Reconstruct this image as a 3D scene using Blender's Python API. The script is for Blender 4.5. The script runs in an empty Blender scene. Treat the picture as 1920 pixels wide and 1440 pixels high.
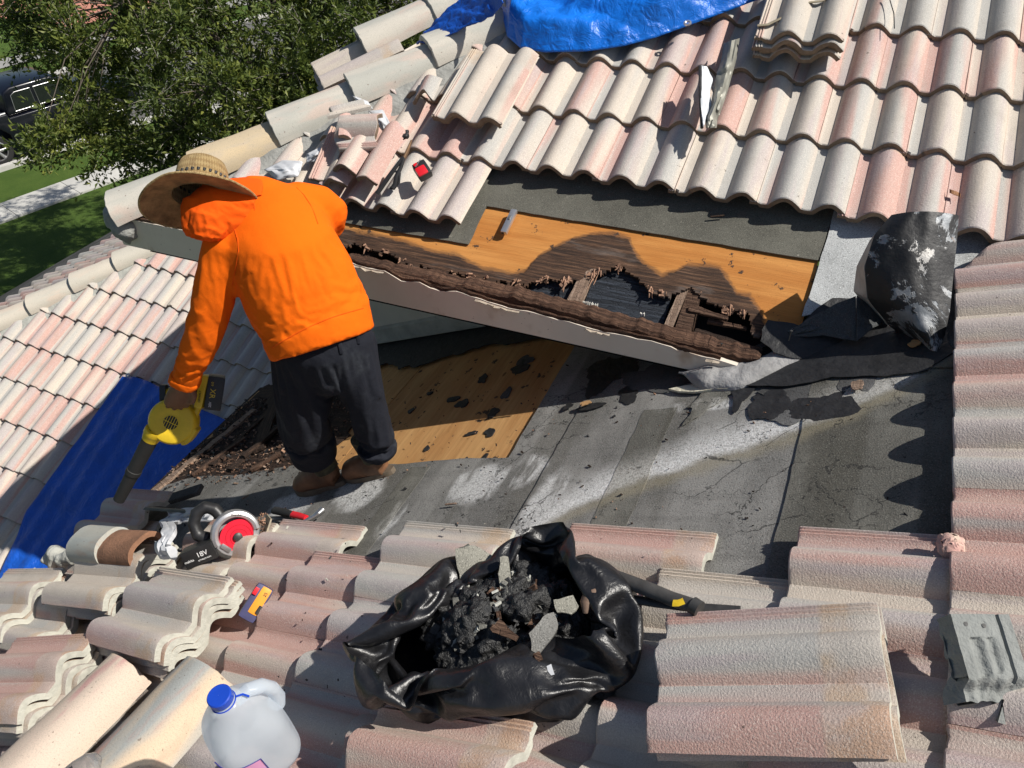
import bpy, bmesh, math, random
from mathutils import Vector, Matrix, Euler, noise
from math import radians, sin, cos, pi, sqrt, atan2, exp

scene = bpy.context.scene
COL = scene.collection

# ------------------------------------------------------------------ camera
FPX = 1438.39                      # focal length in pixels of a 1920 px wide frame
ROWS = ((0.91037433, 0.41103779, -0.04760804),      # image right
        (0.22602301, -0.59034713, -0.77485732),     # image down
        (-0.34660091, 0.6946497, -0.63034086))      # view direction
cam_data = bpy.data.cameras.new('camera')
cam = bpy.data.objects.new('camera', cam_data)
COL.objects.link(cam)
cam_data.sensor_fit = 'HORIZONTAL'
cam_data.sensor_width = 36.0
cam_data.lens = 36.0 * FPX / 1920.0
cam_data.clip_start = 0.05
cam_data.clip_end = 500.0
_r, _d, _f = [Vector(v) for v in ROWS]
cam.matrix_world = Matrix(((_r.x, -_d.x, -_f.x, 0), (_r.y, -_d.y, -_f.y, 0), (_r.z, -_d.z, -_f.z, 0), (0, 0, 0, 1)))
scene.camera = cam

# ------------------------------------------------------------------ sky, sun, exposure
SUN = Vector((0.86, 0.21, 1.0)).normalized()         # towards the sun
SUN_EL = math.asin(SUN.z)
SUN_AZ = atan2(SUN.x, SUN.y)                        # from +Y towards +X
world = bpy.data.worlds.new('World')
scene.world = world
world.use_nodes = True
wn = world.node_tree
wn.nodes.clear()
_sky = wn.nodes.new('ShaderNodeTexSky')
_sky.sky_type = 'NISHITA'
_sky.sun_disc = False
_sky.sun_elevation = SUN_EL
_sky.sun_rotation = SUN_AZ
_bg = wn.nodes.new('ShaderNodeBackground')
_bg.inputs['Strength'].default_value = 0.062
_wo = wn.nodes.new('ShaderNodeOutputWorld')
wn.links.new(_sky.outputs[0], _bg.inputs[0])
wn.links.new(_bg.outputs[0], _wo.inputs[0])
sun_data = bpy.data.lights.new('sun', 'SUN')
sun_data.energy = 5.0
sun_data.angle = radians(0.53)
sun_data.color = (1.0, 0.955, 0.88)
sun = bpy.data.objects.new('sun', sun_data)
COL.objects.link(sun)
sun.rotation_euler = SUN.to_track_quat('Z', 'Y').to_euler()
scene.view_settings.view_transform = 'Standard'
scene.view_settings.look = 'None'
scene.view_settings.exposure = 0.27
scene.view_settings.gamma = 1.0
scene.view_settings.use_curve_mapping = False

# ------------------------------------------------------------------ the place in numbers
T = 5.0 / 12.0                     # roof pitch, the same on every slope
TH = math.atan(T)
CT, ST = cos(TH), sin(TH)
ZA, ZB, ZC = -1.557, -2.4433, -4.788
E_ROW = 0.31703                    # course exposure
P = 0.15                           # one barrel
GZ = -7.8                          # the ground


class Frame:
    """a roof slope: u across the barrels, v up the slope, n its normal"""
    def __init__(s, o, u, v):
        s.o = Vector(o); s.u = Vector(u).normalized(); s.v = Vector(v).normalized(); s.n = s.u.cross(s.v).normalized()

    def p(s, a, b, h=0.0):
        return s.o + s.u * a + s.v * b + s.n * h

    def mat(s, a=0, b=0, h=0):
        q = s.p(a, b, h)
        return Matrix(((s.u.x, s.v.x, s.n.x, q.x), (s.u.y, s.v.y, s.n.y, q.y), (s.u.z, s.v.z, s.n.z, q.z), (0, 0, 0, 1)))

    def inv(s, w):
        d = Vector(w) - s.o
        return d.dot(s.u), d.dot(s.v), d.dot(s.n)


FA = Frame((0, 0, ZA), (0, -1, 0), (CT, 0, ST))          # near slope, falls to -X
FB = Frame((0, 0, ZB), (1, 0, 0), (0, CT, ST))           # upper slope, falls to -Y
FC = Frame((0, 0, ZC), (1, 0, 0), (0, CT, ST))           # lower slope beyond the eave
HIPC = 9.3                                               # x = y - HIPC
FD = Frame((0, 0, ZC + T * HIPC), (0, -1, 0), (CT, 0, ST))   # far side of the lower hip
HIPB = 5.10                                              # x = y - HIPB
FG = Frame((0, 0, GZ), (1, 0, 0), (0, 1, 0))


def ray(px, py):
    return _r * ((px - 960) / FPX) + _d * ((py - 720) / FPX) + _f


def at(px, py, F, h=0.0):
    """the point of slope F (raised by h) that the photograph shows at a pixel"""
    d = ray(px, py)
    o = F.o + F.n * h
    return d * (o.dot(F.n) / d.dot(F.n))


def atd(px, py, dist):
    return ray(px, py) * dist


def ab(px, py, F, h=0.0):
    q = F.inv(at(px, py, F, h))
    return q[0], q[1]


RND = random.Random(7)


def rr(a, b):
    return RND.uniform(a, b)


def sstep(a, b, x):
    t = min(1, max(0, (x - a) / (b - a)))
    return t * t * (3 - 2 * t)


# ------------------------------------------------------------------ objects
def tag(o, label=None, cat=None, group=None, kind=None):
    if label: o['label'] = label
    if cat: o['category'] = cat
    if group: o['group'] = group
    if kind: o['kind'] = kind
    return o


WM = {}                            # world matrices of everything that may get children


def put(o, parent=None, world=None):
    """parent o and keep world as its place; vertices of o are read in that frame"""
    world = world if world is not None else Matrix.Identity(4)
    WM[o.name] = world.copy()
    if parent is not None:
        o.parent = parent
        o.matrix_parent_inverse = WM[parent.name].inverted()
    o.matrix_basis = world
    return o


def empty(name, world=None, parent=None):
    o = bpy.data.objects.new(name, None)
    o.empty_display_size = 0.1
    COL.objects.link(o)
    if world is not None and not isinstance(world, Matrix):
        world = Matrix.Translation(Vector(world))
    return put(o, parent, world)


def obj(name, me, parent=None, world=None):
    """link a mesh; with world None its vertices are place coordinates"""
    o = bpy.data.objects.new(name, me)
    COL.objects.link(o)
    return put(o, parent, world)


class MB:
    def __init__(s):
        s.v = []; s.f = []; s.mi = []; s.sm = []
        s.cur = 0; s.smooth = True

    def add(s, vs, fs):
        b = len(s.v)
        s.v.extend([tuple(q) for q in vs])
        for f in fs:
            s.f.append(tuple(i + b for i in f)); s.mi.append(s.cur); s.sm.append(s.smooth)
        return b

    def box(s, c, size, rot=None, M=None, bev=0.0):
        x, y, z = [q / 2 for q in size]
        vs = []
        if bev <= 0:
            vs = [Vector((sx * x, sy * y, sz * z)) for sz in (-1, 1) for sx, sy in ((-1, -1), (1, -1), (1, 1), (-1, 1))]
            fs = [(0, 3, 2, 1), (4, 5, 6, 7), (0, 1, 5, 4), (1, 2, 6, 5), (2, 3, 7, 6), (3, 0, 4, 7)]
        else:
            bm = bmesh.new()
            bmesh.ops.create_cube(bm, size=1.0)
            for q in bm.verts: q.co = Vector((q.co.x * 2 * x, q.co.y * 2 * y, q.co.z * 2 * z))
            bmesh.ops.bevel(bm, geom=list(bm.edges) + list(bm.verts), offset=bev, segments=2, affect='EDGES', profile=0.7)
            bm.verts.index_update()
            vs = [q.co.copy() for q in bm.verts]; fs = [[q.index for q in f.verts] for f in bm.faces]
            bm.free()
        if rot is not None:
            R = Euler(rot).to_matrix(); vs = [R @ q for q in vs]
        vs = [q + Vector(c) for q in vs]
        if M is not None: vs = [M @ q for q in vs]
        return s.add(vs, fs)

    def tube(s, pts, rad, seg=10, caps=True, flat=1.0, up=None, M=None):
        """sweep along pts; rad a number, a list, or a list of (ra, rb) pairs"""
        pts = [Vector(q) for q in pts]
        n = len(pts)
        if not isinstance(rad, (list, tuple)): rad = [rad] * n
        ring = []
        prev = None
        for i, q in enumerate(pts):
            t = (pts[min(i + 1, n - 1)] - pts[max(i - 1, 0)])
            if t.length < 1e-9: t = Vector((0, 0, 1))
            t.normalize()
            if prev is None:
                a = Vector(up) if up is not None else (Vector((0, 0, 1)) if abs(t.z) < .9 else Vector((1, 0, 0)))
                x = a.cross(t).normalized()
            else:
                x = (prev - t * prev.dot(t)).normalized()
            prev = x
            y = t.cross(x)
            r = rad[i]
            ra, rb = (r, r * flat) if not isinstance(r, (list, tuple)) else r
            ring.append([q + x * (ra * cos(2 * pi * k / seg)) + y * (rb * sin(2 * pi * k / seg)) for k in range(seg)])
        vs = [q for rg in ring for q in rg]
        if M is not None: vs = [M @ q for q in vs]
        fs = []
        for i in range(n - 1):
            for k in range(seg):
                a, b = i * seg + k, i * seg + (k + 1) % seg
                fs.append((a, b, b + seg, a + seg))
        if caps:
            fs.append(tuple(range(seg - 1, -1, -1)))
            fs.append(tuple((n - 1) * seg + k for k in range(seg)))
        return s.add(vs, fs)

    def lathe(s, prof, seg=24, M=None, caps=True):
        """prof: (radius, height) pairs round local z"""
        vs = []; fs = []
        for r, h in prof:
            for k in range(seg):
                vs.append(Vector((r * cos(2 * pi * k / seg), r * sin(2 * pi * k / seg), h)))
        n = len(prof)
        for i in range(n - 1):
            for k in range(seg):
                a, b = i * seg + k, i * seg + (k + 1) % seg
                fs.append((a, b, b + seg, a + seg))
        if caps:
            fs.append(tuple(range(seg - 1, -1, -1)))
            fs.append(tuple((n - 1) * seg + k for k in range(seg)))
        if M is not None: vs = [M @ q for q in vs]
        return s.add(vs, fs)

    def grid(s, fn, nu, nv, thick=0.0, wrap=False):
        """fn(i/nu, j/nv) -> point; thick extrudes along the local normal to a closed slab"""
        pts = [[Vector(fn(i / nu, j / nv)) for i in range(nu + 1)] for j in range(nv + 1)]
        vs = [q for row in pts for q in row]
        W = nu + 1
        fs = [(j * W + i, j * W + i + 1, (j + 1) * W + i + 1, (j + 1) * W + i) for j in range(nv) for i in range(nu)]
        if thick:
            nrm = [Vector((0, 0, 0)) for _ in vs]
            for f in fs:
                nn = (vs[f[1]] - vs[f[0]]).cross(vs[f[3]] - vs[f[0]])
                for i in f: nrm[i] += nn
            b = len(vs)
            vs = vs + [q - m.normalized() * thick if m.length > 0 else q for q, m in zip(vs, nrm)]
            fs = fs + [tuple(i + b for i in reversed(f)) for f in fs]
            bd = [j for j in range(W)] + [j * W + nu for j in range(1, nv + 1)] + [nv * W + i for i in range(nu - 1, -1, -1)] + [j * W for j in range(nv - 1, 0, -1)]
            for k in range(len(bd)):
                a, c = bd[k], bd[(k + 1) % len(bd)]
                fs.append((c, a, a + b, c + b))
        return s.add(vs, fs)

    def prism(s, poly, z0, z1, M=None):
        """closed slab from a 2-D outline (counter-clockwise)"""
        n = len(poly)
        vs = [Vector((q[0], q[1], z0)) for q in poly] + [Vector((q[0], q[1], z1)) for q in poly]
        if M is not None: vs = [M @ q for q in vs]
        fs = [tuple(range(n - 1, -1, -1)), tuple(range(n, 2 * n))] + [(i, (i + 1) % n, (i + 1) % n + n, i + n) for i in range(n)]
        return s.add(vs, fs)

    def mesh(s, name, mats, sharp=35):
        me = bpy.data.meshes.new(name)
        me.from_pydata(s.v, [], s.f)
        if not isinstance(mats, (list, tuple)): mats = [mats]
        for m in mats: me.materials.append(m)
        me.polygons.foreach_set('material_index', s.mi)
        me.polygons.foreach_set('use_smooth', s.sm)
        me.update()
        if sharp and any(s.sm):
            me.set_sharp_from_angle(angle=radians(sharp))
        return me

    def build(s, name, mats, parent=None, world=None, sharp=35):
        return obj(name, s.mesh(name, mats, sharp), parent, world)


def bake(o, mods=()):
    """apply modifiers by evaluating the object"""
    dg = bpy.context.evaluated_depsgraph_get()
    dg.update()
    me = bpy.data.meshes.new_from_object(o.evaluated_get(dg))
    o.modifiers.clear()
    old = o.data
    o.data = me
    bpy.data.meshes.remove(old)
    return o


def fused(mb, name, mat, voxel, parent=None, smooth=4, fn=None):
    """closed pieces grown together into one continuous skin"""
    me = mb.mesh(name, mat)
    o = obj(name, me)
    m = o.modifiers.new('r', 'REMESH'); m.mode = 'VOXEL'; m.voxel_size = voxel; m.use_smooth_shade = True
    if smooth:
        m = o.modifiers.new('s', 'SMOOTH'); m.factor = 0.5; m.iterations = smooth
    bake(o)
    if not o.data.materials: o.data.materials.append(mat)
    o.data.polygons.foreach_set('use_smooth', [True] * len(o.data.polygons))
    if fn:
        o.data.update()
        nn = [v.normal.copy() for v in o.data.vertices]
        for v, q in zip(o.data.vertices, nn):
            v.co += q * fn(v.co, q)
        o.data.update()
    put(o, parent, Matrix.Identity(4))
    return o


def nz(p, s, oct=3):
    return noise.fractal(Vector(p) * s, 1.0, 2.0, oct)


def crumple(p, s, n=6, seed=0, warp=0.35):
    """straight-edged folds, as in a crumpled sheet"""
    r_ = random.Random(seed); v = 0.0; tot = 0.0
    for i in range(n):
        d = Vector((r_.gauss(0, 1), r_.gauss(0, 1), r_.gauss(0, 1))).normalized()
        f = s * r_.uniform(.55, 1.6); a = 1.0 / (f / s) ; ph = r_.random()
        x = d.dot(p) * f + ph + warp * noise.noise(Vector(p) * s * .45 + Vector((i * 3.7, seed, 0)))
        v += a * (2 * abs(2 * (x - math.floor(x + .5))) - 1); tot += a
    return v / tot


def ccw(poly):
    a = sum(p[0] * q[1] - q[0] * p[1] for p, q in zip(poly, poly[1:] + poly[:1]))
    return poly if a > 0 else poly[::-1]


# ------------------------------------------------------------------ procedural materials
class NT:
    def __init__(s, name):
        s.m = bpy.data.materials.new(name)
        s.m.use_nodes = True
        s.t = s.m.node_tree
        s.t.nodes.clear()
        s._tc = None

    def n(s, kind, **kw):
        q = s.t.nodes.new(kind)
        for k, v in kw.items(): setattr(q, k, v)
        return q

    def set(s, sock, v):
        if isinstance(v, bpy.types.NodeSocket): s.t.links.new(v, sock)
        elif isinstance(v, (tuple, list)) and len(v) == 3 and sock.type == 'RGBA': sock.default_value = (*v, 1)
        else: sock.default_value = v

    def obj(s):
        if s._tc is None: s._tc = s.n('ShaderNodeTexCoord')
        return s._tc.outputs['Object']

    def rnd(s):
        return s.n('ShaderNodeObjectInfo').outputs['Random']

    def attr(s, name):
        return s.n('ShaderNodeAttribute', attribute_name=name)

    def map(s, v=None, scale=(1, 1, 1), loc=(0, 0, 0), rot=(0, 0, 0)):
        q = s.n('ShaderNodeMapping')
        s.set(q.inputs['Vector'], v if v is not None else s.obj())
        s.set(q.inputs['Location'], loc); s.set(q.inputs['Rotation'], rot); s.set(q.inputs['Scale'], scale)
        return q.outputs[0]

    def vadd(s, a, b):
        q = s.n('ShaderNodeVectorMath', operation='ADD')
        s.set(q.inputs[0], a); s.set(q.inputs[1], b)
        return q.outputs[0]

    def rvec(s, k=40.0):
        c = s.n('ShaderNodeCombineXYZ')
        r = s.math('MULTIPLY', s.rnd(), k)
        for i in range(3): s.set(c.inputs[i], r)
        return c.outputs[0]

    def noise(s, scale, detail=3, rough=0.55, v=None, dist=0.0, dim='3D', w=None):
        q = s.n('ShaderNodeTexNoise', noise_dimensions='4D' if w is not None else '3D')
        s.set(q.inputs['Vector'], v if v is not None else s.obj())
        if w is not None: s.set(q.inputs['W'], w)
        q.inputs['Scale'].default_value = scale; q.inputs['Detail'].default_value = detail
        q.inputs['Roughness'].default_value = rough; q.inputs['Distortion'].default_value = dist
        return q.outputs[0]

    def voro(s, scale, v=None, feature='F1', out=0):
        q = s.n('ShaderNodeTexVoronoi', feature=feature)
        s.set(q.inputs['Vector'], v if v is not None else s.obj())
        q.inputs['Scale'].default_value = scale
        return q.outputs[out]

    def wave(s, scale, dist, detail=2, v=None, dscale=1.0, direction='X', prof='SIN'):
        q = s.n('ShaderNodeTexWave', bands_direction=direction, wave_profile=prof)
        s.set(q.inputs['Vector'], v if v is not None else s.obj())
        q.inputs['Scale'].default_value = scale; q.inputs['Distortion'].default_value = dist
        q.inputs['Detail'].default_value = detail; q.inputs['Detail Scale'].default_value = dscale
        return q.outputs['Fac']

    def math(s, op, a, b=0.0, c=None, clamp=False):
        q = s.n('ShaderNodeMath', operation=op, use_clamp=clamp)
        s.set(q.inputs[0], a); s.set(q.inputs[1], b)
        if c is not None: s.set(q.inputs[2], c)
        return q.outputs[0]

    def step(s, v, a, b):
        q = s.n('ShaderNodeMapRange', interpolation_type='SMOOTHSTEP')
        s.set(q.inputs['Value'], v); s.set(q.inputs['From Min'], a); s.set(q.inputs['From Max'], b)
        return q.outputs[0]

    def ramp(s, fac, stops, interp='LINEAR'):
        q = s.n('ShaderNodeValToRGB')
        s.set(q.inputs[0], fac)
        cr = q.color_ramp; cr.interpolation = interp
        while len(cr.elements) < len(stops): cr.elements.new(0.5)
        for e, (p, c) in zip(cr.elements, stops):
            e.position = p; e.color = (*c, 1) if len(c) == 3 else c
        return q.outputs[0]

    def mix(s, fac, a, b, blend='MIX'):
        q = s.n('ShaderNodeMix', data_type='RGBA', blend_type=blend)
        s.set(q.inputs[0], fac); s.set(q.inputs[6], a); s.set(q.inputs[7], b)
        return q.outputs[2]

    def sep(s, v=None):
        q = s.n('ShaderNodeSeparateXYZ')
        s.set(q.inputs[0], v if v is not None else s.obj())
        return q.outputs

    def bump(s, h, strength=0.5, dist=0.01, nrm=None):
        q = s.n('ShaderNodeBump')
        s.set(q.inputs['Height'], h)
        q.inputs['Strength'].default_value = strength; q.inputs['Distance'].default_value = dist
        if nrm is not None: s.set(q.inputs['Normal'], nrm)
        return q.outputs[0]

    def out(s, col, rough=0.8, nrm=None, metal=0.0, spec=0.5, **kw):
        b = s.n('ShaderNodeBsdfPrincipled')
        s.set(b.inputs['Base Color'], col); s.set(b.inputs['Roughness'], rough)
        s.set(b.inputs['Metallic'], metal); s.set(b.inputs['Specular IOR Level'], spec)
        if nrm is not None: s.set(b.inputs['Normal'], nrm)
        for k, v in kw.items(): s.set(b.inputs[k.replace('_', ' ')], v)
        o = s.n('ShaderNodeOutputMaterial')
        s.t.links.new(b.outputs[0], o.inputs[0])
        return s.m


def simple(name, col, rough=0.6, var=0.12, scale=30.0, bump=0.0, bscale=200.0, metal=0.0, spec=0.5, bdist=0.002, **kw):
    n = NT(name)
    f = n.noise(scale, 4, 0.6)
    k1 = tuple(min(1, c * (1 + var)) for c in col); k0 = tuple(c * (1 - var) for c in col)
    c = n.ramp(f, [(0.3, k0), (0.7, k1)])
    nr = n.bump(n.noise(bscale, 3), bump, bdist) if bump else None
    return n.out(c, rough, nr, metal, spec, **kw)


def tile_mat(name, grain=1.0, bdist=0.0022, sps=1.0, pink=0.0):
    """flashed concrete: cream, grey, pink and lavender bands along each barrel, sandy speckle"""
    n = NT(name)
    o = n.obj()
    rv = n.rvec(61.0)
    x, y, z = n.sep(o)
    ph = n.math('FRACT', n.math('DIVIDE', n.math('ADD', x, 0.15), 0.15))
    flank = n.step(ph, 0.78, 0.97)
    crest = n.math('MULTIPLY', n.step(ph, 0.18, 0.45), n.math('SUBTRACT', 1.0, flank))
    band = n.noise(1.0, 2, 0.5, v=n.vadd(n.map(o, (11.0, 0.9, 8.0)), rv))
    band2 = n.noise(1.0, 2, 0.5, v=n.vadd(n.map(o, (8.0, 0.8, 6.0), (11, 5, 3)), rv))
    band3 = n.noise(1.0, 3, 0.55, v=n.vadd(n.map(o, (15.0, 1.8, 10.0), (31, 15, 3)), rv))
    r1 = n.rnd()
    r2 = n.math('FRACT', n.math('MULTIPLY', r1, 17.37))
    r3 = n.math('FRACT', n.math('MULTIPLY', r1, 43.11))
    base = n.mix(n.step(n.math('ADD', band2, n.math('MULTIPLY', n.math('SUBTRACT', r3, 0.5), 0.22)), 0.40, 0.62), (0.535, 0.472, 0.402), (0.420, 0.408, 0.382))
    base = n.mix(n.math('MULTIPLY', flank, 0.45), base, (0.60, 0.515, 0.42))
    pk = n.math('ADD', band, n.math('ADD', n.math('MULTIPLY', n.math('SUBTRACT', r2, 0.58 - pink), 0.34), n.math('MULTIPLY', flank, 0.10)))
    pk = n.step(pk, 0.48, 0.66)
    base = n.mix(n.math('MULTIPLY', pk, 0.80), base, (0.500, 0.285, 0.245))
    lv = n.step(n.math('ADD', band3, n.math('ADD', n.math('MULTIPLY', n.math('SUBTRACT', r1, 0.55), 0.22), n.math('MULTIPLY', crest, 0.05))), 0.52, 0.68)
    base = n.mix(n.math('MULTIPLY', lv, 0.60), base, (0.425, 0.360, 0.362))
    head = n.step(y, 0.305, 0.322)
    hd = n.mix(n.step(n.noise(9.0, 3, 0.6, v=n.vadd(o, rv)), 0.45, 0.62), (0.50, 0.44, 0.38), (0.52, 0.36, 0.22))
    base = n.mix(n.math('MULTIPLY', head, 0.55), base, hd)
    sp = n.noise(300.0 * sps, 3, 0.65)
    base = n.mix(n.math('MULTIPLY', n.step(sp, 0.46, 0.64), 0.62), base, n.mix(0.35, base, (0.10, 0.075, 0.06)))
    sp2 = n.noise(240.0 * sps, 2, 0.6, v=n.map(o, (1, 1, 1), (5, 5, 5)))
    base = n.mix(n.math('MULTIPLY', n.step(sp2, 0.52, 0.68), 0.42), base, (0.70, 0.65, 0.57))
    dirt = n.noise(7.0, 5, 0.62, v=n.vadd(o, rv))
    base = n.mix(n.math('MULTIPLY', n.step(dirt, 0.50, 0.78), 0.30), base, (0.27, 0.235, 0.195))
    pit = n.step(n.noise(60.0, 2, 0.5, v=n.vadd(o, rv)), 0.735, 0.77)
    base = n.mix(n.math('MULTIPLY', pit, 0.75), base, (0.08, 0.065, 0.055))
    h = n.math('ADD', n.math('MULTIPLY', n.noise(170.0 * sps, 4, 0.62), 1.0), n.math('MULTIPLY', n.noise(30.0, 3, 0.5), 0.4))
    return n.out(base, 0.94, n.bump(h, 0.7 * grain, bdist), 0, 0.2)


M = {}
M['tile'] = tile_mat('tile_concrete', 1.0, 0.003)
M['tile_near'] = tile_mat('tile_concrete_near', 1.0, 0.0036, 1.35, 0.03)


def cap_mat(name, c0, c1, c2, bd=0.0026):
    n = NT(name)
    o = n.obj(); rv = n.rvec(33.0)
    b = n.noise(1.0, 3, 0.55, v=n.vadd(n.map(o, (9, 1.6, 7)), rv))
    base = n.mix(n.step(b, 0.40, 0.60), c0, c1)
    b2 = n.noise(1.0, 3, 0.6, v=n.vadd(n.map(o, (12, 3.0, 9), (7, 3, 1)), rv))
    base = n.mix(n.math('MULTIPLY', n.step(b2, 0.53, 0.68), 0.7), base, c2)
    sp = n.noise(300.0, 3, 0.65)
    base = n.mix(n.math('MULTIPLY', n.step(sp, 0.50, 0.70), 0.45), base, (0.24, 0.22, 0.19))
    pit = n.step(n.noise(75.0, 2, 0.5, v=n.vadd(o, rv)), 0.70, 0.74)
    base = n.mix(n.math('MULTIPLY', pit, 0.6), base, (0.14, 0.10, 0.08))
    h = n.math('ADD', n.noise(190.0, 4, 0.6), n.math('MULTIPLY', n.noise(25.0, 3), 0.4))
    return n.out(base, 0.93, n.bump(h, 0.5, bd), 0, 0.25)


M['cap'] = cap_mat('cap_concrete', (0.56, 0.52, 0.45), (0.45, 0.44, 0.39), (0.58, 0.45, 0.38))
M['cap_tan'] = cap_mat('cap_concrete_tan', (0.62, 0.48, 0.30), (0.56, 0.45, 0.30), (0.50, 0.42, 0.32))
M['cap_pink'] = cap_mat('cap_concrete_pink', (0.60, 0.49, 0.38), (0.58, 0.47, 0.38), (0.50, 0.25, 0.24))
M['cap_ochre'] = cap_mat('cap_concrete_ochre', (0.58, 0.45, 0.32), (0.36, 0.37, 0.35), (0.52, 0.25, 0.18))
M['cap_dull'] = cap_mat('cap_concrete_dull', (0.40, 0.39, 0.34), (0.34, 0.36, 0.34), (0.40, 0.24, 0.16))
M['cap_low'] = cap_mat('cap_concrete_low', (0.60, 0.54, 0.45), (0.55, 0.51, 0.43), (0.62, 0.50, 0.40))
M['butt'] = simple('tile_butt', (0.210, 0.155, 0.108), 0.95, 0.35, 22, 0.8, 160, bdist=0.004)  # raw butt concrete, its brown darkened to stand in for shade
M['raw'] = simple('raw_concrete_underside', (0.40, 0.39, 0.335), 0.95, 0.25, 18, 0.8, 120, bdist=0.004)
M['mortar'] = simple('mortar', (0.285, 0.285, 0.265), 0.92, 0.22, 14, 0.7, 60, bdist=0.008)
M['mortar_pale'] = simple('mortar_pale', (0.40, 0.40, 0.36), 0.92, 0.2, 14, 0.7, 60, bdist=0.008)
M['stucco'] = simple('stucco_wall', (0.60, 0.57, 0.50), 0.9, 0.06, 9, 0.35, 150, bdist=0.003)
M['soffit'] = simple('soffit_paint', (0.62, 0.59, 0.53), 0.7, 0.05, 6, 0.1, 80)
M['black_void'] = simple('void_shade_black', (0.012, 0.011, 0.011), 0.95, 0.3, 20)  # near-black colour standing in for the unlit void
M['concrete'] = simple('walk_concrete', (0.46, 0.45, 0.42), 0.9, 0.10, 3.0, 0.3, 60, bdist=0.003)


def felt_mat(name, base, light, k=1.0):
    """cap sheet with mineral grit, chalky run-off and tarry marks, in place coordinates"""
    n = NT(name)
    geo = n.n('ShaderNodeNewGeometry').outputs['Position']
    x, y, z = n.sep(geo)
    warp = n.noise(3.0, 3, 0.6, v=geo)
    rv = n.rvec(20.0)
    blot = n.noise(2.6, 5, 0.62, v=n.vadd(n.map(geo, (1.6, 0.7, 1.0)), rv))
    c = n.mix(n.step(blot, 0.40, 0.64), base, tuple(q * 1.75 for q in base))
    bd = n.noise(1.0, 3, 0.6, v=n.map(geo, (5.5, 0.35, 0.5), (3, 1, 0)))
    c = n.mix(n.math('MULTIPLY', n.step(bd, 0.46, 0.58), 0.55), c, tuple(q * k_ for q, k_ in zip(base, (0.56, 0.54, 0.48))))
    # streaks that run down the slope
    st = n.noise(1.0, 4, 0.65, v=n.map(geo, (1.2, 14.0, 1.0)))
    c = n.mix(n.math('MULTIPLY', n.step(st, 0.50, 0.70), 0.35), c, tuple(q * 0.55 for q in base))
    # the chalky tide mark that climbs to the right, sharp below and fading above, and older patches
    cur = n.math('ADD', 1.799, n.math('ADD', n.math('MULTIPLY', x, 0.559), n.math('ADD', n.math('MULTIPLY', n.math('MULTIPLY', x, x), 0.391), n.math('MULTIPLY', n.math('MULTIPLY', x, n.math('MULTIPLY', x, x)), 0.786))))
    f = n.math('ADD', n.math('SUBTRACT', y, cur), n.math('MULTIPLY', n.math('SUBTRACT', n.noise(7.0, 4, 0.6, v=geo), 0.5), 0.10))
    inx = n.math('MULTIPLY', n.step(x, -0.80, -0.62), n.math('SUBTRACT', 1.0, n.step(x, 0.36, 0.46)))
    t1 = n.math('MULTIPLY', n.math('MULTIPLY', n.step(f, -0.030, 0.012), n.math('SUBTRACT', 1.0, n.step(f, 0.03, 0.19))), inx)
    def blob(cx, cy, rx, ry):
        dx = n.math('DIVIDE', n.math('SUBTRACT', x, cx), rx); dy = n.math('DIVIDE', n.math('SUBTRACT', y, cy), ry)
        d = n.math('ADD', n.math('SQRT', n.math('ADD', n.math('MULTIPLY', dx, dx), n.math('MULTIPLY', dy, dy))), n.math('MULTIPLY', n.math('SUBTRACT', n.noise(9.0, 4, 0.6, v=geo), 0.5), 1.1))
        return n.math('SUBTRACT', 1.0, n.step(d, 0.55, 1.05))
    t2 = blob(-1.47, 1.57, 0.13, 0.13)
    for q in ((-0.95, 1.60, 0.12, 0.12), (-0.80, 1.66, 0.09, 0.10), (-0.66, 1.50, 0.07, 0.20), (-1.22, 1.42, 0.05, 0.12), (-1.78, 1.50, 0.12, 0.10), (-0.30, 1.95, 0.16, 0.035)):
        t2 = n.math('MAXIMUM', t2, blob(*q))
    t2 = n.math('MULTIPLY', t2, n.step(n.noise(1.0, 4, 0.65, v=n.map(geo, (9.0, 2.2, 1.0), (4, 1, 0))), 0.40, 0.54))
    grit = n.step(n.noise(120.0, 3, 0.7, v=geo), 0.36, 0.58)
    wh = n.math('MULTIPLY', n.math('MAXIMUM', n.math('MULTIPLY', t1, 1.0), n.math('MULTIPLY', t2, 0.85)), n.math('ADD', 0.50, n.math('MULTIPLY', grit, 0.50)))
    c = n.mix(n.math('MULTIPLY', wh, k), c, light)
    tan = n.math('MULTIPLY', n.math('MULTIPLY', n.step(f, -0.09, -0.035), n.math('SUBTRACT', 1.0, n.step(f, -0.035, 0.02))), n.math('MULTIPLY', inx, 0.5))
    c = n.mix(tan, c, (0.28, 0.245, 0.165))
    ck = n.voro(5.5, v=n.vadd(geo, n.map(n.noise(6.0, 4, 0.7, v=geo), (0.25, 0.25, 0.25))), feature='DISTANCE_TO_EDGE')
    ckm = n.math('MULTIPLY', n.math('SUBTRACT', 1.0, n.step(ck, 0.004, 0.016)), n.step(n.noise(2.2, 3, 0.6, v=n.vadd(geo, (7, 2, 0))), 0.50, 0.60))
    c = n.mix(n.math('MULTIPLY', ckm, 0.8), c, (0.02, 0.02, 0.02))
    tar = n.step(n.noise(4.2, 6, 0.72, v=n.vadd(geo, (3, 9, 1))), 0.62, 0.68)
    c = n.mix(n.math('MULTIPLY', tar, 0.8), c, (0.022, 0.021, 0.02))
    sp = n.noise(260.0, 2, 0.6, v=geo)
    c = n.mix(n.math('MULTIPLY', n.step(sp, 0.52, 0.70), 0.5), c, tuple(q * 2.3 for q in base))
    sp = n.noise(230.0, 2, 0.6, v=n.vadd(geo, (1, 1, 1)))
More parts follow.
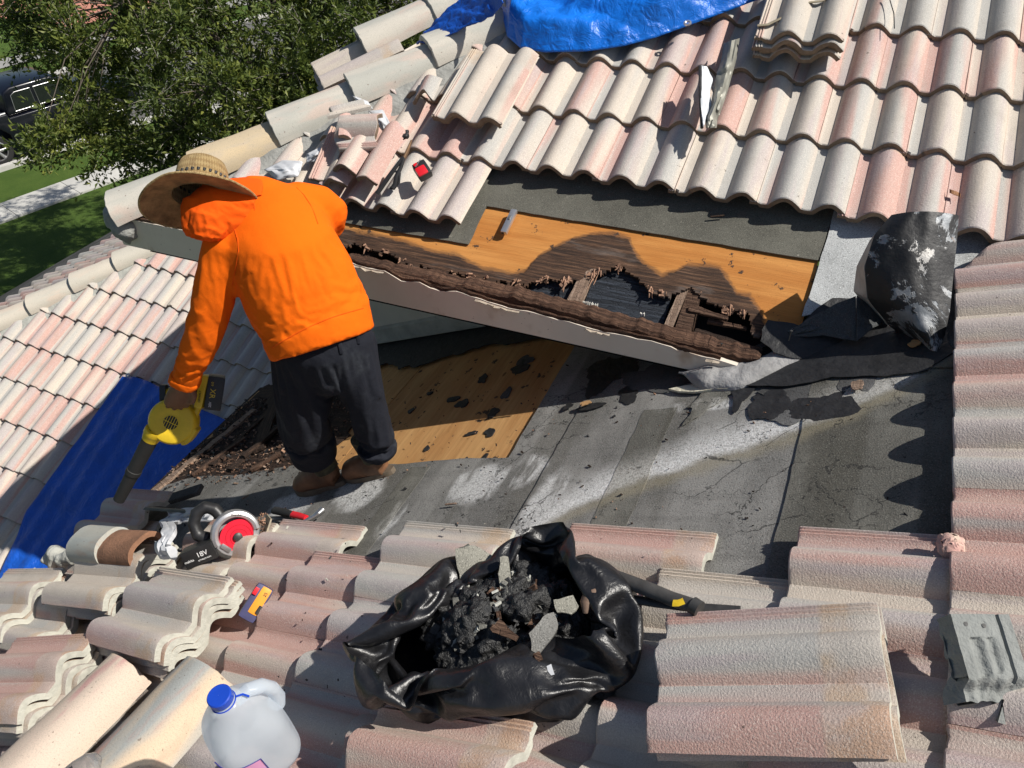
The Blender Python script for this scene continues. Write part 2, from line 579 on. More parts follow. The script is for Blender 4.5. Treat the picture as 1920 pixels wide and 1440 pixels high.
    c = n.mix(n.math('MULTIPLY', n.step(sp, 0.55, 0.68), 0.6), c, (0.02, 0.02, 0.02))
    h = n.math('ADD', n.noise(260.0, 3, 0.6, v=geo), n.math('MULTIPLY', n.noise(12.0, 4, 0.6, v=geo), 1.2))
    return n.out(c, 0.93, n.bump(h, 0.55, 0.004), 0, 0.25)


M['felt'] = felt_mat('cap_sheet', (0.138, 0.135, 0.127), (0.62, 0.62, 0.61))
M['felt_warm'] = felt_mat('cap_sheet_weathered', (0.102, 0.099, 0.087), (0.50, 0.49, 0.46), 0.8)
M['felt_dark'] = felt_mat('cap_sheet_dark', (0.052, 0.052, 0.052), (0.30, 0.30, 0.30), 0.4)


def felt_b(name, base):
    n = NT(name)
    g = n.obj()
    c = n.ramp(n.noise(3.5, 5, 0.65), [(0.3, tuple(q * 0.7 for q in base)), (0.7, tuple(q * 1.35 for q in base))])
    c = n.mix(n.math('MULTIPLY', n.step(n.noise(300.0, 2, 0.6), 0.52, 0.70), 0.5), c, tuple(min(1, q * 2.4) for q in base))
    c = n.mix(n.math('MULTIPLY', n.step(n.noise(250.0, 2, 0.6, v=n.map(g, loc=(3, 3, 3))), 0.54, 0.7), 0.6), c, (0.02, 0.02, 0.018))
    c = n.mix(n.math('MULTIPLY', n.step(n.noise(30.0, 4, 0.7), 0.66, 0.72), 0.6), c, (0.35, 0.33, 0.28))
    return n.out(c, 0.93, n.bump(n.noise(280.0, 3, 0.6), 0.5, 0.003), 0, 0.25)


M['felt_b'] = felt_b('underlay_upper', (0.105, 0.102, 0.085))
M['felt_b_pale'] = felt_b('underlay_upper_pale', (0.36, 0.37, 0.37))


def ply_mat(name, c0, c1, rot=False, grainrot=0.0):
    n = NT(name)
    o = n.map(n.obj(), rot=(0, 0, grainrot))
    warp = n.noise(2.2, 3, 0.5, v=n.map(o, (0.6, 2.0, 1)))
    rings = n.wave(5.0, 16.0, 4, v=n.map(o, (0.30, 2.0, 1.0)), dscale=0.7, direction='Y')
    fine = n.noise(1.0, 4, 0.7, v=n.map(o, (6.0, 230.0, 1.0)))
    c = n.mix(n.math('MULTIPLY', rings, 0.22), n.mix(n.step(n.noise(1.0, 4, 0.65, v=n.map(o, (1.4, 9.0, 1.0), (2, 2, 0))), 0.35, 0.68), c0, c1), tuple(q * 0.72 for q in c0))
    c = n.mix(n.math('MULTIPLY', n.step(fine, 0.46, 0.72), 0.30), c, tuple(q * 0.48 for q in c0))
    c = n.mix(n.math('MULTIPLY', n.step(warp, 0.5, 0.8), 0.4), c, tuple(min(1, q * 1.25) for q in c1))
    knot = n.step(n.voro(5.2, v=n.map(o, (0.7, 1.5, 1.0))), 0.075, 0.05)
    c = n.mix(n.math('MULTIPLY', knot, 0.7), c, (0.10, 0.045, 0.018))
    tar = n.step(n.noise(16.0, 5, 0.65, v=n.map(o, loc=(4, 2, 0))), 0.625, 0.65)
    c = n.mix(n.math('MULTIPLY', tar, 0.9), c, (0.03, 0.026, 0.024))
    h = n.math('ADD', fine, n.math('MULTIPLY', tar, 0.4))
    rough = 0.8
    if rot:
        ra = n.attr('rot')
        rf = n.math('ADD', ra.outputs['Fac'], n.math('MULTIPLY', n.math('SUBTRACT', n.noise(11.0, 5, 0.65, v=n.map(o, (0.55, 1.6, 1))), 0.5), 0.42))
        rf = n.math('ADD', rf, n.math('MULTIPLY', n.math('SUBTRACT', n.noise(1.0, 4, 0.7, v=n.map(o, (14.0, 120.0, 1.0))), 0.5), 0.34))
        wood = n.noise(1.0, 5, 0.75, v=n.map(o, (4.5, 95.0, 1.0), (1.7, 0.3, 0)))
        dk = n.ramp(wood, [(0.30, (0.012, 0.010, 0.009)), (0.48, (0.050, 0.028, 0.018)), (0.60, (0.115, 0.062, 0.036)), (0.72, (0.25, 0.155, 0.10))])
        edge = n.math('SUBTRACT', 1.0, n.math('ABSOLUTE', n.math('MULTIPLY', n.math('SUBTRACT', rf, 0.42), 9.0)), clamp=True)
        c = n.mix(n.math('MULTIPLY', edge, 0.6), c, (0.055, 0.036, 0.026))
        c = n.mix(n.step(rf, 0.40, 0.55), c, dk)
        sil = n.math('MULTIPLY', n.step(rf, 0.42, 0.52), n.step(n.noise(9.0, 4, 0.6, v=n.map(o, (0.4, 1.5, 1), (2, 7, 0))), 0.56, 0.70))
        c = n.mix(n.math('MULTIPLY', sil, 0.5), c, (0.16, 0.135, 0.12))
        h = n.math('ADD', h, n.math('MULTIPLY', n.math('MULTIPLY', wood, 3.0), n.step(rf, 0.4, 0.6)))
    return n.out(c, rough, n.bump(h, 0.6, 0.004), 0, 0.3)


M['ply_b'] = ply_mat('plywood_orange', (0.44, 0.170, 0.036), (0.55, 0.250, 0.066), rot=True)
M['ply_a'] = ply_mat('plywood_low', (0.40, 0.200, 0.070), (0.52, 0.300, 0.120), grainrot=pi / 2)
M['ply_raw'] = ply_mat('plywood_edge', (0.40, 0.22, 0.09), (0.50, 0.30, 0.14))


def rotwood(name, stops, scale=(4.0, 110.0, 30.0), bd=0.006):
    n = NT(name)
    w = n.noise(1.0, 6, 0.75, v=n.map(n.obj(), scale))
    c = n.ramp(w, stops)
    cr = n.step(n.voro(30.0, v=n.map(n.obj(), (1, 2.2, 1)), feature='DISTANCE_TO_EDGE'), 0.0, 0.05)
    h = n.math('ADD', n.math('MULTIPLY', w, 1.5), n.math('MULTIPLY', cr, 0.4))
    return n.out(c, 0.9, n.bump(h, 0.9, bd), 0, 0.25)


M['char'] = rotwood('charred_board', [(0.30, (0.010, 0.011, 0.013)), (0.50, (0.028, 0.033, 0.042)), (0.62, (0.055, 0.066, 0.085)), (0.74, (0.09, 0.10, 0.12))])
M['rot'] = rotwood('rotten_wood', [(0.30, (0.018, 0.012, 0.010)), (0.50, (0.075, 0.042, 0.028)), (0.62, (0.16, 0.098, 0.066)), (0.75, (0.33, 0.235, 0.17))])
M['rot_red'] = rotwood('rotten_timber', [(0.30, (0.014, 0.010, 0.008)), (0.46, (0.060, 0.032, 0.021)), (0.60, (0.135, 0.074, 0.047)), (0.75, (0.27, 0.175, 0.12))])
M['rot_dark'] = rotwood('rotten_wood_dark', [(0.32, (0.010, 0.008, 0.007)), (0.52, (0.035, 0.022, 0.016)), (0.66, (0.085, 0.05, 0.034)), (0.8, (0.22, 0.15, 0.10))])
M['rafter'] = rotwood('rafter_wood', [(0.30, (0.10, 0.07, 0.05)), (0.5, (0.24, 0.165, 0.12)), (0.65, (0.36, 0.27, 0.21)), (0.8, (0.45, 0.36, 0.29))], (90.0, 4.0, 30.0))
M['sliver'] = simple('wood_splinter', (0.27, 0.155, 0.100), 0.9, 0.45, 40, 0.4, 200)
M['fibre'] = simple('white_rot_fibre', (0.62, 0.60, 0.54), 0.95, 0.15, 60, 0.5, 200)


def fascia_mat():
    n = NT('fascia_paint')
    o = n.obj()
    c = n.ramp(n.noise(4.0, 4, 0.6), [(0.3, (0.66, 0.58, 0.49)), (0.7, (0.74, 0.66, 0.56))])
    rust = n.step(n.noise(1.0, 4, 0.6, v=n.map(o, (5.0, 1.0, 4.0), (2.3, 0, 0.4))), 0.57, 0.72)
    c = n.mix(n.math('MULTIPLY', rust, 0.55), c, (0.30, 0.14, 0.045))
    spk = n.step(n.noise(55.0, 3, 0.6), 0.70, 0.73)
    c = n.mix(n.math('MULTIPLY', spk, 0.7), c, (0.10, 0.06, 0.04))
    return n.out(c, 0.55, n.bump(n.noise(40.0, 4), 0.2, 0.003), 0, 0.4)


M['fascia'] = fascia_mat()


def tar_metal():
    n = NT('tarred_metal')
    o = n.obj()
    m = n.noise(5.0, 6, 0.68, dist=0.6)
    met = n.ramp(n.noise(8.0, 5, 0.6, v=n.map(o, loc=(9, 1, 0))), [(0.3, (0.11, 0.125, 0.14)), (0.5, (0.27, 0.28, 0.29)), (0.7, (0.46, 0.44, 0.41))])
    t = n.step(m, 0.455, 0.485)
    c = n.mix(t, met, (0.012, 0.012, 0.013))
    rust = n.step(n.noise(14.0, 4, 0.65, v=n.map(o, loc=(2, 6, 0))), 0.62, 0.70)
    c = n.mix(n.math('MULTIPLY', n.math('MULTIPLY', rust, n.math('SUBTRACT', 1.0, t)), 0.6), c, (0.20, 0.12, 0.07))
    met_f = n.math('MULTIPLY', n.math('SUBTRACT', 1.0, t), 0.45)
    ro = n.math('ADD', 0.42, n.math('MULTIPLY', n.noise(30, 3), 0.3))
    h = n.math('ADD', n.math('MULTIPLY', t, 1.0), n.noise(60.0, 4, 0.6))
    return n.out(c, ro, n.bump(h, 0.5, 0.004), met_f, 0.5)


M['tar_metal'] = tar_metal()
M['tar'] = simple('roof_tar', (0.016, 0.016, 0.017), 0.6, 0.4, 20, 0.9, 35, bdist=0.006)
M['felt_flap'] = felt_b('torn_felt', (0.06, 0.064, 0.066))


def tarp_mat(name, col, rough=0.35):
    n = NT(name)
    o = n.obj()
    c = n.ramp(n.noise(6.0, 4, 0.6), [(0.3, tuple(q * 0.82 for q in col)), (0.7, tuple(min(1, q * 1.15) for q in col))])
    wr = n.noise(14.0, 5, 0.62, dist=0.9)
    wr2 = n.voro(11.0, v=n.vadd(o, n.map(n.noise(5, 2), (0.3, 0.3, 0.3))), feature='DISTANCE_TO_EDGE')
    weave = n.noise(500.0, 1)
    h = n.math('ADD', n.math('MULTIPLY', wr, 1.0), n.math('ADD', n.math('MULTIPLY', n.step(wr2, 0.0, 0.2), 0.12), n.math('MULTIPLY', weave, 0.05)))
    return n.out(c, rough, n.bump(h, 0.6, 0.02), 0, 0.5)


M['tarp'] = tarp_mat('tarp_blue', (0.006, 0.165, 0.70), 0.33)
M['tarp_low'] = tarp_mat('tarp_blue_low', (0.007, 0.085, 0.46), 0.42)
M['metal'] = simple('steel', (0.50, 0.50, 0.50), 0.35, 0.2, 30, 0.2, 100, metal=0.9)
M['alu'] = simple('aluminium', (0.55, 0.55, 0.56), 0.38, 0.12, 20, 0.25, 80, metal=0.8)
M['dark_steel'] = simple('dark_steel', (0.07, 0.068, 0.065), 0.5, 0.3, 25, 0.3, 90, metal=0.5)
M['black_plastic'] = simple('black_plastic', (0.018, 0.018, 0.019), 0.45, 0.25, 20, 0.15, 150)
M['black_rubber'] = simple('black_rubber', (0.013, 0.013, 0.013), 0.7, 0.2, 20, 0.3, 200)
M['grey_plastic'] = simple('grey_plastic', (0.12, 0.12, 0.125), 0.5, 0.15, 20, 0.15, 150)
M['yellow'] = simple('yellow_plastic', (0.68, 0.46, 0.020), 0.42, 0.10, 20, 0.15, 120)
M['red'] = simple('red_plastic', (0.62, 0.012, 0.022), 0.4, 0.1, 20)
M['red_blade'] = simple('red_blade', (0.70, 0.008, 0.030), 0.42, 0.06, 20)
M['orange_plastic'] = simple('orange_plastic', (0.75, 0.30, 0.02), 0.45, 0.1, 20)
M['navy_plastic'] = simple('navy_plastic', (0.055, 0.055, 0.13), 0.5, 0.2, 20)
M['white_print'] = simple('white_print', (0.75, 0.75, 0.75), 0.6, 0.05, 20)
M['black_print'] = simple('black_print', (0.02, 0.02, 0.02), 0.6, 0.1, 20)
M['white_tape'] = simple('white_membrane', (0.50, 0.51, 0.53), 0.6, 0.18, 12, 0.35, 40, bdist=0.004)
M['wood_lath'] = simple('grey_lath', (0.30, 0.285, 0.25), 0.9, 0.25, 20, 0.5, 60)
M['broken_grey'] = simple('broken_grey_tile', (0.215, 0.225, 0.215), 0.95, 0.15, 25, 0.9, 150, bdist=0.004)
M['dry_leaf'] = simple('dry_leaf', (0.22, 0.10, 0.04), 0.8, 0.3, 40)
# ------------------------------------------------------------------ the house: slopes, walls, decks
HOUSE = tag(empty('house', (-1.0, 2.8, GZ)), 'house with pink and cream barrel tile roof opened up for repair', 'house')


def slab(F, poly, h0, h1):
    mb = MB(); mb.smooth = False
    mb.prism(poly, h0, h1, F.mat())
    return mb


def xyA(x, y): return (-y, x / CT)
def xyB(x, y): return (x, y / CT)


def rough_poly(poly, amp, step=0.03, seed=0):
    """subdivide an outline and shake it a little"""
    out = []
    for k, (p, q) in enumerate(zip(poly, poly[1:] + poly[:1])):
        L = math.hypot(q[0] - p[0], q[1] - p[1]); n = max(1, int(L / step))
        nx, ny = -(q[1] - p[1]) / (L or 1), (q[0] - p[0]) / (L or 1)
        for i in range(n):
            t = i / n
            x, y = p[0] + (q[0] - p[0]) * t, p[1] + (q[1] - p[1]) * t
            d = amp * noise.noise(Vector((x * 14 + seed, y * 14, k * 3.1))) + 0.35 * amp * noise.noise(Vector((x * 60, y * 60 + seed, 1)))
            if i == 0: d *= 0.4
            out.append((x + nx * d, y + ny * d))
    return out


# near slope --------------------------------------------------------
near_slope = slab(FA, ccw([xyA(-2.90, -1.2), xyA(1.6, -1.2), xyA(1.6, 3.75), xyA(0.62, 2.755), xyA(-2.4, 2.755), xyA(-2.4, 2.5), xyA(-2.90, 2.5)]), -0.05, -0.012).build('near_roof_slope', M['rot_dark'], HOUSE)
ply_sheets = [([(-1.722, 1.69), (-0.87, 1.69), (-0.87, 2.75), (-1.722, 2.75)], 0), ([(-2.86, 1.25), (-1.727, 1.25), (-1.727, 2.75), (-2.36, 2.75), (-2.36, 2.45), (-2.86, 2.45)], 1)]
for poly, i in ply_sheets:
    o = slab(FA, ccw([xyA(*q) for q in poly]), -0.0115, -0.004 - 0.001 * i).build('plywood_sheet', M['ply_a'], near_slope)

felt_defs = [
    ([(-2.90, -1.0), (-1.60, -1.0), (-1.60, 1.70), (-1.95, 1.76), (-2.3, 1.70), (-2.62, 1.70), (-2.88, 1.60)], 'felt', 0.000, 0.0035),
    ([(-1.655, -1.0), (-0.68, -1.0), (-0.70, 2.75), (-0.925, 2.75), (-0.895, 1.735), (-1.1, 1.742), (-1.38, 1.725), (-1.655, 1.75)], 'felt', 0.0045, 0.009),
    ([(-0.722, -1.0), (0.075, -1.0), (0.075, 2.15), (-0.06, 2.3), (-0.25, 2.75), (-0.722, 2.75)], 'felt', 0.0095, 0.014),
    ([(0.028, -1.0), (1.5, -1.0), (1.5, 3.6), (0.3, 2.45), (0.028, 2.15)], 'felt_warm', 0.0145, 0.019),
]
for i, (poly, m, h0, h1) in enumerate(felt_defs):
    pl = rough_poly(ccw([xyA(*q) for q in poly]), 0.005, 0.04, i * 7.0)
    slab(FA, pl, h0, h1).build('felt_sheet', M[m], near_slope)
# narrower repair strips and patches of cap sheet
for i, (x0, x1, y0, y1, m, h) in enumerate([(-0.47, -0.36, 1.0, 1.95, 'felt_warm', 0.0142), (-1.30, -1.21, 0.9, 1.70, 'felt_warm', 0.0092)]):
    pl = rough_poly(ccw([xyA(x0, y0), xyA(x1, y0), xyA(x1, y1), xyA(x0, y1)]), 0.006, 0.03, 40 + i * 5.0)
    slab(FA, pl, h, h + 0.0015).build('felt_strip', M[m], near_slope)


def tar_blob(px, py, ra, rb, F, h, seed, thick=0.006, mat='tar', rotang=0.0, name='tar_patch', parent=None, n=22, jag=0.5):
    """an irregular flat scab of tar"""
    a0, b0 = ab(px, py, F)
    poly = []
    for k in range(n):
        an = 2 * pi * k / n
        r = 1 + jag * noise.noise(Vector((cos(an) * 1.3 + seed, sin(an) * 1.3, seed * 0.7))) + 0.3 * jag * noise.noise(Vector((cos(an) * 4 + seed, sin(an) * 4, 2)))
        x, y = ra * r * cos(an), rb * r * sin(an)
        poly.append((a0 + x * cos(rotang) - y * sin(rotang), b0 + x * sin(rotang) + y * cos(rotang)))
    return slab(F, poly, h, h + thick).build(name, M[mat], parent)


# tarry scabs on the bare plywood
for i, (px, py, ra, rb, rt) in enumerate([(905, 710, .035, .022, .4), (865, 757, .032, .030, 1.0), (850, 748, .018, .03, 0), (948, 738, .038, .020, .2), (925, 773, .034, .022, .3), (918, 810, .028, .02, .8),
                                          (884, 812, .012, .03, .3), (800, 840, .022, .012, .3), (985, 675, .04, .032, .5), (975, 690, .035, .045, 0), (905, 862, .04, .012, 0), (873, 862, .018, .010, 0), (770, 770, .02, .013, 0), (805, 737, .012, .014, 0)]):
    tar_blob(px, py, ra, rb, FA, -0.005, 3.0 + i * 1.7, 0.006, 'felt_dark' if i in (3, 8) else 'tar', rt, 'tar_patch', near_slope)
# black mess along the wall foot, ragged towards the plywood
poly = [xyA(-2.5, 2.62)]
for k in range(70):
    x = -2.45 + k * (1.75 / 69)
    poly.append(xyA(x, 2.56 + 0.07 * noise.noise(Vector((x * 6, 1, 0))) + 0.035 * noise.noise(Vector((x * 22, 4, 0))) - 0.09 * sstep(-1.35, -1.75, x) * sstep(-2.2, -1.8, x)))
poly += [xyA(-0.66, 2.755), xyA(-2.5, 2.755)]
slab(FA, ccw(poly), 0.0095, 0.013).build('tar_edge', M['tar'], near_slope)
# black smears under the eave and by the end of the fascia
for i, (px, py, ra, rb, m, rt) in enumerate([(1165, 690, .08, .10, 'tar', 0.3), (1130, 715, .12, .06, 'tar', .1), (1250, 710, .10, .16, 'felt_dark', 0), (1180, 745, .05, .04, 'tar', .4), (1500, 745, .13, .13, 'felt_dark', .3),
                                             (1545, 770, .06, .10, 'tar', .3), (1440, 760, .08, .06, 'tar', .5), (1610, 705, .10, .07, 'felt_dark', 0), (1350, 745, .16, .05, 'felt_warm', -.5), (1395, 735, .09, .03, 'tar', .1),
                                             (1070, 770, .02, .018, 'tar', 0), (1108, 772, .02, .05, 'tar', .2), (1620, 650, .1, .12, 'tar', 0), (1490, 665, .14, .10, 'tar', 0)]):
    tar_blob(px, py, ra, rb, FA, 0.0146 + 0.0006 * i, 31.0 + i * 2.3, 0.0015, m, rt, 'tar_patch', near_slope, n=40, jag=0.8)
tar_blob(1103, 770, .012, .022, FA, 0.033, 5.5, 0.003, 'ply_raw', 0.2, 'bare_wood_spot', near_slope)
tar_blob(1612, 738, .022, .016, FA, 0.030, 6.5, 0.004, 'rafter', 0.2, 'bare_wood_spot', near_slope)
tar_blob(1718, 662, .016, .02, FA, 0.034, 7.5, 0.003, 'ply_raw', 0.2, 'bare_wood_spot', near_slope)
# pale caulk smear along the old valley line
mb = MB(); mb.smooth = False
pl_ = [ab(*q, FA) for q in [(1258, 742), (1300, 734), (1350, 726), (1402, 718), (1392, 728), (1368, 742), (1320, 746), (1275, 747)]]
slab(FA, ccw(rough_poly(pl_, 0.008, 0.02, 3)), 0.022, 0.030).build('caulk_smear', simple('pale_caulk', (0.56, 0.53, 0.42), 0.9, 0.15, 30, 0.7, 60, bdist=0.01), near_slope)

# eave trim of the near slope
mb = MB(); mb.smooth = False
mb.box((-2.92, 0.65, ZA + T * -2.92 - 0.115), (0.02, 3.7, 0.15))
mb.build('eave_fascia', M['fascia'], near_slope)

# walls ---------------------------------------------------------------
mb = MB(); mb.smooth = False
mb.box((-0.80, 2.76 + 0.09, (GZ + -1.64) / 2), (3.2, 0.18, -1.64 - GZ))
wall = mb.build('wall', M['stucco'], HOUSE)
mb = MB(); mb.smooth = False
mb.box((-2.40 + 0.09 - 0.001, 5.9, (GZ + -1.64) / 2), (0.18, 5.9, -1.64 - GZ))
mb.build('wall', M['stucco'], HOUSE)
mb = MB(); mb.smooth = False
mb.box((-2.55, 0.65, (GZ - 2.75) / 2), (0.18, 4.1, -2.75 - GZ))
mb.build('wall', M['stucco'], HOUSE)
# band of render with a drip moulding at the wall foot, above the near slope
mb = MB(); mb.smooth = False
v = []
for x in (-2.38, -0.80):
    z = ZA + T * x
    v += [(x, 2.735, z + 0.03), (x, 2.735, z + 0.115), (x, 2.758, z + 0.125), (x, 2.758, z + 0.03)]
mb.add(v, [(0, 1, 5, 4), (1, 2, 6, 5), (0, 3, 2, 1), (4, 5, 6, 7)])
mb.build('wall_flashing', M['mortar_pale'], wall)

# upper slope -----------------------------------------------------------
RIDGE_Y = 8.2
deckB = ccw([xyB(-2.93, 2.56), xyB(-2.57, 2.53), xyB(1.5, 2.53), xyB(1.55, 3.68), xyB(3.2, RIDGE_Y), xyB(RIDGE_Y - HIPB, RIDGE_Y)])
deckB = ccw([xyB(2.56 - HIPB, 2.56), xyB(0.43, 2.56), xyB(1.55, 3.68), xyB(3.2, 5.3), xyB(3.2, RIDGE_Y), xyB(RIDGE_Y - HIPB, RIDGE_Y)])
upper_slope = slab(FB, deckB, -0.05, -0.0165).build('upper_roof_slope', M['rot_dark'], HOUSE)
# hip side that falls away to the left
FB2 = Frame((0, 0, ZB + T * HIPB), (0, -1, 0), (CT, 0, ST))
slab(FB2, ccw([(-2.14, (2.14 - HIPB) / CT), (-RIDGE_Y, (RIDGE_Y - HIPB) / CT), (-RIDGE_Y, (2.14 - HIPB) / CT)]), -0.05, -0.02).build('hip_side_slope', M['felt_dark'], HOUSE)

BREAK = [(200, 395), (400, 425), (560, 448), (640, 461), (659, 453), (682, 459), (702, 470), (732, 472), (744, 482), (765, 497), (807, 499), (817, 509), (834, 507), (857, 507), (869, 515), (900, 523), (948, 527), (986, 530), (1005, 524), (1031, 522), (1067, 525),
         (1087, 525), (1106, 511), (1141, 505), (1158, 494), (1184, 511), (1203, 527), (1223, 547), (1250, 552), (1273, 547), (1290, 537), (1327, 560), (1359, 577), (1397, 582), (1407, 592), (1409, 618), (1421, 627), (1470, 627), (1500, 622)]
BRK = sorted(ab(px, py, FB) for px, py in BREAK)
STAIN = [(200, 360), (500, 400), (640, 428), (700, 437), (760, 452), (800, 468), (860, 478), (905, 500), (960, 512), (985, 505), (1010, 478), (1040, 462), (1075, 446), (1110, 435), (1150, 436), (1180, 446), (1188, 470), (1205, 490), (1240, 513), (1265, 508), (1290, 493),
         (1320, 494), (1350, 500), (1370, 528), (1380, 548), (1405, 553), (1422, 575), (1432, 600), (1445, 640), (1520, 660)]
STN = sorted(ab(px, py, FB) for px, py in STAIN)


def pw(tab, a):
    if a <= tab[0][0]: return tab[0][1]
    for (x0, y0), (x1, y1) in zip(tab, tab[1:]):
        if a <= x1:
            return y0 + (y1 - y0) * (a - x0) / max(1e-6, x1 - x0)
    return tab[-1][1]


def deck_ply():
    st = 0.007
    a0, a1, b0, b1 = -2.90, -0.045, 2.28, 2.95
    na, nb = int((a1 - a0) / st), int((b1 - b0) / st)
    idx = {}; vs = []; fs = []; rotv = []
    def vert(i, j):
        if (i, j) in idx: return idx[(i, j)]
        a, b = a0 + i * st, b0 + j * st
        d = b - pw(BRK, a)
        sag = -0.010 * exp(-max(0, d) / 0.05) * (0.5 + noise.noise(Vector((a * 9, b * 9, 3)))) if a < -0.15 else 0
        r = (pw(STN, a) - b) / 0.10 + 0.45
        idx[(i, j)] = len(vs)
        vs.append(FB.p(a, b, -0.0045 + sag)); rotv.append(max(0, min(1, r)))
        return idx[(i, j)]
    for i in range(na):
        a = a0 + (i + .5) * st
        jag = 0.018 * noise.noise(Vector((a * 45, 2, 0))) + 0.014 * noise.noise(Vector((a * 160, 5, 0)))
        if a > -0.16: jag = 0
        cut = pw(BRK, a) + jag
        for j in range(nb):
            b = b0 + (j + .5) * st
            if b < cut: continue
            if a + 0.06 < b * CT - HIPB: continue
            if noise.noise(Vector((a * 6, b * 60, 8))) > 0.50 and b < cut + 0.035: continue
            fs.append((vert(i, j), vert(i + 1, j), vert(i + 1, j + 1), vert(i, j + 1)))
    me = bpy.data.meshes.new('roof_plywood')
    Mi = FB.mat().inverted()
    me.from_pydata([Mi @ q for q in vs], [], fs)
    at_ = me.attributes.new('rot', 'FLOAT', 'POINT')
    at_.data.foreach_set('value', rotv)
    me.materials.append(M['ply_b'])
    o = obj('roof_plywood', me, upper_slope, FB.mat())
    m = o.modifiers.new('s', 'SOLIDIFY'); m.thickness = 0.012; m.offset = -1
    bake(o)
    return o


deck_ply()
# felt of the upper slope
feltB = [xyB(-2.80, 2.335), xyB(-1.322, 2.343), xyB(-1.325, 2.526), xyB(-0.052, 2.524), xyB(-0.046, 2.62), xyB(-0.03, 5.0), xyB(-0.1, 5.0), xyB(-2.75, 2.36)]
slab(FB, rough_poly(ccw(feltB), 0.004, 0.04, 2), 0.0002, 0.0062).build('felt_sheet', M['felt_b'], upper_slope)
feltB2 = [xyB(-0.058, 2.30), xyB(0.18, 2.42), xyB(0.42, 2.60), xyB(1.2, 3.4), xyB(1.2, 4.6), xyB(-0.03, 4.6), xyB(-0.045, 2.5)]
slab(FB, rough_poly(ccw(feltB2), 0.006, 0.04, 12), 0.0066, 0.011).build('felt_sheet', M['felt_b_pale'], upper_slope)

# fascia ----------------------------------------------------------------
YF = 2.10
def aty(px, py, Y):
    d = ray(px, py); return d * (Y / d.y)
ftop = [(-3.0, -1.50), (-2.4, -1.50), (-1.9, -1.505)] + [tuple(aty(px, py, YF)[k] for k in (0, 2)) for px, py in
        [(640, 488), (677, 499), (700, 505), (721, 508), (738, 519), (752, 527), (770, 529), (786, 529), (806, 540), (825, 546), (845, 546), (865, 549), (883, 556), (902, 561), (928, 570), (952, 577), (975, 582), (1000, 586),
         (1036, 597), (1078, 607), (1110, 617), (1156, 627), (1195, 635), (1234, 643), (1270, 655), (1312, 667), (1350, 676)]]
fpts = []
for (x0, z0), (x1, z1) in zip(ftop, ftop[1:]):
    n_ = max(1, int((x1 - x0) / 0.02))
    for i in range(n_):
        t_ = i / n_
        x = x0 + (x1 - x0) * t_
        fpts.append((x, z0 + (z1 - z0) * t_ + 0.006 * noise.noise(Vector((x * 30, 0, 0)))))
fpts.append(ftop[-1])
xe = 0.0
poly = [(-3.0, -1.645)] + [(xe - 0.22, -1.645), (xe - 0.03, -1.607)] + [(q[0], q[1]) for q in reversed(fpts)]
FY = Frame((0, YF + 0.02, 0), (1, 0, 0), (0, 0, 1))
fascia = slab(FY, ccw(poly), 0.0, 0.02).build('fascia_board', M['fascia'], HOUSE)
# its top edge has rotted away to dark fibres, with a few curls of paint
mb = MB()
mb.tube([(x, YF + 0.009 + 0.004 * noise.noise(Vector((x * 20, 1, 0))), z + 0.002) for x, z in fpts], [(0.0125 + 0.003 * noise.noise(Vector((i * 0.7, 3, 0))), 0.006 + 0.007 * noise.noise(Vector((i * 0.5, 5, 0)))) for i in range(len(fpts))], 8, up=(0, 1, 0))
mb.build('rotten_edge', M['rot_red'], fascia)
for k0, k1 in ((60, 70), (84, 92), (102, 107), (120, 124)):
    seg_ = fpts[k0:k1]
    if len(seg_) < 3: continue
    mb = MB()
    mb.grid(lambda u, v: (seg_[min(len(seg_) - 1, int(u * (len(seg_) - 1)))][0], YF - 0.004 - 0.010 * v * (1 + noise.noise(Vector((u * 9, k0, 0)))), seg_[min(len(seg_) - 1, int(u * (len(seg_) - 1)))][1] - 0.004 + 0.010 * v * noise.noise(Vector((u * 13, k0, 2)))), len(seg_) * 2, 3, 0.0015)
    mb.build('paint_curl', simple('peeling_paint', (0.36, 0.30, 0.235), 0.8, 0.3, 40, 0.6, 90), fascia)
# left return of the fascia
mb = MB(); mb.smooth = False
mb.box((-3.0 + 0.011, YF + 0.04 + 2.9, -1.572), (0.02, 5.76, 0.145))
mb.build('fascia_board', M['fascia'], HOUSE)
# soffit
mb = MB(); mb.smooth = False
mb.add([(-2.99, YF + .021, -1.635), (-0.25, YF + .021, -1.635), (-0.25, 2.765, -1.635), (-2.99, 2.765, -1.635)], [(0, 3, 2, 1)])
mb.add([(-2.99, YF + .021, -1.628), (-0.25, YF + .021, -1.628), (-0.25, 2.765, -1.628), (-2.99, 2.765, -1.628)], [(0, 1, 2, 3)])
mb.build('soffit', M['soffit'], HOUSE)
# rotten sub-fascia rail behind the painted board
mb = MB()
N_ = 460
rail = []
for i in range(N_ + 1):
    x = -2.95 + i * (2.80 / N_)
    zt = -1.505 - 0.03 * sstep(-1.1, -0.5, x) - 0.018 * sstep(-0.6, -0.2, x) + 0.010 * noise.noise(Vector((x * 17, 0, 3))) + 0.006 * noise.noise(Vector((x * 45, 0, 5))) + 0.002 * noise.noise(Vector((x * 170, 0, 6))) - 0.020 * max(0, noise.noise(Vector((x * 9, 0, 8))) - .15)
    yo = 0.010 * noise.noise(Vector((x * 18, 2, 0))) + 0.002 * noise.noise(Vector((x * 120, 2, 4)))
    rail.append((x, zt, yo))
vs = []
for x, zt, yo in rail:
    vs += [(x, YF + 0.022, -1.62), (x, YF + 0.022, zt - 0.012), (x, YF + 0.034 + yo, zt), (x, YF + 0.082 + yo, zt + 0.002), (x, YF + 0.086, -1.62)]
fs = []
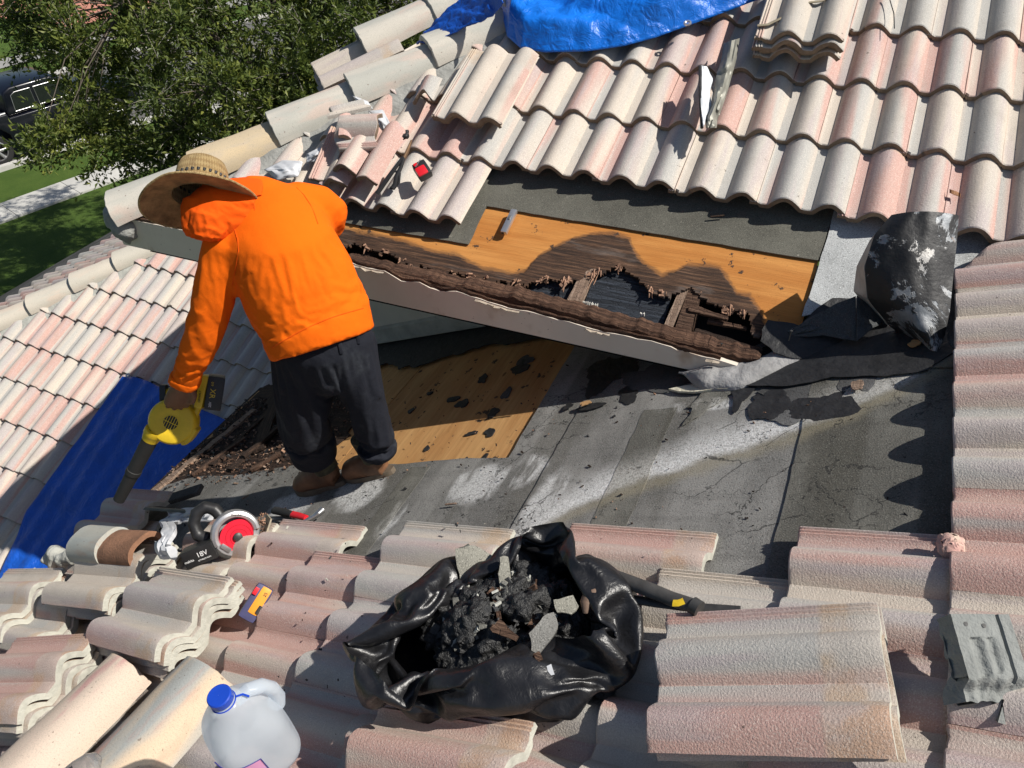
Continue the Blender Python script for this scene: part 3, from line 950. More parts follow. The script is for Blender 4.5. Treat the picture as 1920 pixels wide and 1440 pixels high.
for i in range(N_):
    for k in range(4): fs.append((i * 5 + k, i * 5 + 5 + k, i * 5 + 6 + k, i * 5 + 1 + k))
mb.add(vs, fs)
mb.build('sub_fascia', M['rot_red'], HOUSE)
# black sheet behind it painting in the shade of the void, and charred boards seen through the hole
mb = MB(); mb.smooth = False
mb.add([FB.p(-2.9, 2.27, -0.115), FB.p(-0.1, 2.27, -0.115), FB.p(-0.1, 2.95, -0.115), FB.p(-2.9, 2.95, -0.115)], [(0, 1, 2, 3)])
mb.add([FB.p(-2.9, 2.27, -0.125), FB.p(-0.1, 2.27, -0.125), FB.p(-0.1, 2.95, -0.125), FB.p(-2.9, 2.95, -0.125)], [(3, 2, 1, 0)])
mb.build('void_shade', M['black_void'], HOUSE)
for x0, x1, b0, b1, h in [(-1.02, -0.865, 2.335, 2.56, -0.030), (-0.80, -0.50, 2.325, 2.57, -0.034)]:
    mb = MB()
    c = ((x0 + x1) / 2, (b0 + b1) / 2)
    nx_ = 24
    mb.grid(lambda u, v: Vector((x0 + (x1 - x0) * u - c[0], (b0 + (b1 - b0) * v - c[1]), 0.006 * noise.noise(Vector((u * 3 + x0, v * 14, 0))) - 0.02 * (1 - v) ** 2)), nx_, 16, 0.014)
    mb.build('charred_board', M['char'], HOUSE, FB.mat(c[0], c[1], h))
# strings of white rot fibre along the foot of the charred boards
mb = MB()
for (x0, b0, x1, b1, nn, L) in [(-0.785, 2.375, -0.63, 2.352, 34, .030), (-0.63, 2.345, -0.545, 2.335, 22, .018), (-1.02, 2.35, -0.93, 2.352, 16, .012), (-0.80, 2.40, -0.74, 2.395, 12, .016), (-0.585, 2.40, -0.565, 2.398, 6, .012)]:
    for i in range(nn):
        t_ = (i + RND.random() * .6) / nn
        a = x0 + (x1 - x0) * t_; b = b0 + (b1 - b0) * t_
        l_ = L * rr(.5, 1.0)
        p0 = FB.p(a, b - l_ / 2, -0.030 + rr(0, .006)); p1 = FB.p(a + rr(-.004, .004), b + l_ / 2, -0.025 + rr(0, .006))
        mb.tube([p0, (p0 + p1) / 2 + FB.n * 0.003, p1], [0.0012, 0.0022, 0.0010], 5)
tag(mb.build('rot_fibre', M['fibre'], HOUSE), kind='stuff')
# rafter tails
for (x, w, b0, b1, h, m, sk) in [(-0.838, 0.046, 2.325, 2.60, -0.008, 'rafter', 0.25), (-0.475, 0.030, 2.36, 2.60, -0.014, 'rafter', 0.20), (-0.425, 0.05, 2.345, 2.62, -0.016, 'rot', 0.02), (-1.75, .04, 2.33, 2.6, -.03, 'rot_dark', 0), (-1.25, .04, 2.33, 2.6, -.03, 'rot_dark', 0)]:
    mb = MB(); mb.smooth = False
    prof = []
    n_ = 10
    vs = []
    for i in range(n_ + 1):
        v_ = b0 + (b1 - b0) * i / n_
        off = sk * (v_ - b0) * 0.35
        for sx, hz in ((-1, 0), (1, 0), (1, -0.085), (-1, -0.085)):
            vs.append((sx * w / 2 + off + 0.003 * noise.noise(Vector((i, sx, hz * 9))), v_ - b0, hz + 0.004 * noise.noise(Vector((i * 1.7, sx * 3, x)))))
    fs = [(3, 2, 1, 0)] + [(i * 4 + k, i * 4 + (k + 1) % 4, i * 4 + 4 + (k + 1) % 4, i * 4 + 4 + k) for i in range(n_) for k in range(4)] + [tuple(n_ * 4 + k for k in range(4))]
    mb.add(vs, fs)
    mb.build('rafter_tail', M[m], HOUSE, FB.mat(x, b0, h))
# half-hanging planks in the black hole
for (pa, pb, w, m, h) in [((1292, 577), (1365, 596), .022, 'rot', -.006), ((1327, 600), (1400, 615), .020, 'rot', -.03), ((1300, 625), (1420, 655), .045, 'rot_dark', -.020), ((1325, 637), (1412, 668), .03, 'rot_dark', -.045)]:
    a = Vector((*ab(*pa, FB, h), h)); b = Vector((*ab(*pb, FB, h), h))
    d = (b - a); L = d.length; ang = atan2(d.y, d.x)
    mb = MB(); mb.smooth = False
    out = rough_poly([(0, -w / 2), (L, -w / 2 * .6), (L, w / 2 * .5), (0, w / 2)], 0.008, 0.012, pa[0])
    mb.prism(out, -0.012, 0.0)
    mb.build('rotten_plank', M[m], HOUSE, FB.mat(a.x, a.y, h) @ Matrix.Rotation(ang, 4, 'Z'))
# splintered fibres along the break
mb = MB()
for (xa, xb, nn, L) in [(-1.87, -1.62, 40, .035), (-1.60, -1.25, 55, .030), (-1.30, -1.02, 70, .030), (-1.0, -0.9, 30, .03), (-0.90, -0.76, 60, .06), (-0.76, -0.56, 70, .045), (-0.56, -0.40, 50, .03), (-0.36, -0.20, 70, .05)]:
    for i in range(nn):
        a = rr(xa, xb); b = pw(BRK, a) + rr(-.006, .02)
        cl = noise.noise(Vector((a * 22, 7, 0)))
        if cl < 0.08: continue
        l_ = L * rr(.25, 1.0) * (0.5 + 1.3 * cl)
        p0 = FB.p(a, b, -0.004 + rr(-.006, .004)); p1 = FB.p(a + rr(-.012, .012), b - l_, -0.010 + rr(-.016, .014))
        w_ = rr(.0014, .0060)
        if RND.random() < .5:
            mb.tube([p0, p0 * .5 + p1 * .5 + FB.n * rr(-.004, .006), p1], [w_, w_ * .9, w_ * .35], 4)
        else:
            mb.box(p0.lerp(p1, .4), (rr(.006, .022), rr(.004, .010), rr(.003, .008)), rot=(TH + rr(-.4, .4), rr(-.5, .5), rr(-.6, .6)))
tag(mb.build('wood_splinters', M['sliver'], HOUSE), kind='stuff')
# nails standing in the rail
for px, py in [(1096, 590), (1135, 603), (1205, 617), (1350, 643), (1480, 620)]:
    base = aty(px, py + 14, YF + 0.045)
    mb = MB()
    mb.tube([base + Vector((0, 0, -.01)), base + Vector((0.002, 0, .028))], 0.0016, 6)
    mb.tube([base + Vector((0.002, 0, .028)), base + Vector((0.002, 0, .0295))], 0.0042, 8)
    mb.build('nail', M['dark_steel'], HOUSE)

# painted lump where the fascia dies into the near slope, shade put into its grey
mb = MB()
def endpiece(u, v):
    # an elongated half dome lying along the foot of the fascia
    an = pi * v
    x = -0.40 + 0.42 * u
    prof = (sin(pi * min(1, u * 1.0)) ** .5 if u > .5 else 1.0) * sstep(0, .25, u)
    w = 0.055 * prof + .004; hh = (0.052 - .02 * u) * prof + .003
    y = YF - 0.016 + 0.10 * sstep(.45, .9, u) - cos(an) * w * (1 + .5 * u)
    zb = max(ZA + T * x + .016, -1.655 + .0)
    return (x, y, zb + sin(an) ** .8 * hh + .006 * noise.noise(Vector((u * 12, v * 6, 0))))
mb.grid(lambda u, v: endpiece(u, 1 - v), 40, 14)
mb.build('fascia_end_lump', simple('shaded_paint', (0.29, 0.285, 0.28), 0.85, 0.35, 9, 0.6, 40, bdist=0.01), HOUSE)
# tarry black sheets that paint in the shade at the corner between fascia, upper deck and valley
for F_, pts_, h_ in [(FA, [(1270, 705), (1400, 690), (1480, 668), (1560, 650), (1640, 615), (1700, 600), (1770, 610), (1790, 660), (1740, 695), (1660, 706), (1560, 708), (1480, 724), (1380, 724)], .0255), (FB, [(1425, 640), (1440, 600), (1500, 612), (1560, 560), (1640, 560), (1700, 600), (1650, 640), (1560, 668), (1490, 672), (1450, 662)], .0125)]:
    slab(F_, ccw(rough_poly([ab(*q, F_, h_) for q in pts_], .012, .02, 5)), h_, h_ + .003).build('tar_shade_membrane', M['tar'], near_slope if F_ is FA else upper_slope)

# lower slope and the side beyond its hip --------------------------------
slab(FC, ccw([xyB(-7.4, 1.9), xyB(-6.4, -0.4), xyB(-2.5, -0.4), xyB(-2.36, 2.6), xyB(-2.36, 6.9), xyB(-7.4, 1.9)][:-1]), -0.06, -0.01).build('lower_roof_slope', M['felt_dark'], HOUSE)
lower_slope = bpy.data.objects['lower_roof_slope']
hy0, hy1 = -0.4, 6.9
slab(FD, ccw([(-hy0, (hy0 - HIPC) / CT), (-hy1, (hy1 - HIPC) / CT), (-hy1 - 1.5, (hy1 - HIPC) / CT), (-hy1 - 1.5, -8.9 / CT), (-hy0, -8.9 / CT)]), -0.06, -0.01).build('far_hip_slope', M['felt_dark'], HOUSE)
far_slope = bpy.data.objects['far_hip_slope']
mb = MB(); mb.smooth = False
mb.box((-8.5, 5.0, (GZ - 4.9) / 2), (0.2, 8.0, -4.9 - GZ))
mb.build('wall', M['stucco'], HOUSE)
# ------------------------------------------------------------------ barrel tiles
TL, TW, LOCK = 0.42, 0.30, 0.030
BW, BH, TT = 0.116, 0.043, 0.021
PAN = P - BW


def tile_top(x):
    """height of the upper surface over the pan"""
    if x < 0:
        return 0.004 + 0.005 * (0.5 + 0.5 * cos(2 * pi * (x + 0.0045) / 0.0105))
    s = x - (P if x >= P else 0.0)
    if s < PAN:
        return 0.0
    q = (s - PAN) / BW
    return BH * sin(pi * min(1.0, max(0.0, q))) ** (0.88 if q < 0.5 else 1.0)


_xs = [-0.030, -0.0265, -0.0245, -0.021, -0.0175, -0.0145, -0.011, -0.0075, -0.0045, -0.001, 0.010, PAN - 0.004]
for base in (0.0, P):
    if base: _xs += [P + 0.012, P + PAN - 0.003]
    for q in (0.0, 0.015, 0.05, 0.11, 0.19, 0.29, 0.39, 0.50, 0.61, 0.71, 0.80, 0.88, 0.945, 0.985):
        _xs.append(base + PAN + BW * q)
_xs = sorted(x for x in _xs if x <= P + PAN + BW * 0.95)


def tile_mesh(name, mat, seed, chips=1.0, seglen=6, broken=None, xr=(-9, 9)):
    """one double-barrel tile; local x across, y up the slope from the butt, z up; broken trims an end"""
    rnd = random.Random(seed)
    top = [(x, tile_top(x)) for x in _xs if xr[0] <= x <= xr[1]]
    bot = []
    for i, (x, z) in enumerate(top):
        x0, z0 = top[max(0, i - 1)]; x1, z1 = top[min(len(top) - 1, i + 1)]
        dx, dz = x1 - x0, z1 - z0; L = math.hypot(dx, dz) or 1
        if x < 0: bot.append((x, -0.010))
        else: bot.append((x + dz / L * TT * 0.8, z - max(0.35, dx / L) * TT))
    for i in range(1, len(bot)):
        if bot[i][0] < bot[i - 1][0]: bot[i] = (bot[i - 1][0] + 1e-4, bot[i][1])
    ys = [0.0, 0.0035, 0.010] + [0.010 + (TL - 0.022) * k / seglen for k in range(1, seglen + 1)] + [TL]
    n = len(top)
    vs = []; fs = []
    ph = rnd.random() * 99
    for j, y in enumerate(ys):
        for side, prof in ((0, top), (1, bot)):
            for i, (x, z) in enumerate(prof):
                yy = y
                zz = z
                if j == 0:
                    zz -= 0.003 if side == 0 else -0.001
                if j <= 1 and chips:
                    c = noise.noise(Vector((x * 55, ph, 0)))
                    yy += 0.003 * chips * noise.noise(Vector((x * 30, ph, 5)))
                    if c > 0.42 and side == 0:
                        yy += 0.012 * chips * (c - 0.42) / 0.3; zz -= 0.006 * chips * (c - 0.42) / 0.3
                if j == len(ys) - 1: zz -= 0.003
                if broken:
                    yy = broken(x, yy)
                xj = x
                if i == n - 1: xj += 0.0012 * noise.noise(Vector((y * 60, ph, 1)))
                vs.append((xj, yy, zz))
    W = 2 * n
    for j in range(len(ys) - 1):
        for i in range(n - 1):
            a = j * W + i
            fs.append((a, a + 1, a + 1 + W, a + W))
            a = j * W + n + i
            fs.append((a + 1, a, a + W, a + 1 + W))
        fs.append((j * W + n - 1, j * W + 2 * n - 1, (j + 1) * W + 2 * n - 1, (j + 1) * W + n - 1))
        fs.append((j * W + n, j * W, (j + 1) * W, (j + 1) * W + n))
    for i in range(n - 1):
        fs.append((i + 1, i, n + i, n + i + 1))
        b = (len(ys) - 1) * W
        fs.append((b + i, b + i + 1, b + n + i + 1, b + n + i))
    mb = MB(); mb.add(vs, fs)
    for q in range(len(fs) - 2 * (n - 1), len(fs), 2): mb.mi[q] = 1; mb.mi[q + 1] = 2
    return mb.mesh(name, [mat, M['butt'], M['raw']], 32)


TILE = [tile_mesh('roof_tile', M['tile'], s, c) for s, c in ((1, 0.5), (2, 1.0), (3, 0.3), (4, 0.8), (5, 1.6))]
TILE_NEAR = [tile_mesh('roof_tile_near', M['tile_near'], s, c, 10) for s, c in ((11, 0.5), (12, 1.0), (13, 0.4))]
ALPHA = math.atan(0.022 / E_ROW)
H_BUTT = 0.056


def tile_matrix(F, a, b, dh=0.0, da=0.0, yaw=0.0):
    return F.mat(a + da, b, H_BUTT + dh) @ Matrix.Rotation(-ALPHA, 4, 'X') @ Matrix.Rotation(yaw, 4, 'Z')


def lay(F, a, b, parent, name='roof_tile', meshes=None, cut=None, jitter=0.002):
    """one installed tile; cut = (point, normal) keeps the side the normal points away from"""
    ms = meshes or TILE
    me = ms[RND.choice([0, 0, 0, 1, 2, 2, 3, 4]) % len(ms)]
    Mx = tile_matrix(F, a, b + rr(-1, 1) * jitter * 1.5, rr(-.3, 1) * jitter, rr(-1, 1) * jitter * .6, rr(-1, 1) * jitter * 1.6)
    if cut is not None:
        cs = [Mx @ Vector((x, y, 0)) for x in (-LOCK, TW) for y in (0, TL)]
        d = [(q - cut[0]).dot(cut[1]) for q in cs]
        if min(d) > 0: return None
        if max(d) > 0:
            bm = bmesh.new(); bm.from_mesh(me)
            Mi = Mx.inverted()
            pn = (Mi.to_3x3() @ cut[1]).normalized(); pc = Mi @ cut[0]
            r = bmesh.ops.bisect_plane(bm, geom=list(bm.verts) + list(bm.edges) + list(bm.faces), plane_co=pc, plane_no=pn, clear_outer=True)
            es = [g for g in r['geom_cut'] if isinstance(g, bmesh.types.BMEdge)]
            try: bmesh.ops.contextual_create(bm, geom=es)
            except Exception: pass
            if len(bm.verts) < 8:
                bm.free(); return None
            me = bpy.data.meshes.new('roof_tile_cut'); bm.to_mesh(me); bm.free()
            for m_ in ms[0].materials: me.materials.append(m_)
    o = obj(name, me, parent, Mx)
    return o


# upper slope: rows 1..5 are the ones in view
B0x, B0y = -0.1170896, 3.85273558
bB = B0y / CT
hipcut = (Vector((-HIPB + 0.085, 0, 0)), Vector((-1, 1, 0)).normalized())
valcut = (Vector((0, 2.10, 0)), Vector((1, -1, 0)).normalized())
skipB = {(4, -3), }
for r in range(-1, 6):
    for j in range(-16, 8):
        if (j + 1 - r) % 2: continue          # second barrel has the row's parity
        if r == 5 and j > -10: continue
        a = B0x + j * P - PAN + (0.004 if r == 4 else 0)
        b = bB - r * E_ROW - (0.012 if (r == 4 and j >= 0) else 0)
        ctr = FB.p(a + .15, b + .2)
        if ctr.x - ctr.y + 2.127 > 0.12: continue
        lay(FB, a, b, upper_slope, cut=hipcut)

# lower slope
C0x, C0y = -5.54663689, 3.50838557
bC = C0y / CT
cutC = (Vector((-HIPC + 0.10, 0, 0)), Vector((-1, 1, 0)).normalized())
for r in range(-2, 10):
    for j in range(-14, 24, 2):
        jj = j + (r % 2)
        a = C0x + jj * P - PAN; b = bC - r * E_ROW + 0.012
        q = FC.p(a + .15, b + .2)
        if q.x > -2.45 or q.x < -7.0: continue
        if r >= 6 and q.x > -4.2: continue      # under the tarp or out of sight below the eave
        if r >= 3 and q.x > -3.3: continue
        if r >= 5 and q.x < -6.3: continue
        if r >= 8 and q.x < -5.4: continue
        lay(FC, a, b, lower_slope, cut=cutC)

# far side of the lower hip: joined, only its crests show
cutD = (Vector((-HIPC - 0.10, 0, 0)), Vector((1, -1, 0)).normalized())
far_tiles = []
for k in range(0, 9):
    b = (-5.05 - 0.2926 * k) / CT
    for m in range(0, 20):
        yf = 7.0 - 0.3 * m + 0.15 * (k % 2)
        q = FD.p(-yf + .15, b + .2)
        if q.y > 7.2 or q.y < 2.2: continue
        o = lay(FD, -yf, b, far_slope, cut=cutD)
        if o: far_tiles.append(o)

# near slope: courses 0..12 from the right edge to the eave
def courseA(k): return (0.385 - 0.2926 * k) / CT
for k in range(-1, 12):
    tops = {-1: 2.3, 0: 2.40, 1: 1.34, 2: 1.19, 3: 1.34, 4: 1.19, 5: 1.34, 6: 1.19, 7: 1.34, 8: 1.19, 9: 1.04, 10: 1.19, 11: 1.34, 12: 1.19}
    base = 1.185 if k % 2 == 0 else 1.335
    for m in range(-5, 6):
        yf = base + 0.3 * m
        if yf > tops[k] + 0.02: continue
        if yf < -0.35: continue
        lay(FA, -yf, courseA(k), near_slope, meshes=TILE_NEAR)


lay(FA, -2.685, courseA(0), near_slope, meshes=TILE_NEAR, cut=(Vector((0, 2.15, 0)), Vector((-1, 1, 0)).normalized()))


# ------------------------------------------------------------------ hip caps
def cap_mesh(name, mat, seed, L=0.43, r0=0.125, r1=0.105, ht=0.105, tt=0.018):
    """tapered half-barrel, butt end at y = 0"""
    ns = 16; ny = 8
    vs = []; fs = []
    ys = [0, 0.004] + [0.012 + (L - 0.012) * k / ny for k in range(ny + 1)]
    for y in ys:
        r = r0 + (r1 - r0) * y / L
        sh = 0.0035 if y == 0 else 0.0
        for lay_ in (0, 1):
            for k in range(ns + 1):
                an = pi * k / ns
                rr_ = r - sh - lay_ * tt
                c, s = cos(an), sin(an)
                hh = (ht - sh - lay_ * tt) * (r / r0)
                ee = 0.8
                x = -rr_ * (abs(c) ** ee) * (1 if c > 0 else -1)
                z = hh * (abs(s) ** 0.85) - 0.02
                w = 0.003 * noise.noise(Vector((x * 20 + seed, y * 12, z * 20)))
                vs.append((x, y + (0.004 * noise.noise(Vector((k * .9, seed, 0))) if y < 0.005 else 0), z + w))
    n = ns + 1; W = 2 * n
    for j in range(len(ys) - 1):
        for i in range(ns):
            a = j * W + i; fs.append((a + 1, a, a + W, a + 1 + W))
            a = j * W + n + i; fs.append((a, a + 1, a + 1 + W, a + W))
        fs.append((j * W, j * W + n, (j + 1) * W + n, (j + 1) * W))
        fs.append((j * W + n - 1 + n, j * W + n - 1, (j + 1) * W + n - 1, (j + 1) * W + n - 1 + n))
    for i in range(ns):
        fs.append((i, i + 1, n + i + 1, n + i))
        b = (len(ys) - 1) * W
        fs.append((b + i + 1, b + i, b + n + i, b + n + i + 1))
    mb = MB(); mb.add([(-x, y, z) for x, y, z in vs], [tuple(reversed(f)) for f in fs])
    return mb.mesh(name, mat, 40)


CAPS = {m: cap_mesh('hip_cap_' + m, M[m], i * 3.3) for i, m in enumerate(('cap', 'cap_tan', 'cap_low'))}


def hip_frame(HIP, ZF, y):
    """matrix at a hip point: local y climbs the hip, z up"""
    p_ = Vector((y - HIP, y, ZF + T * y))
    v = Vector((1, 1, T)).normalized(); u = Vector((1, -1, 0)).normalized(); n = u.cross(v)
    return Matrix(((u.x, v.x, n.x, p_.x), (u.y, v.y, n.y, p_.y), (u.z, v.z, n.z, p_.z), (0, 0, 0, 1)))


def mortar_run(F, side, HIP, y0, y1, parent, mat, off0, off1, h0, h1, name='mortar_bed'):
    """bed of mortar along a hip on slope side F"""
    mb = MB()
    def fn(u, v):
        y = y0 + (y1 - y0) * u
        o = off0 + (off1 - off0) * v + 0.025 * v * noise.noise(Vector((y * 5, 1, side)))
        base = Vector((y - HIP, y, 0))
        s = base + Vector((1, -1, 0)).normalized() * o * side
        w = F.inv(s)
        zz = h0 + (h1 - h0) * v + 0.018 * noise.noise(Vector((y * 7, v * 3, 5))) * (1 - abs(2 * v - 1)) + 0.006 * noise.noise(Vector((y * 40, v * 6, 5)))
        # vertical projection on the slope
        pz = F.o.z - ((s.x - F.o.x) * F.n.x + (s.y - F.o.y) * F.n.y) / F.n.z
        return Vector((s.x, s.y, pz)) + F.n * zz
    mb.grid(fn, int((y1 - y0) / 0.025), 8)
    return mb.build(name, mat, parent)


hb = empty('hip_ridge', hip_frame(HIPB, ZB, 2.15), HOUSE)
s0 = 0.268
for k in range(0, 10):
    y = 2.13 + k * s0
    Mx = hip_frame(HIPB, ZB, y) @ Matrix.Translation((rr(-.006, .006), 0, 0.075)) @ Matrix.Rotation(-0.055, 4, 'X') @ Matrix.Rotation(rr(-.02, .02), 4, 'Z')
    obj('hip_cap', CAPS['cap_tan' if k == 1 else 'cap'], hb, Mx)
mortar_run(FB, 1, HIPB, 2.34, 5.0, hb, M['mortar'], 0.02, 0.21, 0.10, 0.035)
mortar_run(FB2, -1, HIPB, 2.30, 5.0, hb, M['mortar'], 0.02, 0.19, 0.10, 0.02)
# mortar plug that closes the foot of the hip
mb = MB()
for (dx, dy, dz, r) in [(0, -0.03, 0.045, .075), (-.045, -.02, 0.01, .07), (.045, -.02, 0.01, .07), (0, -.04, -.03, .06), (0.0, 0.05, 0.04, .075)]:
    Mx = hip_frame(HIPB, ZB, 2.15) @ Matrix.Translation((dx, dy, dz))
    mb.lathe([(0.001, -r), (r * .7, -r * .7), (r, 0), (r * .7, r * .7), (0.001, r)], 10, Mx)
fused(mb, 'mortar_plug', M['mortar'], 0.012, hb, 3, lambda c, n_: 0.008 * nz(c, 25))

hc = empty('hip_ridge', hip_frame(HIPC, ZC, 3.0), HOUSE)
for k in range(-5, 12):
    y = 3.50 + k * s0
    Mx = hip_frame(HIPC, ZC, y) @ Matrix.Translation((rr(-.006, .006), 0, 0.07)) @ Matrix.Rotation(-0.05, 4, 'X') @ Matrix.Rotation(rr(-.02, .02), 4, 'Z')
    obj('hip_cap', CAPS['cap_low'], hc, Mx)
mortar_run(FC, 1, HIPC, 2.0, 6.2, hc, M['mortar_pale'], 0.02, 0.20, 0.10, 0.03)
mortar_run(FD, -1, HIPC, 2.0, 6.2, hc, M['mortar_pale'], 0.02, 0.20, 0.10, 0.02)
# ------------------------------------------------------------------ ground, street
def grass_mat(name, c0, c1):
    n = NT(name)
    c = n.ramp(n.noise(1.4, 5, 0.65), [(0.3, c0), (0.7, c1)])
    c = n.mix(n.math('MULTIPLY', n.step(n.noise(25.0, 4, 0.7), 0.45, 0.7), 0.5), c, tuple(q * 0.55 for q in c0))
    return n.out(c, 0.95, n.bump(n.noise(60.0, 4, 0.7), 1.0, 0.05), 0, 0.2)


M['grass'] = grass_mat('lawn', (0.060, 0.115, 0.018), (0.105, 0.165, 0.030))
M['asphalt'] = simple('asphalt', (0.115, 0.112, 0.108), 0.92, 0.15, 4, 0.5, 90, bdist=0.006)
SO = Vector((-18.78, 10.41, GZ)); SU = Vector((0.29, 0.957, 0)).normalized(); SW = Vector((-SU.y, SU.x, 0))


def street(u, w, z=0.0): return SO + SU * u + SW * w + Vector((0, 0, z))


mb = MB(); mb.smooth = False
mb.add([(-220, -220, GZ), (220, -220, GZ), (220, 220, GZ), (-220, 220, GZ)], [(0, 1, 2, 3)])
tag(mb.build('ground', M['grass']), 'green lawn reaching from the house to the street', 'lawn', kind='structure')


def band(name, w0, w1, mat, z=0.004, u0=-40, u1=60):
    mb = MB(); mb.smooth = False
    mb.add([street(u0, w0, z), street(u1, w0, z), street(u1, w1, z), street(u0, w1, z)], [(3, 2, 1, 0)] if w1 > w0 else [(0, 1, 2, 3)])
    return mb.build(name, mat)


# sidewalk of single slabs
sidewalk = tag(empty('sidewalk', street(0, -0.5)), kind='structure')
for i in range(-8, 14):
    mb = MB()
    L = 1.5
    c = street(i * L + .75, -0.55, 0.02)
    Mx = Matrix.Translation(c) @ Matrix.Rotation(atan2(SU.y, SU.x), 4, 'Z')
    mb.box((0, 0, 0), (L - 0.012, 1.1, 0.06), bev=0.008)
    mb.build('sidewalk_slab', M['concrete'], sidewalk, Mx)
tag(band('street', 2.33, 9.6, M['asphalt'], 0.004), kind='structure')
kerb = tag(empty('kerb', street(0, 2.5)), kind='structure')
for w0 in (2.13, 9.6):
    mb = MB(); mb.smooth = False
    q = [street(-40, w0, 0.0), street(60, w0, 0.0), street(60, w0 + .2, 0.0), street(-40, w0 + .2, 0.0)]
    up = Vector((0, 0, 0.12))
    mb.add(q + [v + up for v in q], [(4, 7, 6, 5), (0, 4, 5, 1), (1, 5, 6, 2), (2, 6, 7, 3), (3, 7, 4, 0)])
    mb.build('kerb_stone', M['concrete'], kerb)
far_walk = tag(band('far_sidewalk', 12.2, 13.5, simple('old_concrete', (0.27, 0.265, 0.25), .9, .12, 3), 0.02), kind='structure')
# driveways crossing the verge, seen through the tree
for (u0, u1, nm, m, w0, w1) in [(6.6, 11.0, 'driveway', 'concrete', -9.0, 2.13), (7.9, 13.5, 'paver_driveway', 'pav', 15.6, 26.0)]:
    if m == 'pav': M['pav'] = simple('pink_pavers', (0.46, 0.20, 0.14), .9, .2, 6, .3, 40)
    mb = MB(); mb.smooth = False
    mb.add([street(u0, w0, 0.055), street(u1, w0, 0.055), street(u1, w1, 0.055), street(u0, w1, 0.055)], [(3, 2, 1, 0)])
    tag(mb.build(nm, M[m]), kind='structure')
# ------------------------------------------------------------------ the roofer
def camdir(x, y, z):
    """a direction given by image right, image down and away"""
    return (_r * x + _d * y + _f * z).normalized()


def fabric(name, col, bs=900.0, fold=0.35, rough=0.9, dust=None, sheen=0.2):
    n = NT(name)
    o = n.obj()
    c = n.ramp(n.noise(5.0, 4, 0.55), [(0.3, tuple(q * 0.90 for q in col)), (0.7, tuple(min(1, q * 1.08) for q in col))])
    if dust:
        d = n.step(n.noise(4.5, 5, 0.65, v=n.map(o, (1, 1, 0.7), (2.2, 1.3, 0.4))), 0.50, 0.72)
        c = n.mix(n.math('MULTIPLY', d, 0.45), c, dust)
    h = n.math('ADD', n.math('MULTIPLY', n.noise(bs, 2), 0.10), n.math('MULTIPLY', n.noise(16.0, 4, 0.6, dist=0.7), fold))
    return n.out(c, rough, n.bump(h, 0.45, 0.02), 0, 0.2, Sheen_Weight=sheen)


M['hivis'] = fabric('orange_jersey', (0.80, 0.128, 0.001), fold=0.30, sheen=0.0)
M['hivis_hood'] = fabric('orange_hood_cloth', (0.78, 0.095, 0.002), fold=0.3, sheen=0.0)
M['jean'] = fabric('black_work_trousers', (0.013, 0.0145, 0.021), fold=0.7, dust=(0.085, 0.095, 0.105), sheen=0.0)
M['skin'] = simple('skin', (0.16, 0.075, 0.045), 0.6, 0.12, 30, 0.3, 180, Subsurface_Weight=0.05)


def straw():
    n = NT('straw')
    o = n.obj()
    x, y, z = n.sep(o)
    an = n.math('ARCTAN2', y, x)
    cv = n.n('ShaderNodeCombineXYZ')
    n.set(cv.inputs[0], n.math('MULTIPLY', an, 14.0)); n.set(cv.inputs[1], n.math('MULTIPLY', n.math('ADD', z, n.math('SQRT', n.math('ADD', n.math('MULTIPLY', x, x), n.math('MULTIPLY', y, y)))), 75.0))
    q = n.n('ShaderNodeTexChecker'); n.set(q.inputs[0], n.map(cv.outputs[0], rot=(0, 0, 0.78))); q.inputs['Scale'].default_value = 1.0
    c = n.mix(q.outputs[1], (0.50, 0.36, 0.17), (0.36, 0.24, 0.105))
    c = n.mix(n.math('MULTIPLY', n.step(n.noise(40, 4, .7), .45, .7), .6), c, (0.22, 0.13, 0.06))
    w = n.wave(1.0, 1.0, 2, v=n.map(cv.outputs[0], (1.2, 1.2, 1.2), rot=(0, 0, 0.78)))
    return n.out(c, 0.75, n.bump(n.math('ADD', w, n.noise(120, 3)), 0.7, 0.003), 0, 0.25)


M['straw'] = straw()
M['straw_under'] = simple('straw_underside_shaded', (0.30, 0.17, 0.075), 0.85, 0.4, 26, 0.8, 120, bdist=0.004)  # brim underside in darker straw, shade put into the colour

WORKER = tag(empty('person', at(650, 900, FA)), 'person in orange long sleeved shirt, dark trousers and straw hat bending over with a blower', 'person')
LAT = camdir(0.90, -0.41, 0.22)            # his left to his right


def rings(mb, rows, lat, seg=20):
    """rows: (px, py, dist, half across, half through)"""
    pts = [atd(q[0], q[1], q[2]) for q in rows]
    t0 = (pts[1] - pts[0]).normalized()
    mb.tube(pts, [(q[3], q[4]) for q in rows], seg, up=t0.cross(lat))


def ball(mb, p, r, sc=(1, 1, 1), seg=14, Mx=None):
    prof = [(max(1e-4, r * sin(pi * k / 8)), -r * cos(pi * k / 8)) for k in range(9)]
    B = Mx if Mx is not None else Matrix.Identity(4)
    mb.lathe(prof, seg, Matrix.Translation(p) @ B @ Matrix.Diagonal((*sc, 1)))



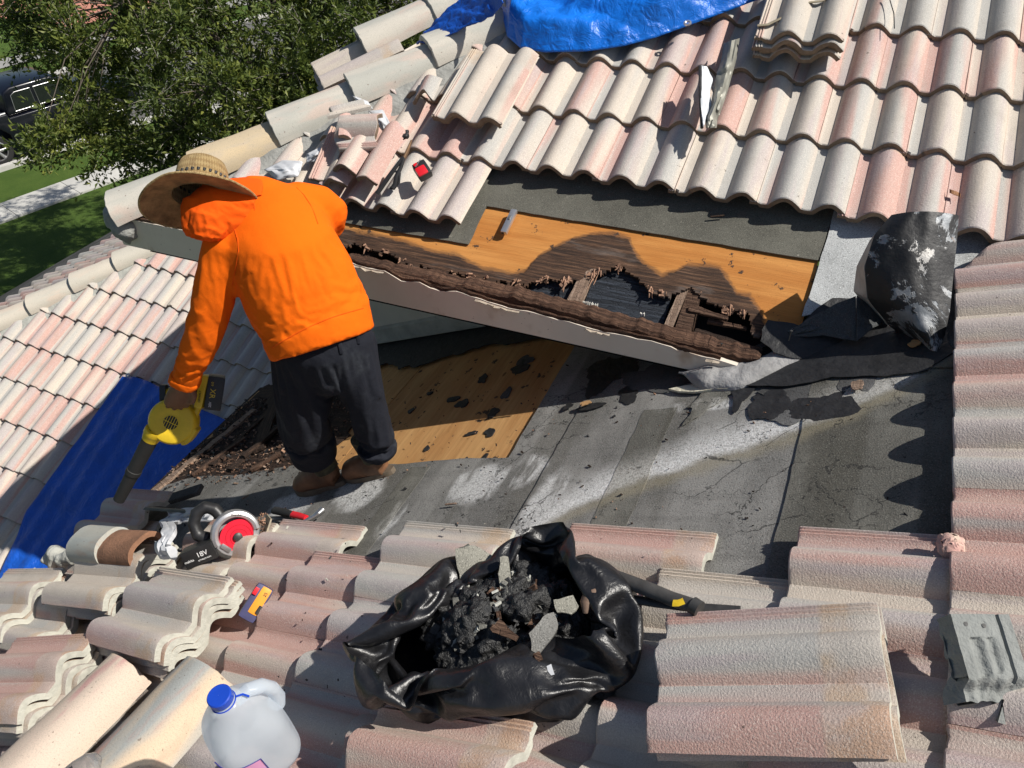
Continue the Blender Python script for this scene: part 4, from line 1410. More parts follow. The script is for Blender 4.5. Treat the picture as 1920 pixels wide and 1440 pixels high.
# ------------------------------------------------------------------ draped cloth
def drape(o, inner, pin, frames=26, shrink=-0.05, bend=0.4, stiff=14.0, mass=0.25, selfc=True, gravity=1.0):
    """let a garment hang over a slightly smaller body: a short cloth run in a scene of its own"""
    try:
        sc2 = bpy.data.scenes.new('drape')
        sc2.gravity = (0, 0, -9.81 * gravity)
        g = bpy.data.objects.new('drape_cloth', o.data.copy()); sc2.collection.objects.link(g)
        b_ = bpy.data.objects.new('drape_body', inner); sc2.collection.objects.link(b_)
        b_.modifiers.new('c', 'COLLISION'); b_.collision.thickness_outer = .004; b_.collision.cloth_friction = 12
        vg = g.vertex_groups.new(name='pin')
        for v in g.data.vertices:
            w = pin(v.co)
            if w > 0: vg.add([v.index], w, 'REPLACE')
        m = g.modifiers.new('cloth', 'CLOTH'); cs = m.settings
        cs.quality = 6; cs.mass = mass; cs.air_damping = 4
        cs.tension_stiffness = stiff; cs.compression_stiffness = stiff; cs.shear_stiffness = stiff * .6; cs.bending_stiffness = bend
        cs.tension_damping = 10; cs.compression_damping = 10; cs.shear_damping = 10
        cs.shrink_min = shrink; cs.vertex_group_mass = 'pin'
        m.collision_settings.distance_min = .003; m.collision_settings.use_self_collision = selfc; m.collision_settings.self_distance_min = .003
        m.point_cache.frame_start = 1; m.point_cache.frame_end = frames
        for fr in range(1, frames + 1): sc2.frame_set(fr)
        dg = sc2.view_layers[0].depsgraph
        me = g.evaluated_get(dg).to_mesh()
        co = [v.co.copy() for v in me.vertices]
        if len(co) == len(o.data.vertices) and all(q.length < 50 for q in co):
            for v, q in zip(o.data.vertices, co):
                if (q - v.co).length < 0.25: v.co = q
        o.data.update()
        bpy.data.objects.remove(g); bpy.data.objects.remove(b_); bpy.data.scenes.remove(sc2)
    except Exception as ex:
        print('drape skipped', ex)
    m = o.modifiers.new('s', 'SUBSURF'); m.levels = 1; m.render_levels = 1
    bake(o)
    o.data.polygons.foreach_set('use_smooth', [True] * len(o.data.polygons))


def shrunk(o, d):
    me = o.data.copy(); me.update()
    nn = [v.normal.copy() for v in me.vertices]
    for v, q in zip(me.vertices, nn): v.co -= q * d
    return me


# trousers
mb = MB()
rings(mb, [(625, 585, 2.545, .158, .115), (612, 612, 2.545, .172, .135), (606, 640, 2.565, .178, .150), (606, 668, 2.60, .172, .150), (606, 690, 2.64, .15, .13)], LAT)
rings(mb, [(562, 655, 2.57, .085, .10), (560, 700, 2.62, .106, .112), (562, 745, 2.72, .098, .100), (568, 790, 2.82, .092, .090), (582, 828, 2.92, .095, .088), (590, 852, 2.98, .090, .082), (593, 862, 3.00, .086, .078)], LAT)
rings(mb, [(652, 640, 2.57, .080, .10), (662, 690, 2.63, .082, .098), (674, 740, 2.71, .073, .086), (690, 785, 2.785, .070, .080), (703, 822, 2.845, .069, .076), (709, 842, 2.87, .074, .072), (712, 856, 2.89, .066, .062)], LAT)


def tri(x):
    return 2 * abs(2 * (x - math.floor(x + .5))) - 1


def trouser_fold(c, n_):
    low = sstep(-1.80, -2.05, c.z)
    f = 0.0025 * nz(c, 9)
    x1 = c.z * 9.5 + c.dot(camdir(1, 0, 0)) * 2.2 + 0.55 * noise.noise(c * 9)
    f += low * 0.0075 * tri(x1) * (0.55 + 0.8 * noise.noise(c * 7))
    f += low * 0.004 * tri(c.z * 17 - c.dot(camdir(1, 0, 0)) * 5 + .7 * noise.noise(c * 11))
    x2 = c.dot(camdir(0.55, 0.83, 0)) * 6.5 + 0.6 * noise.noise(c * 6 + Vector((3, 3, 3)))
    f += 0.0055 * (1 - low) * max(0, tri(x2)) * (0.35 + max(0, noise.noise(c * 5 + Vector((1, 7, 2))) * 1.8))
    x3 = c.dot(camdir(-0.7, 0.7, 0)) * 8.5 + 0.6 * noise.noise(c * 7 + Vector((9, 3, 3)))
    f += 0.0045 * max(0, tri(x3)) * max(0, noise.noise(c * 6 + Vector((4, 1, 2))) * 1.8)
    return f


trousers = fused(mb, 'trousers', M['jean'], 0.0125, WORKER, 6, lambda c, n_: 0.5 * trouser_fold(c, n_))
_h1, _h2, _z1 = atd(592, 858, 2.99), atd(711, 852, 2.885), Vector((0, 0, 1))
drape(trousers, shrunk(trousers, 0.030), lambda c: 1.0 if c.z > -1.47 else (1.0 if min((c - _h1).dot(_z1), (c - _h2).dot(_z1)) < .03 and c.z < -1.95 else 0.0), 22, -0.085, 0.15)
def on_skin(o, px, py, off=0.003):
    """where the line of sight through a pixel meets a built garment"""
    ok, p_, n_, _i = o.ray_cast(Vector((0, 0, 0)), ray(px, py).normalized())
    return (p_ + n_ * off) if ok else None


trousers.data.update()
for (px, py) in [(636, 648), (668, 630)]:
    q_ = [on_skin(trousers, px - 2 + 1.5 * k, py - 14 + 7 * k) for k in range(5)]
    q_ = [p_ for p_ in q_ if p_ is not None]
    if len(q_) > 2:
        mb = MB(); mb.tube(q_, [(.007, .0035)] * len(q_), 8); mb.build('belt_loop', M['jean'], trousers)

# shirt
mb = MB()
rings(mb, [(606, 646, 2.54, .180, .150), (596, 618, 2.53, .185, .158), (582, 580, 2.52, .190, .165), (562, 535, 2.50, .194, .165), (536, 485, 2.48, .190, .158), (508, 438, 2.47, .182, .140), (486, 402, 2.455, .150, .115), (462, 380, 2.44, .105, .085), (446, 374, 2.43, .080, .072)], LAT, 28)
rings(mb, [(470, 425, 2.46, .09, .09), (424, 468, 2.43, .078, .080), (404, 520, 2.445, .068, .066), (390, 570, 2.48, .062, .060), (376, 620, 2.53, .058, .056), (362, 665, 2.59, .055, .053), (352, 700, 2.65, .050, .048), (348, 714, 2.675, .048, .046)], LAT)
rings(mb, [(520, 405, 2.47, .085, .085), (566, 384, 2.52, .078, .078), (602, 388, 2.55, .070, .068), (624, 402, 2.58, .062, .060), (622, 420, 2.63, .055, .052), (610, 432, 2.69, .046, .046), (598, 440, 2.74, .044, .044)], camdir(0.5, -0.8, 0.2))


def shirt_fold(c, n_):
    f = 0.0025 * nz(c, 8)
    # drag lines from the near armpit towards the belly and along the sleeve
    pit = atd(430, 548, 2.44)
    d = (c - pit).length
    k = exp(-(d / 0.16) ** 2)
    ang = (c - pit).dot(camdir(0.55, -0.83, 0)) * 95 + 1.5 * noise.noise(c * 7)
    f += 0.0040 * k * tri(ang / 6.28)
    el = exp(-((c - atd(376, 610, 2.52)).length / 0.20) ** 2)
    f += 0.0034 * el * tri(c.dot(camdir(0.95, -0.25, 0)) * 17 + .6 * noise.noise(c * 8))
    f += 0.0030 * el * tri(c.dot(camdir(0.45, 0.9, 0)) * 13 + .8 * noise.noise(c * 9))
    hem = exp(-((c - atd(505, 650, 2.52)).length / 0.12) ** 2)
    f += 0.005 * hem * tri(c.dot(camdir(0.8, -0.55, 0)) * 13 + .5 * noise.noise(c * 9))
    hr = exp(-((c - atd(650, 590, 2.45)).length / 0.14) ** 2)
    f += 0.0028 * hr * tri(c.dot(camdir(0.3, 0.95, 0)) * 14 + .7 * noise.noise(c * 8))
    ns = exp(-((c - atd(470, 395, 2.42)).length / 0.10) ** 2)
    f += 0.003 * ns * sin(c.dot(camdir(0.5, 0.85, 0)) * 140 + 2 * noise.noise(c * 9))
    return f


shirt = fused(mb, 'shirt', M['hivis'], 0.0115, WORKER, 3, lambda c, n_: 0.6 * shirt_fold(c, n_))
_cf = atd(347, 712, 2.672)
_hm = atd(600, 632, 2.535); _sd = (atd(508, 438, 2.47) - _hm).normalized()
drape(shirt, shrunk(shirt, 0.016), lambda c: 1.0 if (c.z > -1.13 or (c - _cf).length < .06) else (0.85 if ((c - _hm).dot(_sd) < .035 and c.z < -1.3) else 0.0), 22, -0.022, 0.6)
# seams that follow the cloth: hem stitching and the two armhole seams
shirt.data.update()
for pl_ in ([(510 + 9 * k, 652 - 3.9 * k - 9 * sin(pi * k / 19)) for k in range(20)], [(432, 415), (440, 430), (446, 450), (447, 470), (444, 492), (440, 515), (436, 535)], [(556, 352), (570, 366), (582, 384), (590, 402), (596, 420)]):
    q_ = [on_skin(shirt, px, py, .0006) for px, py in pl_]
    q_ = [p_ for p_ in q_ if p_ is not None]
    q_ = [p_ for i, p_ in enumerate(q_) if i == 0 or (p_ - q_[i - 1]).length < .06]
    if len(q_) > 3:
        mb = MB(); mb.tube(q_, .0016, 6); mb.build('seam', M['hivis_hood'], shirt)
# cuff
mb2 = MB()
rings(mb2, [(349, 706, 2.665, .053, .050), (347, 712, 2.672, .055, .052), (345, 719, 2.682, .051, .049), (346, 716, 2.678, .044, .042)], LAT, 20)
fused(mb2, 'cuff', M['hivis'], 0.006, shirt, 2, lambda c, n_: 0.003 * nz(c, 30))

# body: head, neck, hands and forearms in one skin
mb = MB()
ball(mb, atd(404, 402, 2.40), 0.074, (1, 1, 1.0))
rings(mb, [(404, 398, 2.39, .06, .06), (440, 392, 2.43, .062, .062), (470, 400, 2.46, .06, .06)], LAT)
rings(mb, [(470, 410, 2.46, .05, .05), (410, 500, 2.44, .04, .04), (378, 610, 2.52, .038, .036), (352, 700, 2.66, .034, .030), (345, 722, 2.70, .033, .027)], LAT)
rings(mb, [(345, 720, 2.695, .032, .027), (338, 735, 2.735, .042, .026), (333, 748, 2.765, .046, .024), (330, 757, 2.785, .042, .020)], camdir(0.95, -0.2, 0.2))
rings(mb, [(480, 420, 2.47, .06, .06), (560, 392, 2.54, .042, .042), (612, 412, 2.60, .036, .036), (596, 442, 2.75, .032, .028), (585, 452, 2.80, .035, .022)], LAT)
rings(mb, [(480, 440, 2.47, .1, .09), (560, 560, 2.52, .12, .11), (606, 640, 2.58, .12, .11)], LAT)
# fingers of the near hand close round the grip, the thumb goes over it
for i, (px, py) in enumerate([(352, 752), (341, 756), (329, 757), (317, 753)]):
    d0 = 2.775 + 0.006 * i
    pts = [atd(px + 3, py - 14, d0 - .01), atd(px, py + 2, d0 + .004), atd(px - 2, py + 9, d0 + .03), atd(px - 1, py + 2, d0 + .055), atd(px + 1, py - 8, d0 + .06)]
    mb.tube(pts, [.0105, .0105, .0098, .009, .0075], 8)
mb.tube([atd(357, 728, 2.715), atd(364, 742, 2.735), atd(361, 753, 2.76), atd(350, 757, 2.785)], [.014, .0125, .011, .009], 8)
for i in range(4):
    mb.tube([atd(585 - 2 * i, 450 + 3 * i, 2.80), atd(575 - 3 * i, 458 + 3 * i, 2.83), atd(568 - 3 * i, 463 + 3 * i, 2.86)], [.010, .009, .007], 8)
mb.tube([atd(590, 447, 2.79), atd(588, 458, 2.81), atd(580, 466, 2.83)], [.011, .010, .008], 8)
body = fused(mb, 'body', M['skin'], 0.0055, WORKER, 2)

# hood over head and neck
mb = MB()
ball(mb, atd(402, 396, 2.375), 0.082, (1.0, 1.0, 1.0))
rings(mb, [(390, 396, 2.375, .090, .095), (420, 394, 2.40, .094, .098), (452, 395, 2.43, .105, .105), (480, 402, 2.45, .12, .11)], camdir(-0.3, 0.95, 0.1))
rings(mb, [(384, 392, 2.37, .07, .075), (374, 412, 2.36, .056, .060), (368, 430, 2.36, .048, .050), (370, 442, 2.37, .040, .040)], camdir(0.9, -0.3, 0.2))
rings(mb, [(392, 405, 2.35, .06, .07), (388, 432, 2.35, .062, .06), (386, 446, 2.36, .052, .05)], camdir(0.9, 0.1, 0.3))
hood = fused(mb, 'hood', M['hivis_hood'], 0.008, WORKER, 3)
drape(hood, shrunk(hood, 0.014), lambda c: 1.0 if c.z > -1.0 else 0.0, 16, -0.045, 0.3)

# straw hat: crown, brim, band of holes
ax = camdir(-0.06, -0.955, 0.27)
bx = (camdir(0.956, -0.294, 0.0) - ax * camdir(0.956, -0.294, 0.0).dot(ax)).normalized()
by = ax.cross(bx)
hc_ = atd(374, 368, 2.36)
HM = Matrix(((bx.x, by.x, ax.x, hc_.x), (bx.y, by.y, ax.y, hc_.y), (bx.z, by.z, ax.z, hc_.z), (0, 0, 0, 1)))
hat = empty('straw_hat', HM, WORKER)
mb = MB()
mb.lathe([(0.084, -0.006), (0.083, 0.012), (0.081, 0.035), (0.078, 0.062), (0.074, 0.088), (0.066, 0.108), (0.052, 0.118), (0.030, 0.122), (0.0005, 0.121)], 40, Matrix.Translation((0.006, 0, 0)), caps=False)
crown = mb.build('crown', M['straw'], hat, HM)
mb = MB()


def brim(u, v):
    an = 2 * pi * u
    r = 0.084 + 0.086 * v
    c, s = cos(an), sin(an)
    dz = -0.030 * v ** 1.6 * (abs(c) ** 1.5) * (1.5 if c < 0 else 0.3) - 0.012 * v * (0.5 - 0.5 * s) - 0.014 * v ** 1.4 * max(0, s) ** 2
    return (0.006 + r * c * (1.02 if c < 0 else 1.0), r * s * 0.94, dz + 0.003 * noise.noise(Vector((c * 3, s * 3, v * 2))))


mb.grid(lambda u, v: brim(u, v), 56, 8)
mb.cur = 1
mb.grid(lambda u, v: Vector(brim(1 - u, v)) - Vector((0, 0, .004)), 56, 8)
mb.cur = 0
mb.tube([Vector(brim(k / 56, 1.0)) - Vector((0, 0, .002)) for k in range(57)], 0.0035, 6)
mb.build('brim', [M['straw'], M['straw_under']], hat, HM)
mb = MB()
for k in range(30):
    an = 2 * pi * k / 30
    mb.tube([Vector((0.006 + 0.0790 * cos(an), 0.0790 * sin(an), 0.044)), Vector((0.006 + 0.0815 * cos(an + .02), 0.0815 * sin(an + .02), 0.052))], [0.0042, 0.0042], 6)
mb.build('vent_holes', M['black_print'], crown, HM)

# boots
BOOT = simple('brown_boot_leather', (0.150, 0.070, 0.033), 0.6, 0.45, 14, 0.5, 90, bdist=0.004)
CAMO = simple('boot_shaft_cloth', (0.06, 0.055, 0.030), 0.85, 0.7, 30, 0.4, 200)
SOLE = simple('boot_sole', (0.13, 0.10, 0.07), 0.8, 0.3, 20, 0.4, 80)
for (tx, ty), (hx, hy), nm in [((553, 925), (652, 908), 1), ((668, 898), (742, 888), 2)]:
    toe = at(tx, ty, FA, 0.0); heel = at(hx, hy, FA, 0.0)
    fw = (toe - heel); L = fw.length; fw.normalize()
    nn = FA.n; sd = nn.cross(fw).normalized(); L = 0.255 if nm == 1 else 0.24
    B = Matrix(((fw.x, sd.x, nn.x, heel.x), (fw.y, sd.y, nn.y, heel.y), (fw.z, sd.z, nn.z, heel.z), (0, 0, 0, 1))) @ Matrix.Translation((0, 0, 0.006))
    boot = empty('boot', B, WORKER)
    mb = MB()
    mb.tube([(0.03, 0, .055), (0.09, 0, .055), (0.15, 0, .050), (0.20, 0, .042), (L - .025, 0, .036)], [(.040, .056), (.041, .056), (.046, .049), (.049, .040), (.039, .029)], 16, up=(0, 0, 1))
    mb.tube([(0.045, 0, .05), (0.045, 0, .12), (0.04, 0, .17)], [(.042, .038), (.043, .042), (.045, .045)], 14)
    put(fused(mb, 'boot_upper', BOOT, 0.007, None, 3, lambda c, n_: 0.0015 * nz(c, 40)), boot, B)
    mb = MB()
    mb.tube([(0.048, 0, .085), (0.046, 0, .13), (0.040, 0, .19)], [(.049, .047), (.051, .05), (.054, .054)], 16)
    mb.build('shaft', CAMO, boot, B)
    out = []
    for k in range(28):
        an = 2 * pi * k / 28
        x = 0.5 * L + 0.5 * L * cos(an) * 1.02; w = 0.036 + 0.012 * sstep(.3, .75, x / L)
        out.append((x, w * (abs(sin(an)) ** .7) * (1 if sin(an) > 0 else -1)))
    mb = MB(); mb.prism(out, -0.004, 0.024); mb.build('sole', SOLE, boot, B)
    mb = MB(); mb.prism([(x * .30 if x > 0 else x, y * .97) for x, y in out], -0.006, 0.0); mb.build('heel_block', M['black_rubber'], boot, B)


# ------------------------------------------------------------------ lettering
def text(s_, size, mat, Mx, parent, name='lettering', ext=0.0004, shear=0.0, align='CENTER'):
    cu = bpy.data.curves.new(name, 'FONT')
    cu.body = s_; cu.size = size; cu.align_x = align; cu.align_y = 'CENTER'; cu.extrude = ext; cu.shear = shear
    o = bpy.data.objects.new(name, cu); COL.objects.link(o)
    dg = bpy.context.evaluated_depsgraph_get(); dg.update()
    me = bpy.data.meshes.new_from_object(o.evaluated_get(dg))
    COL.objects.unlink(o); bpy.data.objects.remove(o); bpy.data.curves.remove(cu)
    me.materials.clear(); me.materials.append(mat)
    return obj(name, me, parent, Mx)


# ------------------------------------------------------------------ the blower
bo = atd(325, 790, 2.86)
zx = camdir(1, 0.03, 0.12); zz = camdir(-0.12, 0.10, -1.0); zz = (zz - zx * zz.dot(zx)).normalized(); zy = zz.cross(zx)
BM = Matrix(((zx.x, zy.x, zz.x, bo.x), (zx.y, zy.y, zz.y, bo.y), (zx.z, zy.z, zz.z, bo.z), (0, 0, 0, 1)))
blower = tag(empty('leaf_blower', BM), 'yellow and black cordless blower held above the blue tarp', 'blower')
S = 2.86 / FPX


def bl(px, py, z=0.0): return Vector(((px - 325) * S, -(py - 790) * S, z))


mb = MB()
hp = [bl(*q) for q in [(300, 806), (292, 818), (282, 812), (284, 800), (290, 786), (302, 772), (318, 764), (336, 765), (352, 773), (362, 786), (366, 800), (370, 806), (360, 822), (352, 832), (346, 834), (338, 824), (322, 820), (310, 812)]]
mb.prism(ccw([(q.x, q.y) for q in hp]), -0.045, 0.020)
mb.lathe([(0.001, -.05), (0.080, -.05), (0.086, -.04), (0.086, 0.014), (0.080, 0.026), (0.052, 0.032), (0.045, 0.030), (0.001, 0.030)], 36)
bod = mb.build('housing', M['yellow'], blower, BM)
m_ = bod.modifiers.new('b', 'BEVEL'); m_.width = 0.004; m_.segments = 2; m_.limit_method = 'ANGLE'; bake(bod)
mb = MB()
mb.lathe([(0.0005, 0.0312), (0.026, 0.0312)], 24, caps=False)
mb.build('air_inlet', M['black_print'], bod, BM)
mb = MB(); mb.smooth = False
for k in range(-2, 3):
    w = sqrt(max(0, .026 ** 2 - (k * .0092) ** 2))
    if w > 0.004: mb.box((k * .0092, 0, .0325), (.0022, 2 * w, .002), rot=(0, 0, 0))
mb.box((0, 0, .0325), (.052, .0026, .0021))
g_ = mb.build('inlet_grille', M['yellow'], bod, BM @ Matrix.Rotation(radians(-25), 4, 'Z'))
for (px, py) in [(289, 801), (296, 770), (350, 775), (362, 803), (345, 830), (301, 813), (298, 812)]:
    mb = MB(); mb.lathe([(.0065, -.03), (.0065, .022), (.003, .022), (.003, .0205), (.0002, .0205)], 12, Matrix.Translation(bl(px, py)))
    mb.build('screw_boss', M['yellow'], bod, BM)
# nozzle
ta, tb = bl(290, 812), bl(208, 955) + Vector((0, 0, -0.10))
dn = (tb - ta)
mb = MB()
mb.tube([ta - dn * .04, ta + dn * .02, ta + dn * .03, ta + dn * .10], [.036, .036, .034, .030], 20)
mb.build('nozzle_collar', M['yellow'], blower, BM)
mb = MB()
mb.tube([ta + dn * q for q in (.08, .30, .54, .545, .60, .605, .8, 1.0)], [.0290, .0275, .0260, .0285, .0285, .0255, .0235, .0215], 22)
mb.build('nozzle', M['black_rubber'], blower, BM)
# grip frame, switch, battery
mb = MB()
mb.tube([bl(312, 772, -.02), bl(308, 755, -.02), bl(308, 740, -.02), bl(322, 732, -.02), bl(345, 730, -.02), bl(366, 732, -.02), bl(370, 748, -.015), bl(368, 764, -.01), bl(360, 782, -.01)], [.014, .014, .014, .015, .016, .016, .015, .013, .015], 12)
mb.build('grip', M['yellow'], blower, BM)
mb = MB(); mb.box(bl(305, 738, -.02), (.022, .062, .040), bev=.006); mb.build('grip_pad', M['black_plastic'], blower, BM)
mb = MB(); mb.box(bl(363, 740, 0.0), (.018, .058, .034), bev=.006); mb.build('switch_panel', M['black_plastic'], blower, BM)
mb = MB(); mb.box(bl(364, 743, 0.018), (.006, .010, .003)); mb.build('trigger_lock', M['yellow'], blower, BM)
mb = MB(); mb.box((0, 0, 0), (.030, .125, .058), bev=.008); mb.build('battery_mount', M['yellow'], blower, BM @ Matrix.Translation(bl(378, 732, -.005)) @ Matrix.Rotation(radians(-12), 4, 'Z'))
BB = BM @ Matrix.Translation(bl(397, 734, -.02)) @ Matrix.Rotation(radians(-8), 4, 'Z') @ Matrix.Rotation(radians(14), 4, 'Y')
mb = MB(); mb.box((0, 0, 0), (.060, .128, .085), bev=.010); bat = mb.build('battery', M['black_plastic'], blower, BB)
YP = simple('yellow_print', (0.62, 0.45, 0.03), .6, .05, 20)
text('XR', .028, YP, BB @ Matrix.Translation((-.008, .0, .0435)) @ Matrix.Rotation(radians(-90), 4, 'Z'), bat)
text('20V', .013, M['white_print'], BB @ Matrix.Translation((-.010, -.042, .0435)) @ Matrix.Rotation(radians(90), 4, 'Z'), bat)
text('6.0', .013, YP, BB @ Matrix.Translation((-.012, .036, .0435)) @ Matrix.Rotation(radians(90), 4, 'Z'), bat)
text('DEWALT', .012, M['black_print'], BM @ Matrix.Translation(bl(289, 804, .0245)) @ Matrix.Rotation(radians(68), 4, 'Z'), bod)
text('DEWALT', .011, M['black_print'], BM @ Matrix.Translation(bl(376, 740, .026)) @ Matrix.Rotation(radians(85), 4, 'Z'), bod)
mb = MB(); mb.smooth = False
mb.box((0, 0, 0), (.030, .006, .0006)); mb.build('name_bar', M['black_print'], bod, BM @ Matrix.Translation(bl(295, 808, .0242)) @ Matrix.Rotation(radians(68), 4, 'Z'))
# ------------------------------------------------------------------ loose tiles, caps and fragments
LOOSE = [tile_mesh('loose_tile', M['tile_near'], s, c, 10) for s, c in ((21, 1.2), (22, 0.6), (23, 1.6), (24, 0.9))]


def loose_matrix(F, pa, pb, h):
    """pa, pb: pixels of the lock edge at butt and head; the pan lies h above the deck"""
    A_ = at(*pa, F, h); B_ = at(*pb, F, h)
    y = (B_ - A_); y -= F.n * y.dot(F.n); y.normalize()
    x = y.cross(F.n).normalized()
    o = A_ + x * LOCK
    return Matrix(((x.x, y.x, F.n.x, o.x), (x.y, y.y, F.n.y, o.y), (x.z, y.z, F.n.z, o.z), (0, 0, 0, 1)))


def stack(F, pa, pb, h, n, labels, group=None, gap=0.0265, mesh=None, slip=0.010, tilt=0.0):
    """top tile at h, the others under it"""
    base = loose_matrix(F, pa, pb, h)
    for k in range(n):
        Mx = base @ Matrix.Translation((rr(-1, 1) * slip * (k > 0), rr(-1, 1) * slip * 1.6 * (k > 0), -gap * k)) @ Matrix.Rotation(rr(-.03, .03) * (k > 0), 4, 'Z') @ Matrix.Rotation(tilt, 4, 'X')
        o = obj('loose_roof_tile', mesh or LOOSE[RND.randrange(len(LOOSE))], None, Mx)
        tag(o, labels[min(k, len(labels) - 1)], 'roof tile', group)


# foreground stacks
stack(FA, (1252, 1153), (1660, 1130), 0.150, 2, ['pink banded loose barrel tile, top of the pair right of the black bag', 'loose barrel tile lying under the pink banded one right of the black bag'], 'loose tiles lying on the near slope')
stack(FA, (722, 1312), (1048, 1362), 0.135, 1, ['single cream loose barrel tile at the bottom edge below the black bag'], 'loose tiles lying on the near slope')
stack(FA, (35, 1197), (185, 1188), 0.215, 5, ['cream loose tile on top of the stack at the bottom left corner', 'loose tile inside the stack at the bottom left corner, under its cream top tile'], 'tiles inside the bottom left stack')
stack(FA, (18, 1068), (135, 1066), 0.205, 4, ['pink and cream tile on top of the left edge stack below the blue tarp', 'loose tile inside the left edge stack below the blue tarp'], 'tiles inside the left edge stack')
stack(FA, (95, 1083), (190, 1095), 0.155, 2, ['grey loose tile jutting out beside the left edge stack', 'loose tile under the grey one jutting out of the left edge stack'], 'loose tiles lying on the near slope')
stack(FA, (303, 1064), (455, 1086), 0.205, 4, ['rosy loose tile on top of the stack left of the yellow tape measure', 'loose tile inside the stack left of the yellow tape measure'], 'tiles inside the stack by the yellow tape measure')
stack(FA, (205, 1012), (352, 1015), 0.215, 4, ['pale loose tile under the broken rust coloured ridge piece', 'loose tile inside the stack under the broken rust coloured ridge piece'], 'tiles inside the stack below the blower nozzle')
stack(FA, (243, 917), (395, 928), 0.080, 1, ['mortar smeared loose tile at the tip of the blower nozzle'], 'loose tiles lying on the near slope')
stack(FA, (400, 975), (560, 985), 0.070, 1, ['cream loose tile lying under the circular saw'], 'loose tiles lying on the near slope')
# stacks on the upper slope
stack(FB, (809, 219), (868, 120), 0.155, 2, ['pink and grey loose tile, upper of the pair resting on the upper slope by the hip', 'lower loose tile of the pair resting on the upper slope by the hip'], 'loose tiles on the upper slope')
stack(FB, (1414, 72), (1452, -45), 0.210, 4, ['loose tile on top of the four high stack beside the blue tarp', 'loose tile inside the four high stack beside the blue tarp'], 'tiles inside the stack beside the blue tarp')
# stack beyond the hip
hs = hip_frame(HIPB, ZB, 2.83)
for k in range(5):
    Mx = hs @ Matrix.Translation((-0.44 + rr(-.01, .01), 0.04 + rr(-.02, .02), 0.125 - 0.028 * k)) @ Matrix.Rotation(0.10, 4, 'Y') @ Matrix.Rotation(rr(-.03, .03), 4, 'Z')
    tag(obj('loose_roof_tile', LOOSE[k % 4], None, Mx), 'top tile of the stack behind the hip ridge next to the tree' if k == 0 else 'tile inside the stack behind the hip ridge next to the tree', 'roof tile', 'tiles stacked behind the hip')
for k, lab in enumerate(['loose ridge cap lying behind the hip ridge, nearer to the tree', 'loose ridge cap lying behind the hip ridge, partly under the blue tarp']):
    Mx = hip_frame(HIPB, ZB, 3.03 + 0.25 * k) @ Matrix.Translation((-0.36, 0.02, 0.13)) @ Matrix.Rotation(rr(-.03, .03), 4, 'Z')
    tag(obj('loose_ridge_cap', CAPS['cap'], None, Mx), lab, 'ridge cap', 'loose ridge caps')


def cap_between(name, mat, pa, pb, h, F, label, L=0.43, r0=0.125, r1=0.11, ht=0.11, seed=5.0, roll=0.0):
    A_ = at(*pa, F, h); B_ = at(*pb, F, h)
    y = (B_ - A_).normalized(); z = F.n; x = y.cross(z).normalized(); z = x.cross(y)
    Mx = Matrix(((x.x, y.x, z.x, A_.x), (x.y, y.y, z.y, A_.y), (x.z, y.z, z.z, A_.z), (0, 0, 0, 1))) @ Matrix.Rotation(roll, 4, 'Y')
    return tag(obj(name, cap_mesh(name, mat, seed, L, r0, r1, ht), None, Mx), label, 'ridge cap', 'loose ridge caps')


cap_between('loose_ridge_cap', M['cap_pink'], (250, 1258), (40, 1470), 0.13, FA, 'cream ridge cap with a pink streak and white chalk spot, bottom left', 0.46, 0.098, 0.108, 0.10, 3.0)
cap_between('loose_ridge_cap', M['cap_ochre'], (400, 1270), (215, 1475), 0.13, FA, 'ochre and red ridge cap lying under the water jug', 0.46, 0.112, 0.118, 0.105, 8.0)
# broken rusty ridge pieces on the stack
cap_between('broken_ridge_cap', M['cap_dull'], (158, 1018), (290, 1028), 0.262, FA, 'broken grey and rust ridge piece on a stack below the blower', 0.215, 0.082, 0.080, 0.075, 11.0)
cap_between('broken_ridge_cap', simple('rust_brown_cap', (0.23, 0.115, 0.065), .93, .35, 12, .8, 120, bdist=.004), (215, 1026), (335, 1033), 0.250, FA, 'rust brown broken ridge piece leaning beside the grey one', 0.21, 0.080, 0.078, 0.070, 14.0)
mb = MB()
q0 = at(262, 1018, FA, 0.33)
mb.grid(lambda u, v: at(300 + 26 * u + 6 * sin(v * 7), 985 + 58 * v, FA, 0.27 + 0.05 * sin(pi * v) + 0.012 * noise.noise(Vector((u * 5, v * 6, 1)))), 10, 16, 0.014)
tag(mb.build('mortar_lump', M['white_tape']), 'white mortar lump stuck at the end of the broken rust ridge piece', 'mortar')


# broken fragments by the hip
def frag(label, F, px, py, h, rotz, xr, y0, y1, seed, tilt=(0, 0), mat='tile'):
    lo = lambda x: y0 + 0.03 * noise.noise(Vector((x * 18, seed, 0)))
    hi = lambda x: y1 + 0.035 * noise.noise(Vector((x * 15, seed, 4)))
    me = tile_mesh('tile_fragment', M[mat], seed, 0, 6, lambda x, y: lo(x) + (hi(x) - lo(x)) * (y / TL), xr)
    c = Vector(((xr[0] + xr[1]) / 2, (y0 + y1) / 2, 0))
    W = at(px, py, F, h)
    B = F.mat(); B.translation = W
    Mx = B @ Matrix.Rotation(rotz, 4, 'Z') @ Matrix.Rotation(tilt[0], 4, 'X') @ Matrix.Rotation(tilt[1], 4, 'Y') @ Matrix.Translation(-c)
    return tag(obj('tile_fragment', me, None, Mx), label, 'tile fragment', 'broken tile pieces by the hip')


